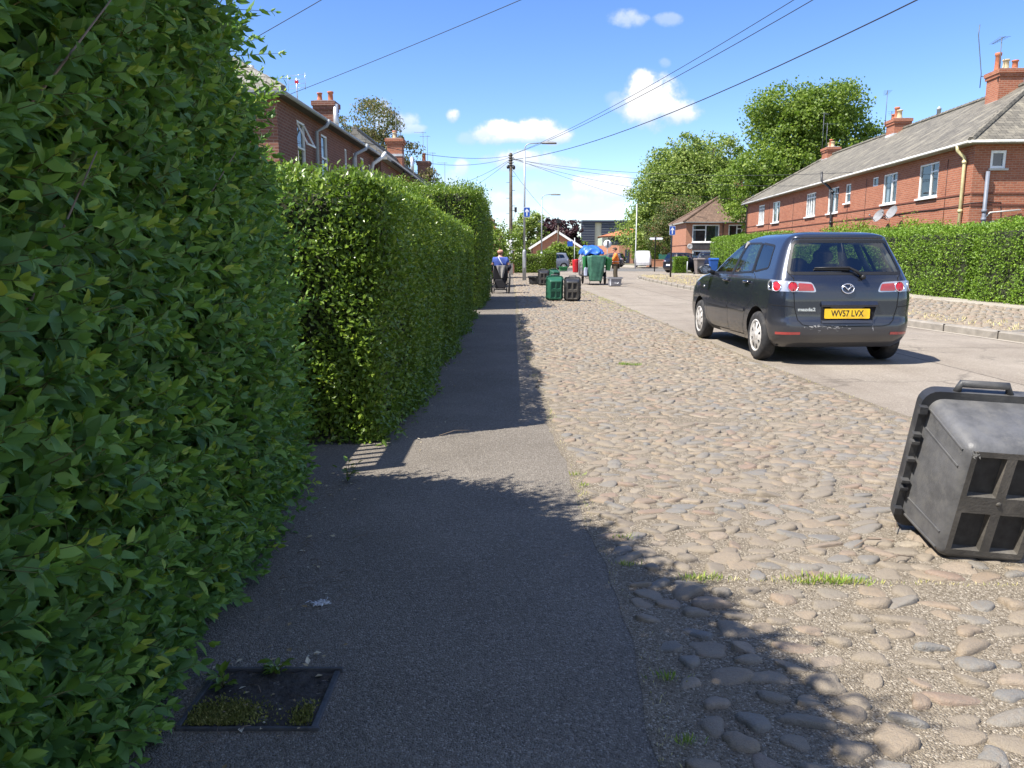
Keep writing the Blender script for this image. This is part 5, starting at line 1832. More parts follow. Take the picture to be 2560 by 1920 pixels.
# ------------------------------------------------------------------ vehicles
m, t, out = new_mat('car_paint')
tc = t.add('ShaderNodeTexCoord')
n = t.noise(tc.outputs['Object'], 3.0, 5, 0.65)
sep = t.add('ShaderNodeSeparateXYZ', ins={0: tc.outputs['Object']})
low = t.add('ShaderNodeMapRange', ins={0: t.math('ADD', sep.outputs[2], t.math('MULTIPLY', n, .35)), 1: 0.50, 2: 0.85, 3: 0.62, 4: 0.05})
c = t.mixc(low.outputs[0], (0.031, 0.038, 0.058, 1), (0.095, 0.090, 0.084, 1))
rr = t.add('ShaderNodeMapRange', ins={0: low.outputs[0], 1: 0.0, 2: 0.6, 3: 0.20, 4: 0.5})
b = t.add('ShaderNodeBsdfPrincipled', ins={'Base Color': c, 'Metallic': 0.55, 'Roughness': rr.outputs[0], 'Coat Weight': 0.9, 'Coat Roughness': 0.04})
t.l.new(b.outputs[0], out.inputs[0])
for nm, cc in (('paint_silver', (0.20, 0.22, 0.27)), ('paint_dark', (0.014, 0.015, 0.022)), ('paint_navy', (0.015, 0.02, 0.05)), ('paint_white', (0.78, 0.79, 0.80))):
    pmat(nm, cc, 0.3, 0.3 if nm != 'paint_white' else 0.0, coat=.5)
glass_mat('car_glass', (0.50, 0.56, 0.55), 0.2, 0.0)
glass_mat('car_glass_dark', (0.08, 0.09, 0.10), 0.18)
pmat('trim_black', (0.012, 0.012, 0.013), 0.5)
pmat('gap_black', (0.004, 0.004, 0.005), 0.9)
pmat('lamp_silver', (0.55, 0.55, 0.56), 0.2, metal=0.6, coat=1.0)
pmat('lamp_red', (0.42, 0.012, 0.015), 0.15, coat=1.0)
pmat('lamp_red_pale', (0.34, 0.045, 0.04), 0.2, coat=1.0)
pmat('lamp_amber', (0.30, 0.16, 0.13), 0.2, coat=1.0)
pmat('plate_yellow', (0.86, 0.53, 0.015), 0.4, var=0.03, dirt=(0.62, 0.38, 0.03), dscale=8)
pmat('hubcap', (0.52, 0.505, 0.48), 0.45, metal=0.1, var=0.2, scale=9, dirt=(0.24, 0.20, 0.16), dscale=12)
pmat('scuff', (0.30, 0.29, 0.28), 0.8)


def interp(tab, k):
    z = [r[0] for r in tab]
    v = [r[k] for r in tab]
    return lambda q: np.interp(q, z, v)


class Shape:
    # z, half width, rear y, front y, rear corner radius, front corner radius, rear bow
    HATCH = [(.20, .74, -.46, 3.16, .20, .30, .05), (.26, .79, -.55, 3.24, .22, .34, .06), (.34, .820, -.610, 3.29, .24, .36, .065), (.44, .835, -.622, 3.31, .24, .36, .065), (.50, .838, -.612, 3.31, .23, .36, .06),
             (.54, .838, -.596, 3.30, .22, .36, .06), (.66, .838, -.592, 3.28, .21, .36, .06), (.76, .836, -.590, 3.22, .20, .38, .06), (.86, .826, -.582, 3.10, .20, .40, .06), (.94, .812, -.566, 2.86, .20, .42, .06),
             (.99, .795, -.548, 2.45, .20, .40, .06), (1.02, .782, -.532, 2.20, .19, .34, .06), (1.10, .752, -.488, 2.02, .18, .28, .06), (1.20, .712, -.434, 1.82, .17, .26, .06), (1.30, .668, -.382, 1.60, .16, .24, .06),
             (1.38, .628, -.348, 1.42, .15, .24, .055), (1.43, .598, -.338, 1.30, .14, .24, .05), (1.455, .575, -.345, 1.22, .13, .24, .045), (1.475, .545, -.335, 1.12, .13, .24, .045), (1.50, .48, -.27, .98, .13, .22, .04), (1.515, .41, -.17, .84, .12, .20, .03), (1.525, .30, .0, .66, .11, .16, .02), (1.53, .15, .2, .45, .08, .09, .01)]

    def __init__(s, tab):
        s.t = tab
        s.fn = [interp(tab, k) for k in range(1, 7)]
        s.z0, s.z1 = tab[0][0], tab[-1][0]

    NR, NC, NS, NCF, NF = 20, 12, 90, 6, 8

    def contour(s, z):
        w, r, f, cr, cf, bow = [float(q(z)) for q in s.fn]
        def plan(y):
            u = (y - 1.25) / 1.95
            return 1 - .055 * abs(u) ** 3 if u > 0 else 1 - .045 * abs(u) ** 3
        yr = r + bow + cr
        wr = w * plan(yr)
        pts = []
        for i in range(s.NR):
            x = (wr - cr) * i / s.NR
            pts.append((x, r + bow * (x / max(wr, .01)) ** 2))
        ye = r + bow * ((wr - cr) / max(wr, .01)) ** 2
        yc = ye + cr
        for i in range(s.NC):
            ph = math.pi / 2 * i / s.NC
            pts.append((wr - cr + cr * math.sin(ph), yc - cr * math.cos(ph)))
        yf = f - cf
        for i in range(s.NS):
            y = yc + (yf - yc) * i / s.NS
            k = 1 - i / s.NS
            pts.append((w * plan(y) * 1.0 + (wr - w * plan(yc)) * k, y))
        wf = w * plan(yf)
        for i in range(s.NCF):
            ph = math.pi / 2 * i / s.NCF
            pts.append((wf - cf + cf * math.cos(ph), yf + cf * math.sin(ph)))
        for i in range(s.NF + 1):
            x = (wf - cf) * (1 - i / s.NF)
            pts.append((x, f + .0))
        p = np.array(pts)
        a = np.concatenate([[0], np.cumsum(np.hypot(*np.diff(p, axis=0).T))])
        return p, a

    def at_a(s, a, z):
        p, al = s.contour(z)
        sg = 1 if a >= 0 else -1
        return np.array([sg * np.interp(abs(a), al, p[:, 0]), np.interp(abs(a), al, p[:, 1]), z])

    def at_y(s, y, z, sg):
        p, al = s.contour(z)
        q = p[s.NR // 2:s.NR + s.NC + s.NS + s.NCF]
        return np.array([sg * np.interp(y, q[:, 1], q[:, 0]), y, z])

    def normal(s, fn, u, z):
        e = .01
        du = fn(u + e, z) - fn(u - e, z)
        dz = fn(u, min(z + e, s.z1 - .003)) - fn(u, z - e)
        n = np.cross(du, dz)
        n /= np.linalg.norm(n) + 1e-9
        c = fn(u, z) - np.array([0, 1.2, .7])
        return n if n.dot(c * np.array([1, 1, .3])) > 0 else -n


def in_poly(p, poly):
    x, y = p
    c = False
    j = len(poly) - 1
    for i in range(len(poly)):
        if (poly[i][1] > y) != (poly[j][1] > y) and x < (poly[j][0] - poly[i][0]) * (y - poly[i][1]) / (poly[j][1] - poly[i][1]) + poly[i][0]:
            c = not c
        j = i
    return c


def near_poly(p, poly):
    best = None
    P = np.array(p)
    for i in range(len(poly)):
        a, b_ = np.array(poly[i]), np.array(poly[(i + 1) % len(poly)])
        d = b_ - a
        tt = np.clip(np.dot(P - a, d) / max(np.dot(d, d), 1e-9), 0, 1)
        q = a + d * tt
        L = np.hypot(*(P - q))
        if best is None or L < best[0]:
            best = (L, q)
    return best[1]


def circle_poly(cx, cz, r, n=40):
    return [(cx + r * math.cos(2 * math.pi * k / n), cz + r * math.sin(2 * math.pi * k / n)) for k in range(n)]


def round_poly(poly, r=.03, n=4):
    out_ = []
    k = len(poly)
    for i in range(k):
        p0, p1, p2 = (np.array(poly[j % k]) for j in (i - 1, i, i + 1))
        d0, d2 = p0 - p1, p2 - p1
        r0 = min(r, .45 * np.hypot(*d0), .45 * np.hypot(*d2))
        a = p1 + d0 / np.hypot(*d0) * r0
        c_ = p1 + d2 / np.hypot(*d2) * r0
        for j in range(n + 1):
            tt = j / n
            out_.append(tuple((1 - tt) ** 2 * a + 2 * tt * (1 - tt) * p1 + tt ** 2 * c_))
    return out_


def shell(shape, holes, dz=.026):
    """skin of the car as a grid; faces inside the hole outlines are handed out as panels of their own"""
    zs = list(np.arange(shape.z0, 1.40, dz)) + list(np.arange(1.40, shape.z1 - .001, .011)) + [shape.z1]
    rings = []
    info = []
    for z in zs:
        p, a = shape.contour(z)
        full = [(-p[i][0], p[i][1], z) for i in range(len(p) - 1, 0, -1)] + [(p[i][0], p[i][1], z) for i in range(len(p))]
        ia = [-a[i] for i in range(len(p) - 1, 0, -1)] + list(a)
        rings.append(full)
        info.append(ia)
    n = len(rings[0])
    V = np.array(rings)
    A = np.array(info)
    half = len(shape.contour(.5)[0]) - 1
    NRC = shape.NR + shape.NC
    owner = -np.ones((len(zs) - 1, n - 1), int)
    for h, (nm, dom, sg, poly) in enumerate(holes):
        pu = [q[0] for q in poly]
        pz = [q[1] for q in poly]
        for i in range(len(zs) - 1):
            zc = (zs[i] + zs[i + 1]) / 2
            if zc < min(pz) - .03 or zc > max(pz) + .03:
                continue
            for j in range(n - 1):
                idx = abs(j + .5 - half)
                if dom == 'rear':
                    if idx > NRC + 20:
                        continue
                    u = (A[i][j] + A[i][j + 1] + A[i + 1][j] + A[i + 1][j + 1]) / 4
                elif dom == 'side':
                    if idx < shape.NR + 2 or idx > NRC + shape.NS + shape.NCF or (j - half) * sg < 0:
                        continue
                    u = (V[i, j, 1] + V[i, j + 1, 1] + V[i + 1, j, 1] + V[i + 1, j + 1, 1]) / 4
                else:
                    if idx < NRC + shape.NS:
                        continue
                    u = (V[i, j, 0] + V[i, j + 1, 0] + V[i + 1, j, 0] + V[i + 1, j + 1, 0]) / 4
                if in_poly((u, zc), poly):
                    owner[i, j] = h
    # snap the border of each hole on to its outline
    for h, (nm, dom, sg, poly) in enumerate(holes):
        cells = np.argwhere(owner == h)
        border = set()
        for i, j in cells:
            for (di, dj) in ((0, 0), (0, 1), (1, 0), (1, 1)):
                vi, vj = i + di, j + dj
                nb = [(vi - 1, vj - 1), (vi - 1, vj), (vi, vj - 1), (vi, vj)]
                if any(not (0 <= q[0] < owner.shape[0] and 0 <= q[1] < owner.shape[1]) or owner[q] != h for q in nb):
                    border.add((vi, vj))
        for vi, vj in border:
            x, y, z = V[vi, vj]
            if dom == 'rear':
                q = near_poly((A[vi, vj], z), poly)
                V[vi, vj] = shape.at_a(q[0], min(max(q[1], shape.z0), shape.z1))
            elif dom == 'side':
                q = near_poly((y, z), poly)
                if q[1] < shape.z0:
                    q = (q[0], shape.z0)
                V[vi, vj] = shape.at_y(q[0], q[1], sg)
    flat = V.reshape(-1, 3)
    groups = {}
    for i in range(len(zs) - 1):
        for j in range(n - 1):
            groups.setdefault(owner[i, j], []).append((i * n + j, i * n + j + 1, (i + 1) * n + j + 1, (i + 1) * n + j))
    top = [(len(zs) - 1) * n + j for j in range(n - 1)]
    return flat, groups, top


def panel(name, V, faces, mat, parent, off=0.0, shape=None):
    idx = sorted({i for f in faces for i in f})
    mp = {g_: k for k, g_ in enumerate(idx)}
    o = np_mesh(name, V[idx], [tuple(mp[i] for i in f) for f in faces], mat, parent, smooth=True)
    return o


def strip_on(mb, fn, shape, pts, w=.006, off=.002, mi=0, closed=False, step=.03):
    """thin strip laid along a line on the skin (panel gaps, trims)"""
    P = []
    seq = pts + [pts[0]] if closed else pts
    for a, b_ in zip(seq, seq[1:]):
        L = math.hypot(b_[0] - a[0], b_[1] - a[1])
        k = max(1, int(L / step))
        for i in range(k):
            P.append((a[0] + (b_[0] - a[0]) * i / k, a[1] + (b_[1] - a[1]) * i / k))
    P.append(seq[-1])
    rows = []
    for i, p in enumerate(P):
        q0, q1 = P[max(i - 1, 0)], P[min(i + 1, len(P) - 1)]
        d = np.array([q1[0] - q0[0], q1[1] - q0[1]])
        d /= np.hypot(*d) + 1e-9
        nn = np.array([-d[1], d[0]]) * w / 2
        n3 = shape.normal(fn, p[0], p[1]) * off
        a = fn(p[0] + nn[0], p[1] + nn[1]) + n3
        b_ = fn(p[0] - nn[0], p[1] - nn[1]) + n3
        rows.append(mb.addv([a, b_]))
    for a, b_ in zip(rows, rows[1:]):
        mb.face((a, a + 1, b_ + 1, b_), mi)
        mb.face((a, b_, b_ + 1, a + 1), mi)


def wheel(root, x, y, r, width, side, cap='hubcap', steer=0.0, label=None):
    M = Matrix.Rotation(R(90) * side, 3, 'Y') @ Matrix.Rotation(0.3, 3, 'Z')
    M = Matrix.Rotation(steer, 3, 'Z') @ M
    tmb = MB()
    h = width / 2
    tmb.lathe([(r * .66, -h * .9), (r * .80, -h), (r * .95, -h * .86), (r, -h * .55), (r, h * .55), (r * .95, h * .86), (r * .80, h), (r * .66, h * .9)], 36, (x, y, r), M, caps=False)
    for k in range(3):       # tread grooves
        pass
    wh = tmb.build('wheel', 'rubber', root, uv=False)
    c_ = MB()
    c_.lathe([(r * .67, h * .60), (r * .67, h * .93), (r * .62, h * .97), (r * .58, h * .80), (r * .52, h * .78)], 36, (x, y, r), M, caps=False)
    c_.lathe([(r * .22, h * .86), (r * .18, h * .95), (0, h * .98)], 20, (x, y, r), M)
    c_.lathe([(r * .60, h * .70), (r * .59, h * .80), (r * .16, h * .93)], 36, (x, y, r), M, caps=False)
    for k in range(8):
        a = 2 * math.pi * k / 8
        d = Vector((math.cos(a), math.sin(a), 0))
        s_ = Vector((-math.sin(a), math.cos(a), 0))
        O = Vector((x, y, r))
        q = [d * r * .34 - s_ * r * .022, d * r * .54 - s_ * r * .070, d * r * .54 + s_ * r * .070, d * r * .34 + s_ * r * .022]
        z = [h * .905, h * .84, h * .84, h * .905]
        pts = [O + M @ Vector((p.x, p.y, zz)) for p, zz in zip(q, z)]
        lo = [O + M @ Vector((p.x, p.y, zz - .03)) for p, zz in zip(q, z)]
        c_.poly(pts, 1)
        for i in range(4):
            j = (i + 1) % 4
            c_.poly([pts[i], lo[i], lo[j], pts[j]], 1)
    c_.build('rim', [cap, 'trim_black'], wh, uv=False)
    d_ = MB()
    d_.lathe([(0, h * .35), (r * .66, h * .35)], 24, (x, y, r), M)
    d_.build('brake_disc', 'trim_black', wh, uv=False)
    return wh


def tailights(root, shape, side, z0=.815, z1=.962, mat='lamp_silver'):
    pass


HS = Shape(Shape.HATCH)


def build_car(loc, rz, label, paint='car_paint', detailed=True, scale=(1, 1, 1), group=None, name='parked_car', glass='car_glass', lights=True):
    root = empty(name, loc, rz, label, 'car', group)
    root.scale = scale
    S = HS
    r_, wb = .292, 2.49
    holes = []
    rw = round_poly([(-.655, 1.045), (.655, 1.045), (.545, 1.405), (-.545, 1.405)], .06)
    holes.append(('rear_window', 'rear', 0, rw))
    for sg in (-1, 1):
        lamp = round_poly([(sg * .345, .835), (sg * .98, .850), (sg * 1.00, .935), (sg * .93, .975), (sg * .40, .948)], .035)
        holes.append(('taillight', 'rear', sg, lamp))
    SIDEW = {'fw': round_poly([(1.98, 1.005), (1.12, 1.02), (1.05, 1.395), (1.30, 1.38), (1.55, 1.29)], .03),
             'rw': round_poly([(1.04, 1.02), (.38, 1.045), (.50, 1.395), (.98, 1.40)], .04),
             'qw': round_poly([(.31, 1.05), (-.10, 1.10), (.02, 1.36), (.44, 1.395)], .05)}
    for sg in (-1, 1):
        for k in ('fw', 'rw', 'qw'):
            holes.append(('side_window', 'side', sg, SIDEW[k]))
        for cy in (0, wb):
            holes.append(('arch', 'side', sg, circle_poly(cy, r_ + .01, .345)))
    ws = [(-.60, 1.04), (.60, 1.04), (.50, 1.40), (-.50, 1.40)]
    holes.append(('windscreen', 'front', 0, ws))
    V, G, top = shell(S, holes)
    body_faces = list(G[-1]) + [tuple(top)]
    panel('body', V, body_faces, paint, root)
    for h, (nm, dom, sg, poly) in enumerate(holes):
        if h not in G or nm == 'arch':
            continue
        if nm == 'taillight':
            lampo = panel('taillight', V, G[h], 'lamp_silver', root)
            fn = S.at_a
            for (a, z, rr2, m_) in ((.47, .893, None, 'lamp_red_pale'), (.615, .897, .050, 'lamp_red'), (.80, .900, .050, 'lamp_red'), (.895, .905, .044, 'trim_black')):
                d_ = MB()
                if rr2 is None:
                    pol = round_poly([(sg * .375, .850), (sg * .56, .850), (sg * .555, .938), (sg * .40, .928)], .02)
                else:
                    pol = circle_poly(sg * a, z, rr2, 20)
                off = .010 if rr2 else .006
                cpt = fn(sum(q[0] for q in pol) / len(pol), sum(q[1] for q in pol) / len(pol))
                cn = S.normal(fn, sum(q[0] for q in pol) / len(pol), sum(q[1] for q in pol) / len(pol))
                b0 = d_.addv([fn(q[0], q[1]) + S.normal(fn, q[0], q[1]) * off * .5 for q in pol])
                ci = d_.addv([cpt + cn * off * 1.6])
                for k in range(len(pol)):
                    k2 = (k + 1) % len(pol)
                    d_.face((b0 + k, b0 + k2, ci), 0, True)
                if detailed or m_ == 'lamp_red':
                    d_.build('lens', m_, lampo, uv=False)
                    if rr2 and detailed:
                        g_ = MB()
                        g_.tube([fn(q[0], q[1]) + S.normal(fn, q[0], q[1]) * .006 for q in circle_poly(sg * a, z, rr2 + .006, 20)] + [fn(sg * a + rr2 + .006, z) + S.normal(fn, sg * a + rr2, z) * .006], .006, 5)
                        g_.build('lens_ring', 'chrome', lampo, uv=False)
        else:
            panel(nm, V, G[h], 'car_glass_dark' if (sg == -1 and poly is SIDEW['qw']) else glass, root)
    # window seals, panel gaps, arch lips
    sl = MB()
    strip_on(sl, S.at_a, S, rw, .034, .003, 0, True)
    for sg in (-1, 1):
        fy = lambda u, z, sg=sg: S.at_y(u, z, sg)
        for k in ('fw', 'rw', 'qw'):
            strip_on(sl, fy, S, SIDEW[k], .024, .003, 0, True)
        strip_on(sl, fy, S, [(1.085, 1.0), (1.02, 1.40)], .05, .004)
        strip_on(sl, fy, S, [(.345, 1.03), (.475, 1.395)], .035, .004)
    sl.build('window_seal', 'trim_black', root, uv=False)
    gp = MB()
    for sg in (-1, 1):
        fy = lambda u, z, sg=sg: S.at_y(u, z, sg)
        if detailed:
            strip_on(gp, fy, S, [(1.10, 1.0), (1.08, .60), (1.10, .26), (1.95, .25), (2.10, .40), (2.10, .80), (2.02, 1.0)], .007, .0015)
            strip_on(gp, fy, S, [(1.09, .25), (.52, .26), (.40, .56), (.22, .70), (.18, .98), (.30, 1.03)], .007, .0015)
            strip_on(gp, fy, S, [(-.36, .682), (-.32, .668), (-.30, .50)], .007, .0015)
            strip_on(gp, fy, S, round_poly([(-.05, .66), (.09, .66), (.09, .80), (-.05, .80)], .03), .005, .0015, 0, True)
        strip_on(gp, S.at_a, S, [(sg * .60, 1.0), (sg * .605, .84), (sg * .59, .66), (sg * .55, .52), (sg * .50, .470), (sg * .42, .455), (0, .452)], .009, .002)
        strip_on(gp, S.at_a, S, [(sg * .59, .668), (sg * .75, .682), (sg * .95, .690)], .007, .002)
        strip_on(gp, S.at_a, S, [(sg * .60, .99), (sg * .66, 1.06), (sg * .56, 1.41), (sg * .52, 1.47)], .008, .002)
        strip_on(gp, S.at_a, S, [(sg * .612, .84), (sg * .612, .96)], .007, .009)
    gp.build('panel_gap', 'gap_black', root, uv=False)
    for sg in (-1, 1):
        fy = lambda u, z, sg=sg: S.at_y(u, z, sg)
        for (ya, yb) in ((.42, 1.07), (1.11, 2.06)):
            rs = MB()
            strip_on(rs, fy, S, [(ya, .575), (yb, .585)], .040, .012)
            strip_on(rs, fy, S, [(ya, .553), (yb, .563)], .006, .013, 1)
            rs.build('rub_strip', [paint, 'gap_black'], root, uv=False)
    # wheel housings and floor
    wl = MB()
    for sg in (-1, 1):
        for cy in (0, wb):
            n = 28
            outer = [S.at_y(cy + .345 * math.cos(q), max(S.z0, r_ + .01 + .345 * math.sin(q)), sg) for q in np.linspace(-.3, math.pi + .3, n)]
            inner = [(sg * .50, p[1], p[2]) for p in outer]
            a = wl.addv(outer)
            b_ = wl.addv(inner)
            for k in range(n - 1):
                wl.face((a + k, a + k + 1, b_ + k + 1, b_ + k))
                wl.face((b_ + k, b_ + k + 1, a + k + 1, a + k))
            wl.face([b_ + k for k in range(n)])
    wl.box((0, 1.2, .25), (1.42, 3.2, .06))
    wl.box((0, -.26, .28), (1.1, .30, .08))
    wl.build('underbody', 'gap_black', root, uv=False)
    for sg in (-1, 1):
        for cy in (0, wb):
            wheel(root, sg * .742, cy, r_, .178, sg)
    # cabin
    cab = MB()
    cab.box((0, .16, .80), (1.24, .16, .50), Matrix.Rotation(R(10), 3, 'X'))
    cab.box((0, -.2, .72), (1.25, .62, .10))
    for xx in (-.36, .36):
        cab.box((xx, 1.02, .86), (.48, .16, .56), Matrix.Rotation(R(12), 3, 'X'))
    cab.box((0, 1.95, .90), (1.3, .30, .20))
    cab.build('seats', 'black_fabric', root, uv=False, bevel=.04)
    hr = MB()
    for xx, yy, zz in ((-.36, .95, 1.24), (.36, .95, 1.24), (-.33, .08, 1.12), (.33, .08, 1.12)):
        hr.ball((xx, yy, zz), (.14, .06, .10), 10, 6)
    hr.build('headrest', 'black_fabric', root, uv=False)
    if detailed:
        ln = MB()
        ln.box((0, .5, 1.475), (.9, 1.3, .02))
        for sg in (-1, 1):
            ln.tube([(sg * .66, .30, 1.05), (sg * .61, .44, 1.25), (sg * .56, .50, 1.42)], .035, 6)
            ln.tube([(sg * .70, 1.08, 1.02), (sg * .60, 1.02, 1.42)], .035, 6)
            ln.tube([(sg * .66, -.40, 1.04), (sg * .58, -.25, 1.25), (sg * .54, -.18, 1.43)], .04, 6)
        ln.build('lining', 'cloth_grey', root, uv=False)
    # mirrors
    for sg in (-1, 1):
        mm = MB()
        mm.tube([S.at_y(1.93, 1.0, sg), (sg * .84, 1.93, 1.02), (sg * .89, 1.94, 1.03)], [.035, .03, .03], 8)
        mm.ball((sg * .925, 1.955, 1.05), (.105, .060, .072), 14, 8)
        mo = mm.build('door_mirror', 'trim_black', root, uv=False)
        if detailed:
            gm2 = MB()
            gm2.lathe([(0, 0), (.082, 0)], 18, (sg * .925, 1.890, 1.05), Matrix.Rotation(R(90), 3, 'X') @ Matrix.Diagonal((1, .72, 1)))
            gm2.build('mirror_glass', 'chrome', mo, uv=False)
    # rear fittings
    fn = S.at_a
    def place(a, z, off=.0):
        p = Vector(fn(a, z))
        nn = Vector(S.normal(fn, a, z))
        xx = Vector((0, 0, 1)).cross(nn).normalized()
        yy = nn.cross(xx)
        return Matrix.Translation(p + nn * off) @ Matrix((xx, yy, nn)).transposed().to_4x4()
    M = place(0, .595, .012)
    pl = MB()
    for k in (0,):
        pl.prism(round_poly([(-.26, -.0555), (.26, -.0555), (.26, .0555), (-.26, .0555)], .012, 3), 0, .006)
    po = pl.build('number_plate', 'plate_yellow' if detailed else 'paint_white', root, uv=False)
    po.matrix_local = M
    if detailed:
        tx = text_mesh('plate_letters', 'WV57 LVX', .098, 'trim_black', po, Matrix.Translation((0, 0, .0065)) @ Matrix.Diagonal((.80, 1, 1, 1)), .0015, .0006)
        # recess round the plate and the ledge above it
        rc = MB()
        pol = round_poly([(-.29, .500), (.285, .500), (.345, .695), (-.29, .695)], .02, 3)
        b0 = rc.addv([fn(q[0], q[1]) + S.normal(fn, q[0], q[1]) * .004 for q in pol])
        rc.face([b0 + k for k in range(len(pol))])
        rc.build('plate_recess', 'gap_black', root, uv=False)
        lg = MB()
        for (a0, a1) in ((-.30, .35),):
            k = 10
            for i in range(k):
                ua, ub = a0 + (a1 - a0) * i / k, a0 + (a1 - a0) * (i + 1) / k
                q = [Vector(fn(ua, .735)) + Vector((0, -.003, 0)), Vector(fn(ub, .735)) + Vector((0, -.003, 0)), Vector(fn(ub, .695)) + Vector((0, -.030, 0)), Vector(fn(ua, .695)) + Vector((0, -.030, 0))]
                lg.poly(q[::-1])
                q2 = [Vector(fn(ua, .695)) + Vector((0, -.030, 0)), Vector(fn(ub, .695)) + Vector((0, -.030, 0)), Vector(fn(ub, .672)) + Vector((0, -.022, 0)), Vector(fn(ua, .672)) + Vector((0, -.022, 0))]
                lg.poly(q2[::-1])
        k = 8
        for i in range(k):      # lower lip of the recess
            ua, ub = -.29 + .58 * i / k, -.29 + .58 * (i + 1) / k
            q = [Vector(fn(ua, .530)) + Vector((0, -.004, 0)), Vector(fn(ub, .530)) + Vector((0, -.004, 0)), Vector(fn(ub, .492)) + Vector((0, -.022, 0)), Vector(fn(ua, .492)) + Vector((0, -.022, 0))]
            lg.poly(q[::-1])
        strip_on(lg, fn, S, [(.30, .505), (.325, .60), (.352, .70)], .016, .014)
        lg.build('tailgate_ledge', paint, root, uv=False)
        em = MB()
        E = [(.068 * math.cos(q), .054 * math.sin(q), .006) for q in np.linspace(0, 2 * math.pi, 33)]
        em.tube(E, .0075, 6)
        em.tube([(-.064, .018, .006), (-.034, .022, .008), (-.010, -.004, .008), (0, -.018, .008), (.010, -.004, .008), (.034, .022, .008), (.064, .018, .006)], [.004, .008, .008, .009, .008, .008, .004], 6)
        eo = em.build('emblem', 'chrome', root, uv=False)
        eo.matrix_local = place(0.0, .875, .003)
        text_mesh('model_badge', 'mazda2', .062, 'chrome', root, place(-.455, .640, .003) @ Matrix.Diagonal((1.05, .85, 1, 1)), .002, .002)
        # rear wiper
        wp = MB()
        pv = Vector(fn(.17, 1.005)) + Vector((0, -.03, 0))
        pk = Vector(fn(.02, 1.112)) + Vector((0, -.045, .0))
        tp_ = Vector(fn(-.36, 1.108)) + Vector((0, -.028, 0))
        wp.lathe([(.028, -.03), (.028, .02), (.02, .03), (0, .032)], 12, pv, Matrix.Rotation(R(90), 3, 'X'))
        wp.tube([pv, pv.lerp(pk, .5) + Vector((.015, -.01, .006)), pk, pk.lerp(tp_, .5), tp_], [.020, .017, .014, .011, .006], 6)
        wp.bar(pk + Vector((.03, .012, -.02)), tp_ + Vector((0, .008, -.014)), .014, .022)
        wp.build('rear_wiper', 'trim_black', root, uv=False)
        # bumper reflectors, scuffs, handles, repeater, aerial washer
        for sg in (-1, 1):
            rf_ = MB()
            strip_on(rf_, fn, S, [(sg * .52, .372), (sg * .80, .368)], .030, .005)
            rf_.build('reflector', 'lamp_red_pale', root, uv=False)
            fy = lambda u, z, sg=sg: S.at_y(u, z, sg)
            for yy in (.40, 1.22):
                hd = MB()
                p = [Vector(fy(yy + d_, .925)) + Vector((sg * o_, 0, 0)) for d_, o_ in ((-.085, .004), (-.05, .032), (.05, .034), (.085, .006))]
                hd.tube(p, [.014, .017, .017, .013], 8)
                hd.ball(Vector(fy(yy, .925)) + Vector((sg * -.012, 0, -.008)), (.02, .06, .035), 10, 6, 1)
                hd.build('door_handle', [paint, 'gap_black'], root, uv=False)
            rp = MB()
            rp.ball(fy(2.28, .80), (.012, .03, .018), 8, 6)
            rp.build('side_repeater', 'lamp_silver', root, uv=False)
        sc = MB()
        for _ in range(46):
            a, z = rng.normal(-.20, .13), .445 + abs(rng.normal(0, .022)) * (-1 if rng.uniform() < .6 else .5)
            ln_, hh_ = rng.uniform(.004, .035), rng.uniform(.002, .006)
            sc.poly([Vector(fn(a + dx, z + dz)) + Vector(S.normal(fn, a, z)) * .003 for dx, dz in ((0, 0), (ln_, rng.normal(0, .006)), (ln_, hh_), (0, hh_))])
        for (a, z, w_, h_) in ((.30, .42, .012, .05), (.31, .40, .008, .03)):
            sc.poly([Vector(fn(a + dx, z + dz)) + Vector(S.normal(fn, a, z)) * .003 for dx, dz in ((0, 0), (w_, .004), (w_ * .8, h_), (-.004, h_ * .8))])
        sc.build('scuff_mark', 'scuff', root, uv=False)
    return root


build_car((3.775, 9.33, 0.0), R(1.9), 'dark blue-grey hatchback parked at the road edge with yellow number plate')
GC = 'cars parked far down the street'
build_car((12.25, 58.6, .0), R(-62), 'dark car with red tail lamp behind the black arrow-sign post', 'paint_dark', False, (1, 1, .98), GC)
build_car((14.1, 56.2, .0), R(-14), 'dark hatchback half hidden behind the wheelie bins', 'paint_navy', False, (1, 1, 1), GC)
build_car((4.5, 70.5, .0), R(100), 'silver-grey car on the drive beside the brick bungalow', 'paint_silver', False, (1, 1, 1), GC)
build_car((11.3, 82.0, .09), R(70), 'dark car parked behind the worker in orange', 'paint_dark', False, (1, 1, .95), GC)


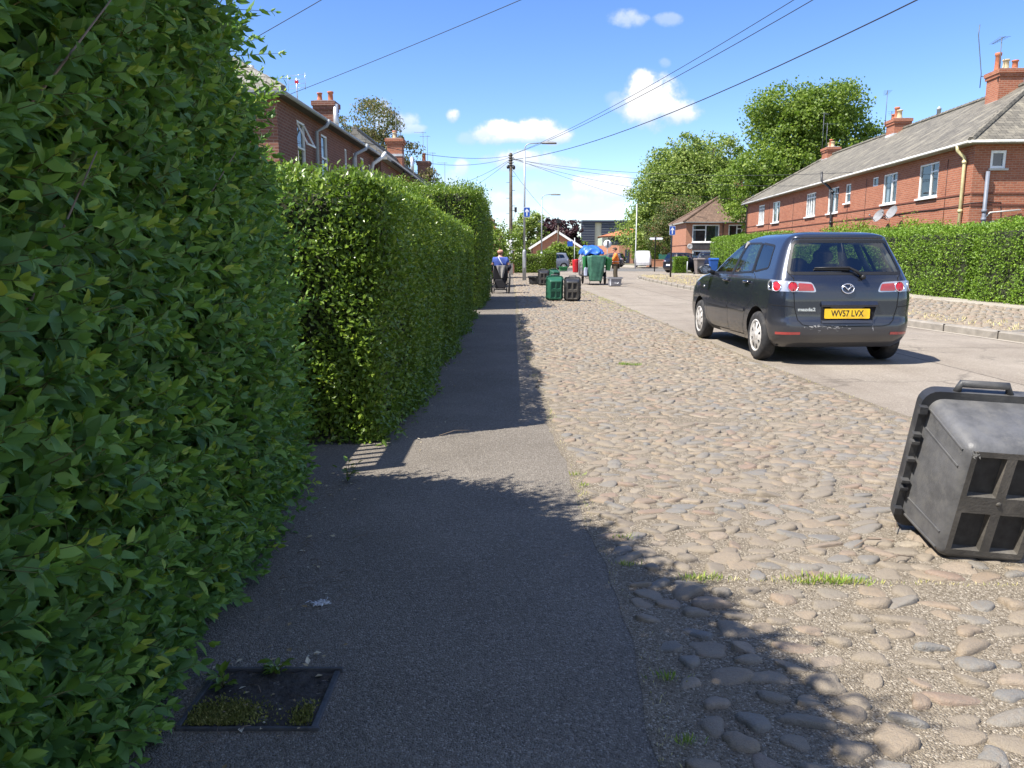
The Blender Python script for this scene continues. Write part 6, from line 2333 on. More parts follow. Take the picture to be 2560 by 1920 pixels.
def build_van():
    root = empty('small_van', (13.35, 79.4, .09), R(-12), 'small rounded white van parked by the green bushes', 'van', GC)
    S2 = Shape([(.22, .78, -.55, 3.0, .15, .3, .03), (.5, .84, -.62, 3.1, .16, .3, .03), (.9, .84, -.62, 3.0, .16, .3, .03), (1.0, .83, -.61, 2.6, .16, .3, .03), (1.1, .81, -.60, 2.2, .16, .3, .03), (1.4, .76, -.56, 1.9, .16, .3, .03), (1.6, .70, -.50, 1.7, .16, .3, .03), (1.66, .60, -.4, 1.6, .14, .3, .02), (1.68, .3, 0, 1.2, .1, .2, .02)])
    hs = [('side_window', 'side', 1, [(1.2, 1.08), (2.1, 1.05), (1.75, 1.45), (1.25, 1.48)]), ('side_window', 'side', -1, [(1.2, 1.08), (2.1, 1.05), (1.75, 1.45), (1.25, 1.48)])]
    for sg in (-1, 1):
        for cy in (0, 2.4):
            hs.append(('arch', 'side', sg, circle_poly(cy, .30, .34)))
    V, G, top = shell(S2, hs)
    panel('body', V, list(G[-1]) + [tuple(top)], 'paint_white', root)
    for h in (0, 1):
        panel('side_window', V, G[h], 'car_glass_dark', root)
    for sg in (-1, 1):
        for cy in (0, 2.4):
            wheel(root, sg * .74, cy, .29, .17, sg)
    ub = MB()
    ub.box((0, 1.2, .3), (1.2, 3.0, .2))
    ub.build('underbody', 'gap_black', root, uv=False)


build_van()

# ------------------------------------------------------------------ lamp posts, poles, signs, cables
GLP = 'galvanised street lamps along the left pavement'


def lamp_post(x, y, h, reach, label, ang=0.0, thick=1.0):
    root = empty('street_lamp', (x, y, 0), ang, label, 'street lamp', GLP)
    p = MB()
    p.lathe([(.095 * thick, -.1), (.095 * thick, 1.42), (.088 * thick, 1.48), (.055 * thick, 1.56)], 14)
    p.lathe([(.052 * thick, 1.5), (.048 * thick, h * .6), (.042 * thick, h - .35)], 12)
    p.build('post', 'galv', root, uv=False)
    d_ = MB()
    d_.box((0, -.092 * thick, .9), (.09, .012, .5))
    d_.build('door', 'galv', root, uv=False)
    a = MB()
    pts = [(0, 0, h - .36)] + [(.30 * (1 - math.cos(q)), 0, h - .30 + .30 * math.sin(q)) for q in np.linspace(0, math.pi / 2, 7)] + [(reach - .45, 0, h + .03)]
    a.tube(pts, .026 * thick, 8)
    a.build('arm', 'galv', root, uv=False)
    hd = MB()
    pr = [(-.24, .05, .05), (-.14, .07, .075), (.05, .13, .085), (.25, .14, .07), (.42, .11, .045), (.50, .04, .02)]
    rows = []
    for (u, w, t_) in pr:
        rows.append(hd.addv([(reach - .22 + u, -w, h + .02), (reach - .22 + u, -w * .6, h + .02 + t_), (reach - .22 + u, w * .6, h + .02 + t_), (reach - .22 + u, w, h + .02), (reach - .22 + u, w * .5, h - .03), (reach - .22 + u, -w * .5, h - .03)]))
    for a_, b_ in zip(rows, rows[1:]):
        for k in range(6):
            k2 = (k + 1) % 6
            hd.face((a_ + k, a_ + k2, b_ + k2, b_ + k))
    hd.face([rows[0] + k for k in reversed(range(6))])
    hd.face([rows[-1] + k for k in range(6)])
    hd.build('lamp_head', 'dish_grey', root, uv=False)
    return root


lamp_post(.63, 39.84, 6.78, 1.32, 'nearer galvanised street lamp with the blue arrow sign on it')
lamp_post(2.29, 60.4, 5.85, 1.15, 'farther, shorter-looking galvanised street lamp behind the recycling boxes')
fp = empty('pole', (12.35, 77.9, 0), 0, 'thin pale grey pole left of the small white van', 'pole')
p = MB()
p.lathe([(.075, -.1), (.075, 1.5), (.055, 1.6), (.05, 6.3), (.0, 6.33)], 12)
p.build('shaft', 'galv_white', fp, uv=False)


def arrow_sign(loc, rz, w, h, label, post=None, group='blue one-way arrow signs'):
    root = empty('one_way_sign', loc, rz, label, 'road sign', group)
    pl = MB()
    M = Matrix.Rotation(R(90), 3, 'X')
    pl.prism(round_poly([(-w / 2, -h / 2), (w / 2, -h / 2), (w / 2, h / 2), (-w / 2, h / 2)], .04, 4), 0, .006, M)
    po = pl.build('sign_plate', 'sign_white', root, uv=False)
    f = MB()
    k = .92
    f.prism(round_poly([(-w / 2 * k, -h / 2 * k - .0), (w / 2 * k, -h / 2 * k), (w / 2 * k, h / 2 * k), (-w / 2 * k, h / 2 * k)], .035, 4), .006, .009, M)
    f.build('blue_field', 'sign_blue', po, uv=False)
    a = MB()
    s_ = h
    a.prism([(-.045 * s_ * 1.3, -.36 * s_), (.045 * s_ * 1.3, -.36 * s_), (.045 * s_ * 1.3, .10 * s_), (.19 * s_, -.02 * s_), (.19 * s_, .12 * s_), (0, .36 * s_), (-.19 * s_, .12 * s_), (-.19 * s_, -.02 * s_), (-.045 * s_ * 1.3, .10 * s_)], .009, .012, M)
    a.build('arrow', 'sign_white', po, uv=False)
    b_ = MB()
    b_.box((0, .03, h * .25), (w * .5, .05, .04))
    b_.box((0, .03, -h * .25), (w * .5, .05, .04))
    b_.build('bracket', 'galv', root, uv=False)
    if post:
        ps = MB()
        ps.lathe([(.045, -loc[2] - .1), (.045, h * .5 + .10), (0, h * .5 + .12)], 12, (0, .075, 0))
        ps.build('post', 'black_paint', root, uv=False)
    return root


arrow_sign((.75, 39.72, 3.42), R(4), .32, .50, 'blue arrow sign fixed to the nearer street lamp')
arrow_sign((8.43, 41.2, 2.56), R(8), .32, .48, 'blue arrow sign on its own black post by the far kerb', post=True)

tp = empty('telegraph_pole', (-.08, 52, 0), 0, 'dark timber telegraph pole with fan of wires at its top', 'telegraph pole')
p = MB()
p.lathe([(.125, -.1), (.12, 2.0), (.098, 7.85), (.0, 7.9)], 14)
p.build('pole', 'pole_wood', tp, uv=False)
p = MB()
p.lathe([(.132, .0), (.130, 2.55)], 14)
p.build('pole_sleeve', 'galv_white', tp, uv=False)
p = MB()
for k in range(5):
    zz = 7.72 - k * .16
    for sg in (-1, 1):
        p.tube([(sg * .1, 0, zz), (sg * (.17 + .02 * (k % 2)), -.03, zz + .03)], .022, 6)
    p.lathe([(.11, zz - .05), (.125, zz), (.11, zz + .03)], 10)
p.ball((.20, -.05, 6.95), (.10, .10, .15), 8, 6)
p.ball((-.18, -.05, 6.98), (.10, .10, .12), 8, 6)
p.build('insulator', 'black_paint', tp, uv=False)
p = MB()
for k, zz in enumerate((3.6, 4.0, 4.5, 5.0, 5.5, 6.0, 6.4)):
    p.tube([((-1) ** k * .1, 0, zz), ((-1) ** k * .30, 0, zz)], .014, 5)
p.build('step', 'iron', tp, uv=False)
p = MB()
p.box((.32, -.08, 4.25), (.16, .14, .32))
p.tube([(.12, 0, 4.2), (.32, -.02, 4.2)], .02, 5)
p.tube([(.32, -.08, 4.1), (.22, -.1, 3.8), (.14, -.12, 3.6)], .012, 5)
p.build('junction_box', 'black_paint', tp, uv=False)
tp2 = empty('utility_pole', (4.55, 77, 0), 0, 'short dark pole with a box on top behind the farther street lamp', 'pole')
p = MB()
p.lathe([(.10, -.1), (.085, 4.7), (0, 4.72)], 10)
p.build('pole', 'pole_wood', tp2, uv=False)
p = MB()
p.box((.05, -.1, 4.55), (.42, .3, .30))
p.lathe([(.12, 0), (.02, .3)], 8, (-.05, -.05, 4.72))
p.build('junction_box', 'black_paint', tp2, uv=False)


def cable(a, b_, sag, r, label, n=22):
    A, B_ = Vector(a), Vector(b_)
    pts = []
    for i in range(n + 1):
        f = i / n
        q = A.lerp(B_, f)
        q.z -= sag * 4 * f * (1 - f)
        pts.append(q)
    m_ = MB()
    m_.tube(pts, r, 5)
    o = m_.build('overhead_cable', 'cable_black', uv=False)
    return tag(o, label, 'cable', 'overhead cables')


top = (-.08, 52, 7.75)
cable(top, (9.5, 9.2, 8.0), .55, .010, 'highest cable sweeping from the telegraph pole to the upper right')
cable(top, (9.2, 8.0, 7.35), .55, .011, 'middle cable sweeping from the telegraph pole to the upper right')
cable((-.08, 52, 7.45), (10.6, 8.0, 7.05), 1.0, .016, 'thickest, lowest cable sweeping from the telegraph pole to the upper right')
cable((-5.45, 19.6, 5.1), (6.25, 7.28, 6.05), .10, .0065, 'thin cable from the left terrace corner to the top of the picture')
cable((-5.8, 14.2, 4.3), (2.8, 8.8, 6.6), .05, .006, 'short thin cable at top left above the nearest hedge')
for (e, z0_, sg, lab) in (((-5.3, 27.0, 5.1), 7.7, .35, 'cable from the pole to the far end of the left terrace roof'), ((-5.2, 42, 6.2), 7.6, .35, 'cable from the pole to the lone chimney on the left'), ((-4.9, 47, 5.0), 7.5, .3, 'cable dropping from the pole to the low left house'),
                          ((-4.9, 56, 5.0), 7.45, .25, 'cable from the pole towards the far left house'), ((15.9, 43.0, 5.0), 7.55, .5, 'cable from the pole to the middle of the long terrace'), ((16.6, 54.0, 5.0), 7.5, .5, 'cable from the pole to the far end of the long terrace'),
                          ((17.5, 70.0, 4.5), 7.6, .3, 'cable from the pole to the brown-roofed house'), ((4.55, 77, 4.6), 6.95, .35, 'cable running down from the pole to the short dark pole'), ((15.8, 36, 5.0), 7.5, .5, 'cable from the pole to the nearer part of the long terrace')):
    cable((-.08, 52, z0_), e, sg, .011, lab)

# small far signs
sp = empty('signpost', (11.55, 63.0, 0), 0, 'dark finger post with two white arms in front of the bushes', 'signpost')
p = MB()
p.lathe([(.05, 0), (.045, 2.75), (.06, 2.78), (0, 2.86)], 10)
p.build('post', 'black_paint', sp, uv=False)
for sg in (-1, 1):
    p = MB()
    p.prism([(.05, -.09), (.52, -.09), (.62, 0), (.52, .09), (.05, .09)] if sg > 0 else [(-.05, .09), (-.40, .09), (-.50, 0), (-.40, -.09), (-.05, -.09)], -.015, .015, Matrix.Rotation(R(90), 3, 'X'), (0, 0, 2.62))
    p.build('arm', 'sign_white', sp, uv=False)
rs_ = empty('round_sign', (8.55, 70, 0), 0, 'round white sign plate on a post beyond the worker', 'road sign')
p = MB()
p.lathe([(.03, 0), (.03, 2.6)], 8)
p.build('post', 'galv', rs_, uv=False)
p = MB()
p.lathe([(0, 0), (.36, 0), (.36, .02), (0, .02)], 24, (0, -.04, 2.3), Matrix.Rotation(R(90), 3, 'X'))
p.build('sign_plate', 'sign_white', rs_, uv=False)
p = MB()
p.prism([(-.06, -.30), (.12, -.28), (.12, .28), (-.06, .30)], .022, .026, Matrix.Rotation(R(90), 3, 'X'), (0, -.04, 2.3))
p.build('dark_band', 'room_grey', rs_, uv=False)
bs_ = empty('blue_sign', (5.35, 72, 0), 0, 'small blue sign on pale post in front of the dark tree', 'road sign')
p = MB()
p.lathe([(.035, 0), (.035, 2.9)], 8, (.42, 0, 0))
p.build('post', 'galv_white', bs_, uv=False)
p = MB()
p.box((0, 0, 2.35), (.5, .03, .45))
p.build('sign_plate', 'sign_blue', bs_, uv=False)


# ------------------------------------------------------------------ kerbside recycling boxes
def recycling_box(loc, rot, label, mat, deep, group, dirt_face=None, L=.575, Wd=.395, H=.365, lid=None, scale=1.0, name='recycling_box', detail=False, bottom=None):
    """box along local z (rim at z=0, bottom at z=H): open rim, tapered sides, four recesses in the bottom"""
    root = empty(name, loc, 0, label, 'recycling box', group)
    root.rotation_euler = rot
    root.scale = (scale,) * 3
    kx, ky = .845, .80
    def ring(z, k0, ox=0, r=.05, n=5):
        f = z / H
        hx = L / 2 * (1 + (kx - 1) * f) + ox
        hy = Wd / 2 * (1 + (ky - 1) * f) + ox
        out_ = []
        for (sx, sy, a0) in ((1, -1, -90), (1, 1, 0), (-1, 1, 90), (-1, -1, 180)):
            for j in range(n + 1):
                a = R(a0 + 90 * j / n)
                out_.append((sx * (hx - r) + r * math.cos(a), sy * (hy - r) + r * math.sin(a), z))
        return out_
    b_ = MB()
    rs = [b_.addv(ring(q, 0, o_, rr)) for q, o_, rr in ((.05, 0, .05), (H * .5, 0, .046), (H - .030, 0, .042), (H - .010, -.006, .036), (H, -.022, .026))]
    ins = [b_.addv(ring(q, 0, -.006, rr)) for q, rr in ((.05, .046), (H - .02, .040))]
    n = len(ring(0, 0))
    for a, c_ in zip(rs, rs[1:]):
        for k in range(n):
            k2 = (k + 1) % n
            b_.face((a + k, a + k2, c_ + k2, c_ + k), 0, True)
    for k in range(n):
        k2 = (k + 1) % n
        b_.face((ins[0] + k2, ins[0] + k, ins[1] + k, ins[1] + k2), 1, True)
    b_.face([ins[1] + k for k in range(n)], 1)
    b_.build('shell', [mat, deep], root, uv=False)
    # bottom with four sunken squares
    bm_ = MB()
    hx, hy = L / 2 * kx - .022, Wd / 2 * ky - .022
    rim_ = ring(H, 0, -.022, .026)
    us = [-hx * .90, -hx * .16, hx * .16, hx * .90]
    vs = [-hy * .86, -hy * .12, hy * .12, hy * .86]
    xs = [-hx] + us + [hx]
    ys = [-hy] + vs + [hy]
    dpt = .030
    for i in range(5):
        for j in range(5):
            x0_, x1_, y0_, y1_ = xs[i], xs[i + 1], ys[j], ys[j + 1]
            if i in (1, 3) and j in (1, 3):
                s_ = .012
                q = [(x0_, y0_), (x1_, y0_), (x1_, y1_), (x0_, y1_)]
                w_ = [(x0_ + s_, y0_ + s_), (x1_ - s_, y0_ + s_), (x1_ - s_, y1_ - s_), (x0_ + s_, y1_ - s_)]
                bm_.poly([(*p_, H - dpt) for p_ in w_], 1)
                for k in range(4):
                    k2 = (k + 1) % 4
                    bm_.poly([(*q[k], H), (*q[k2], H), (*w_[k2], H - dpt), (*w_[k], H - dpt)], 0)
            else:
                bm_.poly([(x0_, y0_, H), (x1_, y0_, H), (x1_, y1_, H), (x0_, y1_, H)], 0)
    bm_.ball((0.01, 0, H), (.010, .010, .004), 8, 4, 0)
    bm_.build('base', [bottom or dirt_face or mat, deep], root, uv=False)
    # rim: rolled lip with flange and clips
    rm_ = MB()
    R0, R1, R2, R3, R4 = ring(.0, 0, .022, .06), ring(.055, 0, .030, .06), ring(.055, 0, -.001, .05), ring(.0, 0, .006, .05), ring(.0, 0, -.006, .05)
    idx = [rm_.addv(q) for q in (R2, R1, R0, R3, R4)]
    for a, c_ in zip(idx, idx[1:]):
        for k in range(n):
            k2 = (k + 1) % n
            rm_.face((a + k2, a + k, c_ + k, c_ + k2), 0, False)
    inn = rm_.addv(ring(.06, 0, -.006, .046))
    for k in range(n):
        k2 = (k + 1) % n
        rm_.face((idx[-1] + k2, idx[-1] + k, inn + k, inn + k2), 1)
    for sx in (-.80, -.42, -.30, .05, .32, .44, .82):
        for sy in (-1, 1):
            rm_.box((sx * L / 2, sy * (Wd / 2 + .018), .066), (.012 if abs(sx) < .7 else .030, .030, .030), mi=0)
    rm_.build('rim', [mat if not detail else 'bin_black', deep], root, uv=False)
    for sg in (-1, 1):
        hd = MB()
        x_ = sg * (L / 2 + .040)
        hd.tube([(x_ - sg * .022, -.095, .035), (x_ + sg * .012, -.085, .030), (x_ + sg * .012, .085, .030), (x_ - sg * .022, .095, .035)], .016, 8)
        hd.build('handle', 'bin_black' if mat != 'crate_grey' else 'crate_grey', root, uv=False)
    if detail:
        for sy in (-1, 1):      # shallow ribs on the long sides
            for (u0_, u1_) in ((-.86, -.58), (.58, .86)):
                for u__ in (u0_, u1_):
                    f0, f1 = .20, .93
                    pts = []
                    for f in (f0, f1):
                        hx_ = L / 2 * (1 + (kx - 1) * f)
                        hy_ = Wd / 2 * (1 + (ky - 1) * f)
                        pts.append((u__ * hx_, sy * (hy_ + .0005), H * f))
                    rb = MB()
                    rb.bar(pts[0], pts[1], .006, .006)
                    rb.build('rib', mat, root, uv=False)
        sc = MB()
        for (cx_, cy_, s_) in ((L * .33, Wd * .20, .9),):
            for _ in range(30):
                a = rng.uniform(0, 6.28)
                p0 = Vector((cx_ + rng.normal(0, .020), cy_ + rng.normal(0, .03), H - dpt + .001))
                ln_ = rng.uniform(.004, .022)
                d = Vector((math.cos(a), math.sin(a), 0)) * ln_
                s2 = Vector((-math.sin(a), math.cos(a), 0)) * .0022
                sc.poly([p0 - s2, p0 + d - s2 * .3, p0 + d + s2 * .3, p0 + s2])
        for _ in range(16):
            p0 = Vector((hx * rng.uniform(.90, 1.0), hy * rng.normal(.92, .05), H + .0012))
            a = rng.uniform(0, 6.28)
            d = Vector((math.cos(a), math.sin(a), 0)) * rng.uniform(.004, .016)
            s2 = Vector((-d.y, d.x, 0)) * .25
            sc.poly([p0 - s2, p0 + d, p0 + s2])
        sc.build('scuff_mark', 'bin_scuff', root, uv=False)
    return root

GB = 'kerbside recycling boxes'
BX = Matrix(((0, -1, 0), (0, 0, -1), (1, 0, 0)))        # columns: local x up, local y to -x, local z towards the viewer


def stand_on_end(x, y, yaw, zg, label, mat, deep, **kw):
    tilt = R(7.0)
    M = Matrix.Rotation(yaw, 3, 'Z') @ Matrix.Rotation(tilt, 3, 'X') @ BX
    sc = kw.get('scale', 1.0)
    lowest = min((M @ Vector((sx * (.575 / 2 + .03) if z_ < .1 else sx * .575 / 2 * .845, 0, z_)) * sc).z for sx in (-1,) for z_ in (.03, .365))
    return recycling_box((x, y, zg - lowest), M.to_euler(), label, mat, deep, GB, **kw)


# the near black box, standing on one end with its dusty base towards us
recycling_box((1.9855, 3.309, .358), (2.97285, -1.31033, -1.54582), 'scuffed black recycling box standing on end on the cobbles at the right edge', 'bin_grey', 'bin_black_dark', GB, scale=1.0857, detail=True, bottom='bin_dusty')
stand_on_end(1.19, 21.75, R(3), .012, 'green recycling box standing on end on the cobbled verge', 'bin_green', 'bin_green_deep', scale=1.09)
stand_on_end(1.68, 21.55, R(-4), .012, 'black recycling box standing on end right of the green one', 'bin_black', 'bin_black_dark', scale=1.05, bottom='bin_dusty')
stand_on_end(1.33, 33.0, R(2), .012, 'black recycling box on end farther back, left of the pair', 'bin_black', 'bin_black_dark', scale=1.05, bottom='bin_dusty')
recycling_box((.98, 34.0, .375), (R(180), 0, R(70)), 'small black recycling box upright at the left of the far group', 'bin_black', 'bin_black_dark', GB, scale=1.0)
stand_on_end(1.80, 34.4, R(24), .012, 'dark green recycling box half hidden behind the farther black one', 'bin_green_deep', 'bin_black_dark', scale=1.05)
recycling_box((4.34, 66.0, .36), (R(180), 0, R(5)), 'bright green recycling box on the far driveway by the bungalow', 'bag_green', 'bin_green_deep', GB, scale=1.25)
gc = recycling_box((4.26, 32.2, .372), (R(180), 0, R(-3)), 'grey crate with white number 13 standing on the road behind the worker', 'crate_grey', 'bin_black_dark', GB, scale=1.0)
Mt = Matrix.Translation((.06, .1745, .19)) @ Matrix.Rotation(R(180), 4, 'X') @ Matrix.Rotation(R(90 - 6), 4, 'X')
text_mesh('number', '13', .21, 'sign_white', gc, Mt, .004, .001)
sm_ = MB()
sm_.box((-.185, .186, .19), (.06, .004, .30), Matrix.Rotation(R(6), 3, 'X'))
sm_.build('white_stripe', 'sign_white', gc, uv=False)


def wheelie(x, y, rz, label, mat, h=1.06):
    root = empty('wheelie_bin', (x, y, 0), rz, label, 'wheelie bin', 'wheelie bins by the square-cut hedge')
    b_ = MB()
    rows = []
    for z, w, d in ((.06, .40, .44), (.5, .47, .53), (h - .12, .55, .62), (h - .10, .60, .66), (h - .05, .60, .66)):
        rows.append(b_.addv([(-w / 2, -d / 2, z), (w / 2, -d / 2, z), (w / 2, d / 2, z), (-w / 2, d / 2, z)]))
    for a, c_ in zip(rows, rows[1:]):
        for k in range(4):
            b_.face((a + k, a + (k + 1) % 4, c_ + (k + 1) % 4, c_ + k))
    b_.face([rows[0] + k for k in reversed(range(4))])
    b_.build('bin_body', mat, root, uv=False, bevel=.02)
    l_ = MB()
    l_.prism([(-.34, h - .06), (-.34, h - .02), (-.1, h + .05), (.28, h + .03), (.36, h - .03), (.36, h - .06)], -.31, .31, Matrix(((0, 0, 1), (1, 0, 0), (0, 1, 0))))
    l_.build('lid', mat, root, uv=False, bevel=.012)
    for sg in (-1, 1):
        w_ = MB()
        w_.lathe([(.0, -.02), (.10, -.02), (.10, .02), (0, .02)], 16, (sg * .24, .22, .10), Matrix.Rotation(R(90), 3, 'Y'))
        w_.build('wheel', 'rubber', root, uv=False)
    h_ = MB()
    h_.tube([(-.22, .36, h - .08), (.22, .36, h - .08)], .016, 6)
    h_.build('handle', mat, root, uv=False)


wheelie(12.55, 52.2, R(8), 'brown-grey wheelie bin at the end of the square-cut hedge', 'bin_brown')
wheelie(13.35, 51.6, R(-5), 'blue wheelie bin against the square-cut hedge', 'bin_blue')
bp_ = empty('bollard_post', (12.75, 56.6, 0), 0, 'thin pale post in front of the small hedge block', 'post')
p = MB()
p.lathe([(.035, 0), (.035, .85), (0, .87)], 8)
p.build('shaft', 'galv_white', bp_, uv=False)


# ------------------------------------------------------------------ people
def skinned(name, J, E, mat, parent, root_j, sub=2):
    """continuous figure grown from joints: J name -> (x, y, z, radius)"""
    keys = list(J)
    me = bpy.data.meshes.new(name)
    me.from_pydata([J[k][:3] for k in keys], [(keys.index(a), keys.index(b_)) for a, b_ in E], [])
    me.materials.append(MATS[mat])
    o = bpy.data.objects.new(name, me)
    link(o, parent)
    md = o.modifiers.new('skin', 'SKIN')
    md.use_smooth_shade = True
    sv = me.skin_vertices[0].data
    for i, k in enumerate(keys):
        r = J[k][3]
        sv[i].radius = r if isinstance(r, tuple) else (r, r)
        sv[i].use_root = (k == root_j)
    o.modifiers.new('smooth', 'SUBSURF').render_levels = sub
    o.modifiers['smooth'].levels = sub
    return o


def hand(J, E, wrist, side, w, d, down):
    """palm, four fingers and a thumb off joint `wrist`; d = finger direction, side = across the palm"""
    w, d, s_, dn = Vector(w), Vector(d).normalized(), Vector(side).normalized(), Vector(down).normalized()
    p = w + d * .055
    J[wrist + '_palm'] = (*p, (.034, .020))
    E.append((wrist, wrist + '_palm'))
    for i, (o_, L) in enumerate(((-.028, .070), (-.009, .078), (.010, .072), (.028, .056))):
        a = p + d * .035 + s_ * o_
        b_ = a + (d * .8 + dn * .45).normalized() * L * .5
        c_ = b_ + (d * .4 + dn * .9).normalized() * L * .5
        for k, q, r in (('a', a, .0095), ('b', b_, .0085), ('c', c_, .007)):
            J[f'{wrist}_f{i}{k}'] = (*q, r)
        E += [(wrist + '_palm', f'{wrist}_f{i}a'), (f'{wrist}_f{i}a', f'{wrist}_f{i}b'), (f'{wrist}_f{i}b', f'{wrist}_f{i}c')]
    a = w + d * .03 - s_ * .035
    b_ = a + (d * .7 - s_ * .7 + dn * .2).normalized() * .045
    J[wrist + '_t1'] = (*a, .012)
    J[wrist + '_t2'] = (*b_, .009)
    E += [(wrist, wrist + '_t1'), (wrist + '_t1', wrist + '_t2')]


def head_joints(J, E, neck, hx, hy, hz, k=1.0):
    """skull, jaw, nose and ears above joint `neck`; facing +y"""
    J['jaw'] = (hx, hy + .035 * k, hz - .055 * k, .058 * k)
    J['skull'] = (hx, hy, hz + .02 * k, .092 * k)
    J['crown'] = (hx, hy - .01, hz + .075 * k, .070 * k)
    J['nose'] = (hx, hy + .115 * k, hz - .012 * k, .014 * k)
    J['chin'] = (hx, hy + .075 * k, hz - .095 * k, .026 * k)
    E += [(neck, 'jaw'), ('jaw', 'skull'), ('skull', 'crown'), ('jaw', 'chin'), ('skull', 'nose')]
    for sg in (-1, 1):
        J[f'ear{sg}'] = (hx + sg * .096 * k, hy - .005, hz - .005 * k, .017 * k)
        E.append(('skull', f'ear{sg}'))


# worker in orange, sorting at the side of the cart (local +y is the way he faces)
wk = empty('person', (4.75, 35.6, -.004), R(78), 'worker in orange hi-vis jacket and dark trousers reaching towards the cart', 'person', 'people in the street')
wk.scale = (1.02, 1.02, .95)
J, E = {}, []
J['pelvis'] = (0, 0, .90, .13)
J['waist'] = (0, .0, 1.05, .125)
J['chest'] = (0, .0, 1.28, .15)
J['neckb'] = (0, .01, 1.42, .07)
J['neck'] = (0, .04, 1.48, .055)
E += [('pelvis', 'waist'), ('waist', 'chest'), ('chest', 'neckb'), ('neckb', 'neck')]
head_joints(J, E, 'neck', 0, .075, 1.585)
for sg in (-1, 1):
    J[f'sh{sg}'] = (sg * .18, .0, 1.37, .068)
    J[f'el{sg}'] = (sg * .225, .12, 1.12, .046)
    J[f'wr{sg}'] = (sg * .16, .36, 1.14 + .03 * sg, .033)
    E += [('chest', f'sh{sg}'), (f'sh{sg}', f'el{sg}'), (f'el{sg}', f'wr{sg}')]
    hand(J, E, f'wr{sg}', (sg, 0, 0), J[f'wr{sg}'][:3], (-sg * .15, 1, .05), (0, 0, -1))
    J[f'hip{sg}'] = (sg * .10, 0, .86, .098)
    J[f'kn{sg}'] = (sg * .11, .03 * sg + .02, .48, .064)
    J[f'an{sg}'] = (sg * .12, .05 * sg - .02, .09, .042)
    J[f'toe{sg}'] = (sg * .135, .05 * sg + .13, .035, .034)
    E += [('pelvis', f'hip{sg}'), (f'hip{sg}', f'kn{sg}'), (f'kn{sg}', f'an{sg}'), (f'an{sg}', f'toe{sg}')]
skinned('body', J, E, 'skin', wk, 'pelvis')
cl = {k: J[k] for k in ('waist', 'chest', 'neckb')}
cl['hem'] = (0, 0, .74, (.190, .155))
cl['waist'] = (0, .0, 1.05, (.175, .150))
cl['chest'] = (0, .0, 1.28, (.185, .160))
cl['neckb'] = (0, .015, 1.43, .082)
EE = [('hem', 'waist'), ('waist', 'chest'), ('chest', 'neckb')]
for sg in (-1, 1):
    cl[f'sh{sg}'] = (sg * .19, .0, 1.37, .085)
    cl[f'el{sg}'] = (sg * .228, .11, 1.13, .066)
    cl[f'cuff{sg}'] = (sg * .205, .20, 1.13, .058)
    EE += [('chest', f'sh{sg}'), (f'sh{sg}', f'el{sg}'), (f'el{sg}', f'cuff{sg}')]
skinned('jacket', cl, EE, 'cloth_orange', wk, 'waist')
tr = {'p': (0, 0, .88, (.165, .13))}
EE = []
for sg in (-1, 1):
    tr[f'hip{sg}'] = (sg * .10, 0, .84, .115)
    tr[f'kn{sg}'] = (sg * .11, .03 * sg + .02, .48, .082)
    tr[f'an{sg}'] = (sg * .12, .05 * sg - .02, .11, .066)
    EE += [('p', f'hip{sg}'), (f'hip{sg}', f'kn{sg}'), (f'kn{sg}', f'an{sg}')]
skinned('trousers', tr, EE, 'cloth_khaki', wk, 'p')
hr_ = MB()
hr_.ball((0, .058, 1.635), (.102, .108, .085), 14, 8)
hr_.build('hair', 'hair_brown', wk, uv=False)
for sg in (-1, 1):
    gl_ = MB()
    gl_.ball((sg * .15, .42, 1.135 + .03 * sg), (.048, .075, .040), 10, 6)
    gl_.build('glove', 'glove_grey', wk, uv=False)
    bt = MB()
    bt.ball((sg * .125, .05 * sg + .05, .05), (.055, .135, .055), 12, 6)
    bt.build('boot', 'trim_black', wk, uv=False)
hv = MB()
for zz, rx_, ry_ in ((1.04, .186, .160),):
    pts = [(rx_ * math.cos(q), ry_ * math.sin(q), zz) for q in np.linspace(0, 2 * math.pi, 21)]
    hv.tube(pts, .016, 6)
hv.build('reflective_band', 'galv_white', wk, uv=False)
ct_ = empty('carton', (4.18, 35.55, 1.02), R(12), 'pale carton being held by the worker in orange', 'carton')
p = MB()
p.box((0, 0, .06), (.12, .10, .20), Matrix.Rotation(R(12), 3, 'Y'))
p.prism([(-.06, .16), (.06, .16), (0, .21)], -.04, .04, Matrix.Rotation(R(90), 3, 'X'))
p.build('carton_body', 'cream_panel', ct_, uv=False)

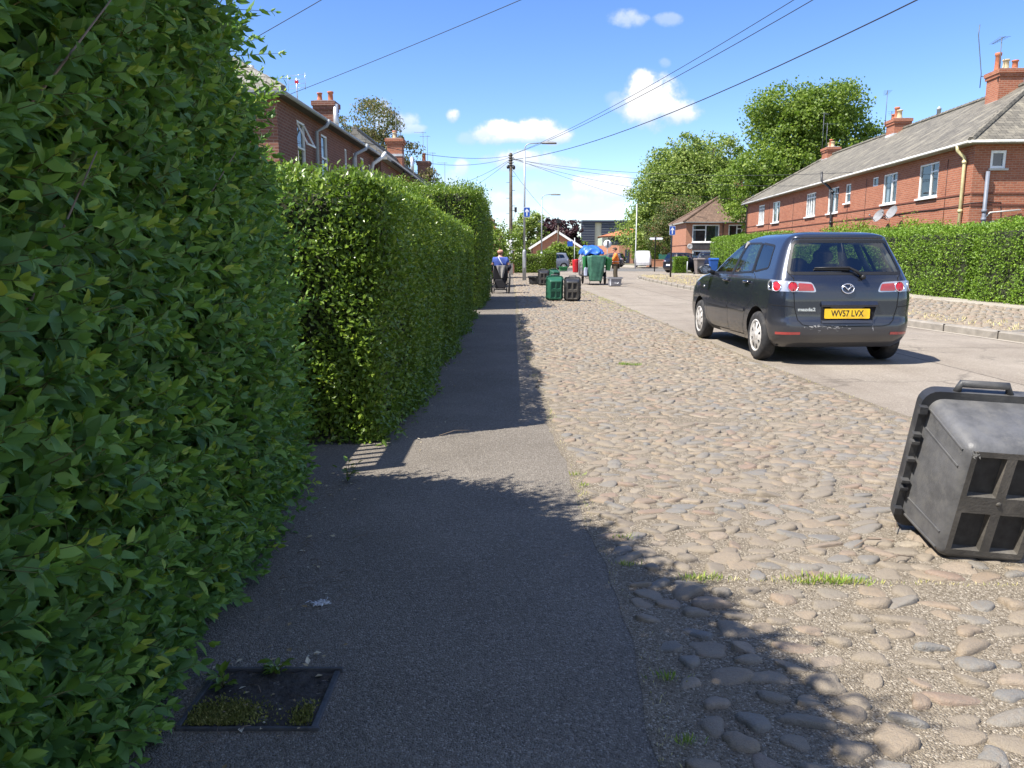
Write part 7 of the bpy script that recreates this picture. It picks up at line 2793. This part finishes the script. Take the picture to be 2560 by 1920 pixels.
# wheelchair and its user, seen from behind, going up the path
WX, WY = -.39, 26.05
wc = empty('wheelchair', (WX, WY, 0), R(1), 'black manual wheelchair on the path beside the tall hedge', 'wheelchair')
for sg in (-1, 1):
    r_ = .318
    M = Matrix.Rotation(R(90), 3, 'Y') @ Matrix.Rotation(R(-2.5 * sg), 3, 'X')
    M = Matrix.Rotation(R(3.0 * sg), 3, 'Y') @ Matrix.Rotation(R(90), 3, 'Y')
    O = Vector((sg * .295, 0, r_))
    t_ = MB()
    ring_ = [O + M @ Vector((r_ * .965 * math.cos(q), r_ * .965 * math.sin(q), 0)) for q in np.linspace(0, 2 * math.pi, 41)]
    t_.tube(ring_, .023, 8)
    wh = t_.build('wheel', 'rubber', wc, uv=False)
    t_ = MB()
    ring_ = [O + Vector((sg * .028, 0, 0)) + M @ Vector((r_ * .84 * math.cos(q), r_ * .84 * math.sin(q), 0)) for q in np.linspace(0, 2 * math.pi, 33)]
    t_.tube(ring_, .010, 6)
    t_.build('push_rim', 'iron', wh, uv=False)
    t_ = MB()
    for k in range(18):
        q = 2 * math.pi * k / 18
        t_.tube([O + M @ Vector((.025 * math.cos(q), .025 * math.sin(q), .02 * (-1) ** k)), O + M @ Vector((r_ * .95 * math.cos(q), r_ * .95 * math.sin(q), 0))], .0022, 4)
    t_.lathe([(.028, -.035), (.028, .035)], 10, O, M)
    t_.build('spoke', 'chrome', wh, uv=False)
    t_ = MB()
    t_.lathe([(.03, -.02), (.072, -.018), (.080, 0), (.072, .018), (.03, .02)], 18, (sg * .22, .46, .080), Matrix.Rotation(R(90), 3, 'Y'))
    t_.build('caster', 'rubber', wc, uv=False)
    t_ = MB()
    t_.tube([(sg * .225, -.10, .94), (sg * .225, -.05, .50), (sg * .225, -.02, .30), (sg * .225, .40, .28), (sg * .225, .46, .10)], .014, 8)
    t_.tube([(sg * .225, -.05, .50), (sg * .225, .42, .52), (sg * .20, .56, .40), (sg * .15, .66, .14)], .014, 8)
    t_.tube([(sg * .225, 0, .32), (sg * .295, 0, .318)], .014, 8)
    t_.build('frame', 'black_paint', wc, uv=False)
    t_ = MB()
    t_.tube([(sg * .225, -.10, .93), (sg * .225, -.15, .955), (sg * .225, -.24, .95)], [.015, .018, .018], 8)
    t_.build('push_handle', 'rubber', wc, uv=False)
    t_ = MB()
    t_.box((sg * .245, .17, .60), (.022, .34, .20))
    t_.build('side_guard', 'black_paint', wc, uv=False, bevel=.01)
t_ = MB()
t_.box((0, -.075, .70), (.44, .035, .46), Matrix.Rotation(R(5), 3, 'X'))
t_.build('backrest', 'black_fabric', wc, uv=False, bevel=.015)
t_ = MB()
t_.box((0, .19, .515), (.43, .44, .06))
t_.build('seat', 'black_fabric', wc, uv=False, bevel=.015)
t_ = MB()
t_.bar((-.22, .05, .30), (.22, .05, .30), .03)
t_.tube([(-.21, -.12, .13), (.21, -.12, .13)], .018, 6)
t_.tube([(-.225, -.02, .30), (-.19, -.16, .10)], .012, 6)
t_.tube([(.225, -.02, .30), (.19, -.16, .10)], .012, 6)
t_.box((0, .66, .12), (.36, .14, .02))
t_.build('cross_frame', 'black_paint', wc, uv=False)
t_ = MB()
t_.box((0, -.06, .32), (.36, .16, .30))
t_.build('under_bag', 'black_fabric', wc, uv=False, bevel=.03)

ps = empty('person', (WX, WY, 0), R(1), 'man in a blue shirt with shaved head sitting in the wheelchair, seen from behind', 'person', 'people in the street')
J, E = {}, []
J['pelvis'] = (0, .12, .62, .15)
J['waist'] = (0, .08, .80, .14)
J['chest'] = (0, .06, 1.04, .165)
J['neckb'] = (0, .08, 1.20, .075)
J['neck'] = (.0, .10, 1.265, .062)
E += [('pelvis', 'waist'), ('waist', 'chest'), ('chest', 'neckb'), ('neckb', 'neck')]
head_joints(J, E, 'neck', .0, .115, 1.375, 1.04)
for sg in (-1, 1):
    J[f'sh{sg}'] = (sg * .20, .06, 1.13, .078)
    J[f'el{sg}'] = (sg * .31, .03, .88, .052)
    J[f'wr{sg}'] = (sg * .27, .26, .74, .035)
    E += [('chest', f'sh{sg}'), (f'sh{sg}', f'el{sg}'), (f'el{sg}', f'wr{sg}')]
    hand(J, E, f'wr{sg}', (sg, 0, 0), J[f'wr{sg}'][:3], (-sg * .3, 1, -.2), (0, 0, -1))
    J[f'hip{sg}'] = (sg * .11, .16, .60, .10)
    J[f'kn{sg}'] = (sg * .13, .56, .60, .070)
    J[f'an{sg}'] = (sg * .12, .62, .20, .045)
    J[f'toe{sg}'] = (sg * .13, .78, .165, .036)
    E += [('pelvis', f'hip{sg}'), (f'hip{sg}', f'kn{sg}'), (f'kn{sg}', f'an{sg}'), (f'an{sg}', f'toe{sg}')]
skinned('body', J, E, 'skin', ps, 'pelvis')
cl = {'hem': (0, .10, .68, (.20, .17)), 'waist': (0, .07, .82, (.20, .165)), 'chest': (0, .05, 1.03, (.215, .175)), 'neckb': (0, .075, 1.19, .098)}
EE = [('hem', 'waist'), ('waist', 'chest'), ('chest', 'neckb')]
for sg in (-1, 1):
    cl[f'sh{sg}'] = (sg * .205, .055, 1.13, .098)
    cl[f'arm{sg}'] = (sg * .275, .045, .98, .084)
    EE += [('chest', f'sh{sg}'), (f'sh{sg}', f'arm{sg}')]
skinned('shirt', cl, EE, 'cloth_blue', ps, 'waist')
cl = {}
EE = []
for sg in (-1, 1):
    s2 = str(sg)
    q = MB()
    q.tube([(sg * .292, .04, .95), (sg * .312, .03, .88), (sg * .285, .18, .79)], [.066, .068, .055], 10)
    q.build('sleeve', 'cloth_navy', ps, uv=False)
tr = {'p': (0, .13, .62, (.17, .15))}
for sg in (-1, 1):
    tr[f'hip{sg}'] = (sg * .11, .18, .60, .118)
    tr[f'kn{sg}'] = (sg * .13, .56, .60, .088)
    tr[f'an{sg}'] = (sg * .12, .62, .22, .066)
    EE += [('p', f'hip{sg}'), (f'hip{sg}', f'kn{sg}'), (f'kn{sg}', f'an{sg}')]
skinned('trousers', tr, EE, 'cloth_navy', ps, 'p')
q = MB()
q.tube([(-.075, .01, 1.225), (-.05, -.075, 1.17), (.0, -.128, 1.08), (.06, -.135, .98), (.12, -.12, .88)], [.012, .018, .020, .020, .02], 6)
q.build('bag_strap', 'cloth_strap', ps, uv=False)
q = MB()
q.ball((0, .085, 1.352), (.094, .082, .062), 14, 7)
q.build('cropped_hair', 'hair_short', ps, uv=False)


def cloth_drape(name, mat, parent, fn, nu=28, nv=22):
    v, f = [], []
    for j in range(nv + 1):
        for i in range(nu + 1):
            v.append(fn(i / nu, j / nv))
    for j in range(nv):
        for i in range(nu):
            a = j * (nu + 1) + i
            f.append((a, a + 1, a + nu + 2, a + nu + 1))
    o = np_mesh(name, v, f, mat, parent, smooth=True)
    sd = o.modifiers.new('thickness', 'SOLIDIFY')
    sd.thickness = .006
    return o


jk = cloth_drape('jacket', 'cloth_grey', None, lambda u, v: ((u - .5) * (.30 - .19 * v ** 1.4) + .03 * v, -.155 - .03 * math.sin(u * 9 + 3 * v) * (.3 + v) - .02 * v, .93 - .36 * v - .06 * math.sin(u * 3.1) * v))
jk.location = (WX + .02, WY, 0)
tag(jk, 'grey jacket hanging over the back of the wheelchair', 'jacket')

# ------------------------------------------------------------------ the recycling round's hand cart
CX, CY = 3.58, 34.2
kt = empty('hand_cart', (CX, CY, 0), R(2), 'long hand cart loaded with sacks for collecting recycling, standing in the road', 'cart')
f_ = MB()
for sg in (-1, 1):
    f_.tube([(sg * .47, -.55, .40), (sg * .47, 1.25, .40)], .024, 6)
    for yy in (-.52, .1, .65, 1.2):
        f_.tube([(sg * .47, yy, .40), (sg * .47, yy, 1.25)], .018, 6)
    for zz in (.75, 1.02, 1.25):
        f_.tube([(sg * .47, -.52, zz), (sg * .47, 1.2, zz)], .015, 6)
for yy in (-.52, .35, 1.22):
    f_.tube([(-.47, yy, .40), (.47, yy, .40)], .024, 6)
f_.build('frame', 'black_paint', kt, uv=False)
f_ = MB()
for k in range(5):
    x_ = -.50 - .035 * k
    f_.tube([(x_, -.45 + .12 * k, .42), (x_, -.45 + .12 * k, 1.15), (x_ + .10, -.45 + .12 * k, 1.36), (x_ + .3, -.45 + .12 * k, 1.44)], .014, 6)
f_.tube([(-.64, -.4, 1.12), (-.50, -.45, 1.22), (-.46, 1.2, 1.26)], .016, 6)
f_.tube([(-.66, -.3, .95), (-.60, -.45, 1.05)], .02, 6)
f_.build('side_rail', 'white_steel', kt, uv=False)
f_ = MB()
f_.box((0, .35, .37), (.94, 1.75, .03))
f_.build('deck', 'timber_clad', kt, uv=False)
for (x_, y_) in ((.46, -.35), (-.40, .55), (.46, .95)):
    w_ = MB()
    M = Matrix.Rotation(R(90), 3, 'Y')
    w_.lathe([(.20, -.022), (.255, -.026), (.285, 0), (.255, .026), (.20, .022), (.20, -.022)], 26, (x_, y_, .285), M, caps=False)
    wo = w_.build('wheel', 'rubber', kt, uv=False)
    w_ = MB()
    for k in range(8):
        q = math.pi * k / 4
        w_.bar(Vector((x_, y_, .285)), Vector((x_, y_ + .21 * math.cos(q), .285 + .21 * math.sin(q))), .014)
    w_.lathe([(.035, -.04), (.035, .04)], 10, (x_, y_, .285), M)
    w_.build('spoke', 'iron', wo, uv=False)
f_ = MB()
f_.tube([(-.20, -.62, .38), (-.24, -.60, .04)], .014, 6)
f_.tube([(-.42, -.55, .38), (-.42, -.66, .30), (.42, -.66, .30), (.42, -.55, .38)], .016, 6)
f_.build('stand', 'iron', kt, uv=False)


def sack(name, label, mat, loc, w, d, h, folds=7, lean=0.0, top=1.0, bot=.72, amp=.03, seed=0.0, group='sacks on the hand cart', cat='sack'):
    nu, nv = 44, 18
    v, f = [], []
    for j in range(nv + 1):
        t_ = j / nv
        k = bot + (top - bot) * min(1, t_ * 1.25)
        sag = 1 - .10 * (1 - t_) * 2
        for i in range(nu):
            a = 2 * math.pi * i / nu
            fold = 1 + amp * math.sin(folds * a + 2.2 * t_ + seed) * (.4 + .9 * t_) + amp * .8 * math.sin((folds * 2 - 3) * a - 3 * t_ + seed * 2)
            c_, s_ = math.cos(a), math.sin(a)
            sx = math.copysign(abs(c_) ** .6, c_)
            sy = math.copysign(abs(s_) ** .6, s_)
            v.append((w / 2 * k * sx * fold + lean * t_, d / 2 * k * sy * fold, h * t_ + .02 * math.sin(3 * a + seed) * t_))
    for j in range(nv):
        for i in range(nu):
            i2 = (i + 1) % nu
            f.append((j * nu + i, j * nu + i2, (j + 1) * nu + i2, (j + 1) * nu + i))
    f.append(tuple(reversed(range(nu))))
    o = np_mesh(name, v, f, mat, smooth=True)
    o.location = loc
    o.modifiers.new('thickness', 'SOLIDIFY').thickness = .008
    return tag(o, label, cat, group)


sack('sack', 'big creased dark-green sack hanging across the back of the hand cart', 'sack_green', (CX + .03, CY - .66, .17), .78, .40, 1.08, 7, .02, 1.0, .66, .060, .5)
sack('sack', 'small bright green bag on the left flank of the hand cart', 'bag_green', (CX - .44, CY - .62, .62), .17, .22, .60, 5, -.03, 1.0, .7, .05, 1.0)
o = sack('sack', 'pointed green bag spilling over the right side of the hand cart', 'bag_green', (CX + .58, CY - .45, .62), .32, .34, .56, 5, -.08, 1.0, .5, .06, 2.0)
o.rotation_euler = (0, R(10), 0)
o = sack('crate', 'red plastic box slung low on the left side of the hand cart', 'red_plastic', (CX - .76, CY + .35, .52), .30, .5, .56, 4, .02, 1.0, .78, .02, .3, cat='box')
sack('sack', 'pale blue bag low on the left of the hand cart', 'cloth_strap', (CX - .40, CY - .66, .40), .16, .16, .34, 4, 0, 1.0, .9, .04, .6)


nu, nv = 48, 22
v, f = [], []
for j in range(nv + 1):
    th = math.pi / 2 * j / nv * 1.12 - .18
    for i in range(nu):
        a = 2 * math.pi * i / nu
        c_, s_ = math.cos(a), math.sin(a)
        fold = 1 + .07 * math.sin(5 * a + 3 * th) + .06 * math.sin(9 * a - 5 * th + 1) + .04 * math.sin(17 * a + 9 * th)
        x = .56 * math.copysign(abs(c_) ** .8, c_) * math.cos(th) * fold
        y = .72 * math.copysign(abs(s_) ** .8, s_) * math.cos(th) * fold
        z = 1.36 + .36 * math.sin(th) * (1 - .25 * x / .56) + .035 * math.sin(9 * x + 5 * y) + .03 * math.sin(17 * y - 12 * x)
        v.append((x, y, z))
for j in range(nv):
    for i in range(nu):
        f.append((j * nu + i, j * nu + (i + 1) % nu, (j + 1) * nu + (i + 1) % nu, (j + 1) * nu + i))
f.append(tuple(nv * nu + i for i in range(nu)))
tb = np_mesh('blue_sheet', v, f, 'tarp_blue', smooth=True)
tb.modifiers.new('thickness', 'SOLIDIFY').thickness = .006
tb.location = (CX - .08, CY + .1, .13)
tb.scale = (.92, .92, .90)
tag(tb, 'crumpled blue plastic sheet heaped on top of the hand cart', 'sheet')
fill = empty('cardboard_load', (CX, CY, 0), 0, 'dark load of packed boxes under the blue sheet on the hand cart', 'load')
p = MB()
p.box((0, .35, .82), (.82, 1.5, .88))
p.box((-.05, .25, 1.35), (.6, .9, .2))
p.build('load', 'cloth_navy', fill, uv=False, bevel=.05)
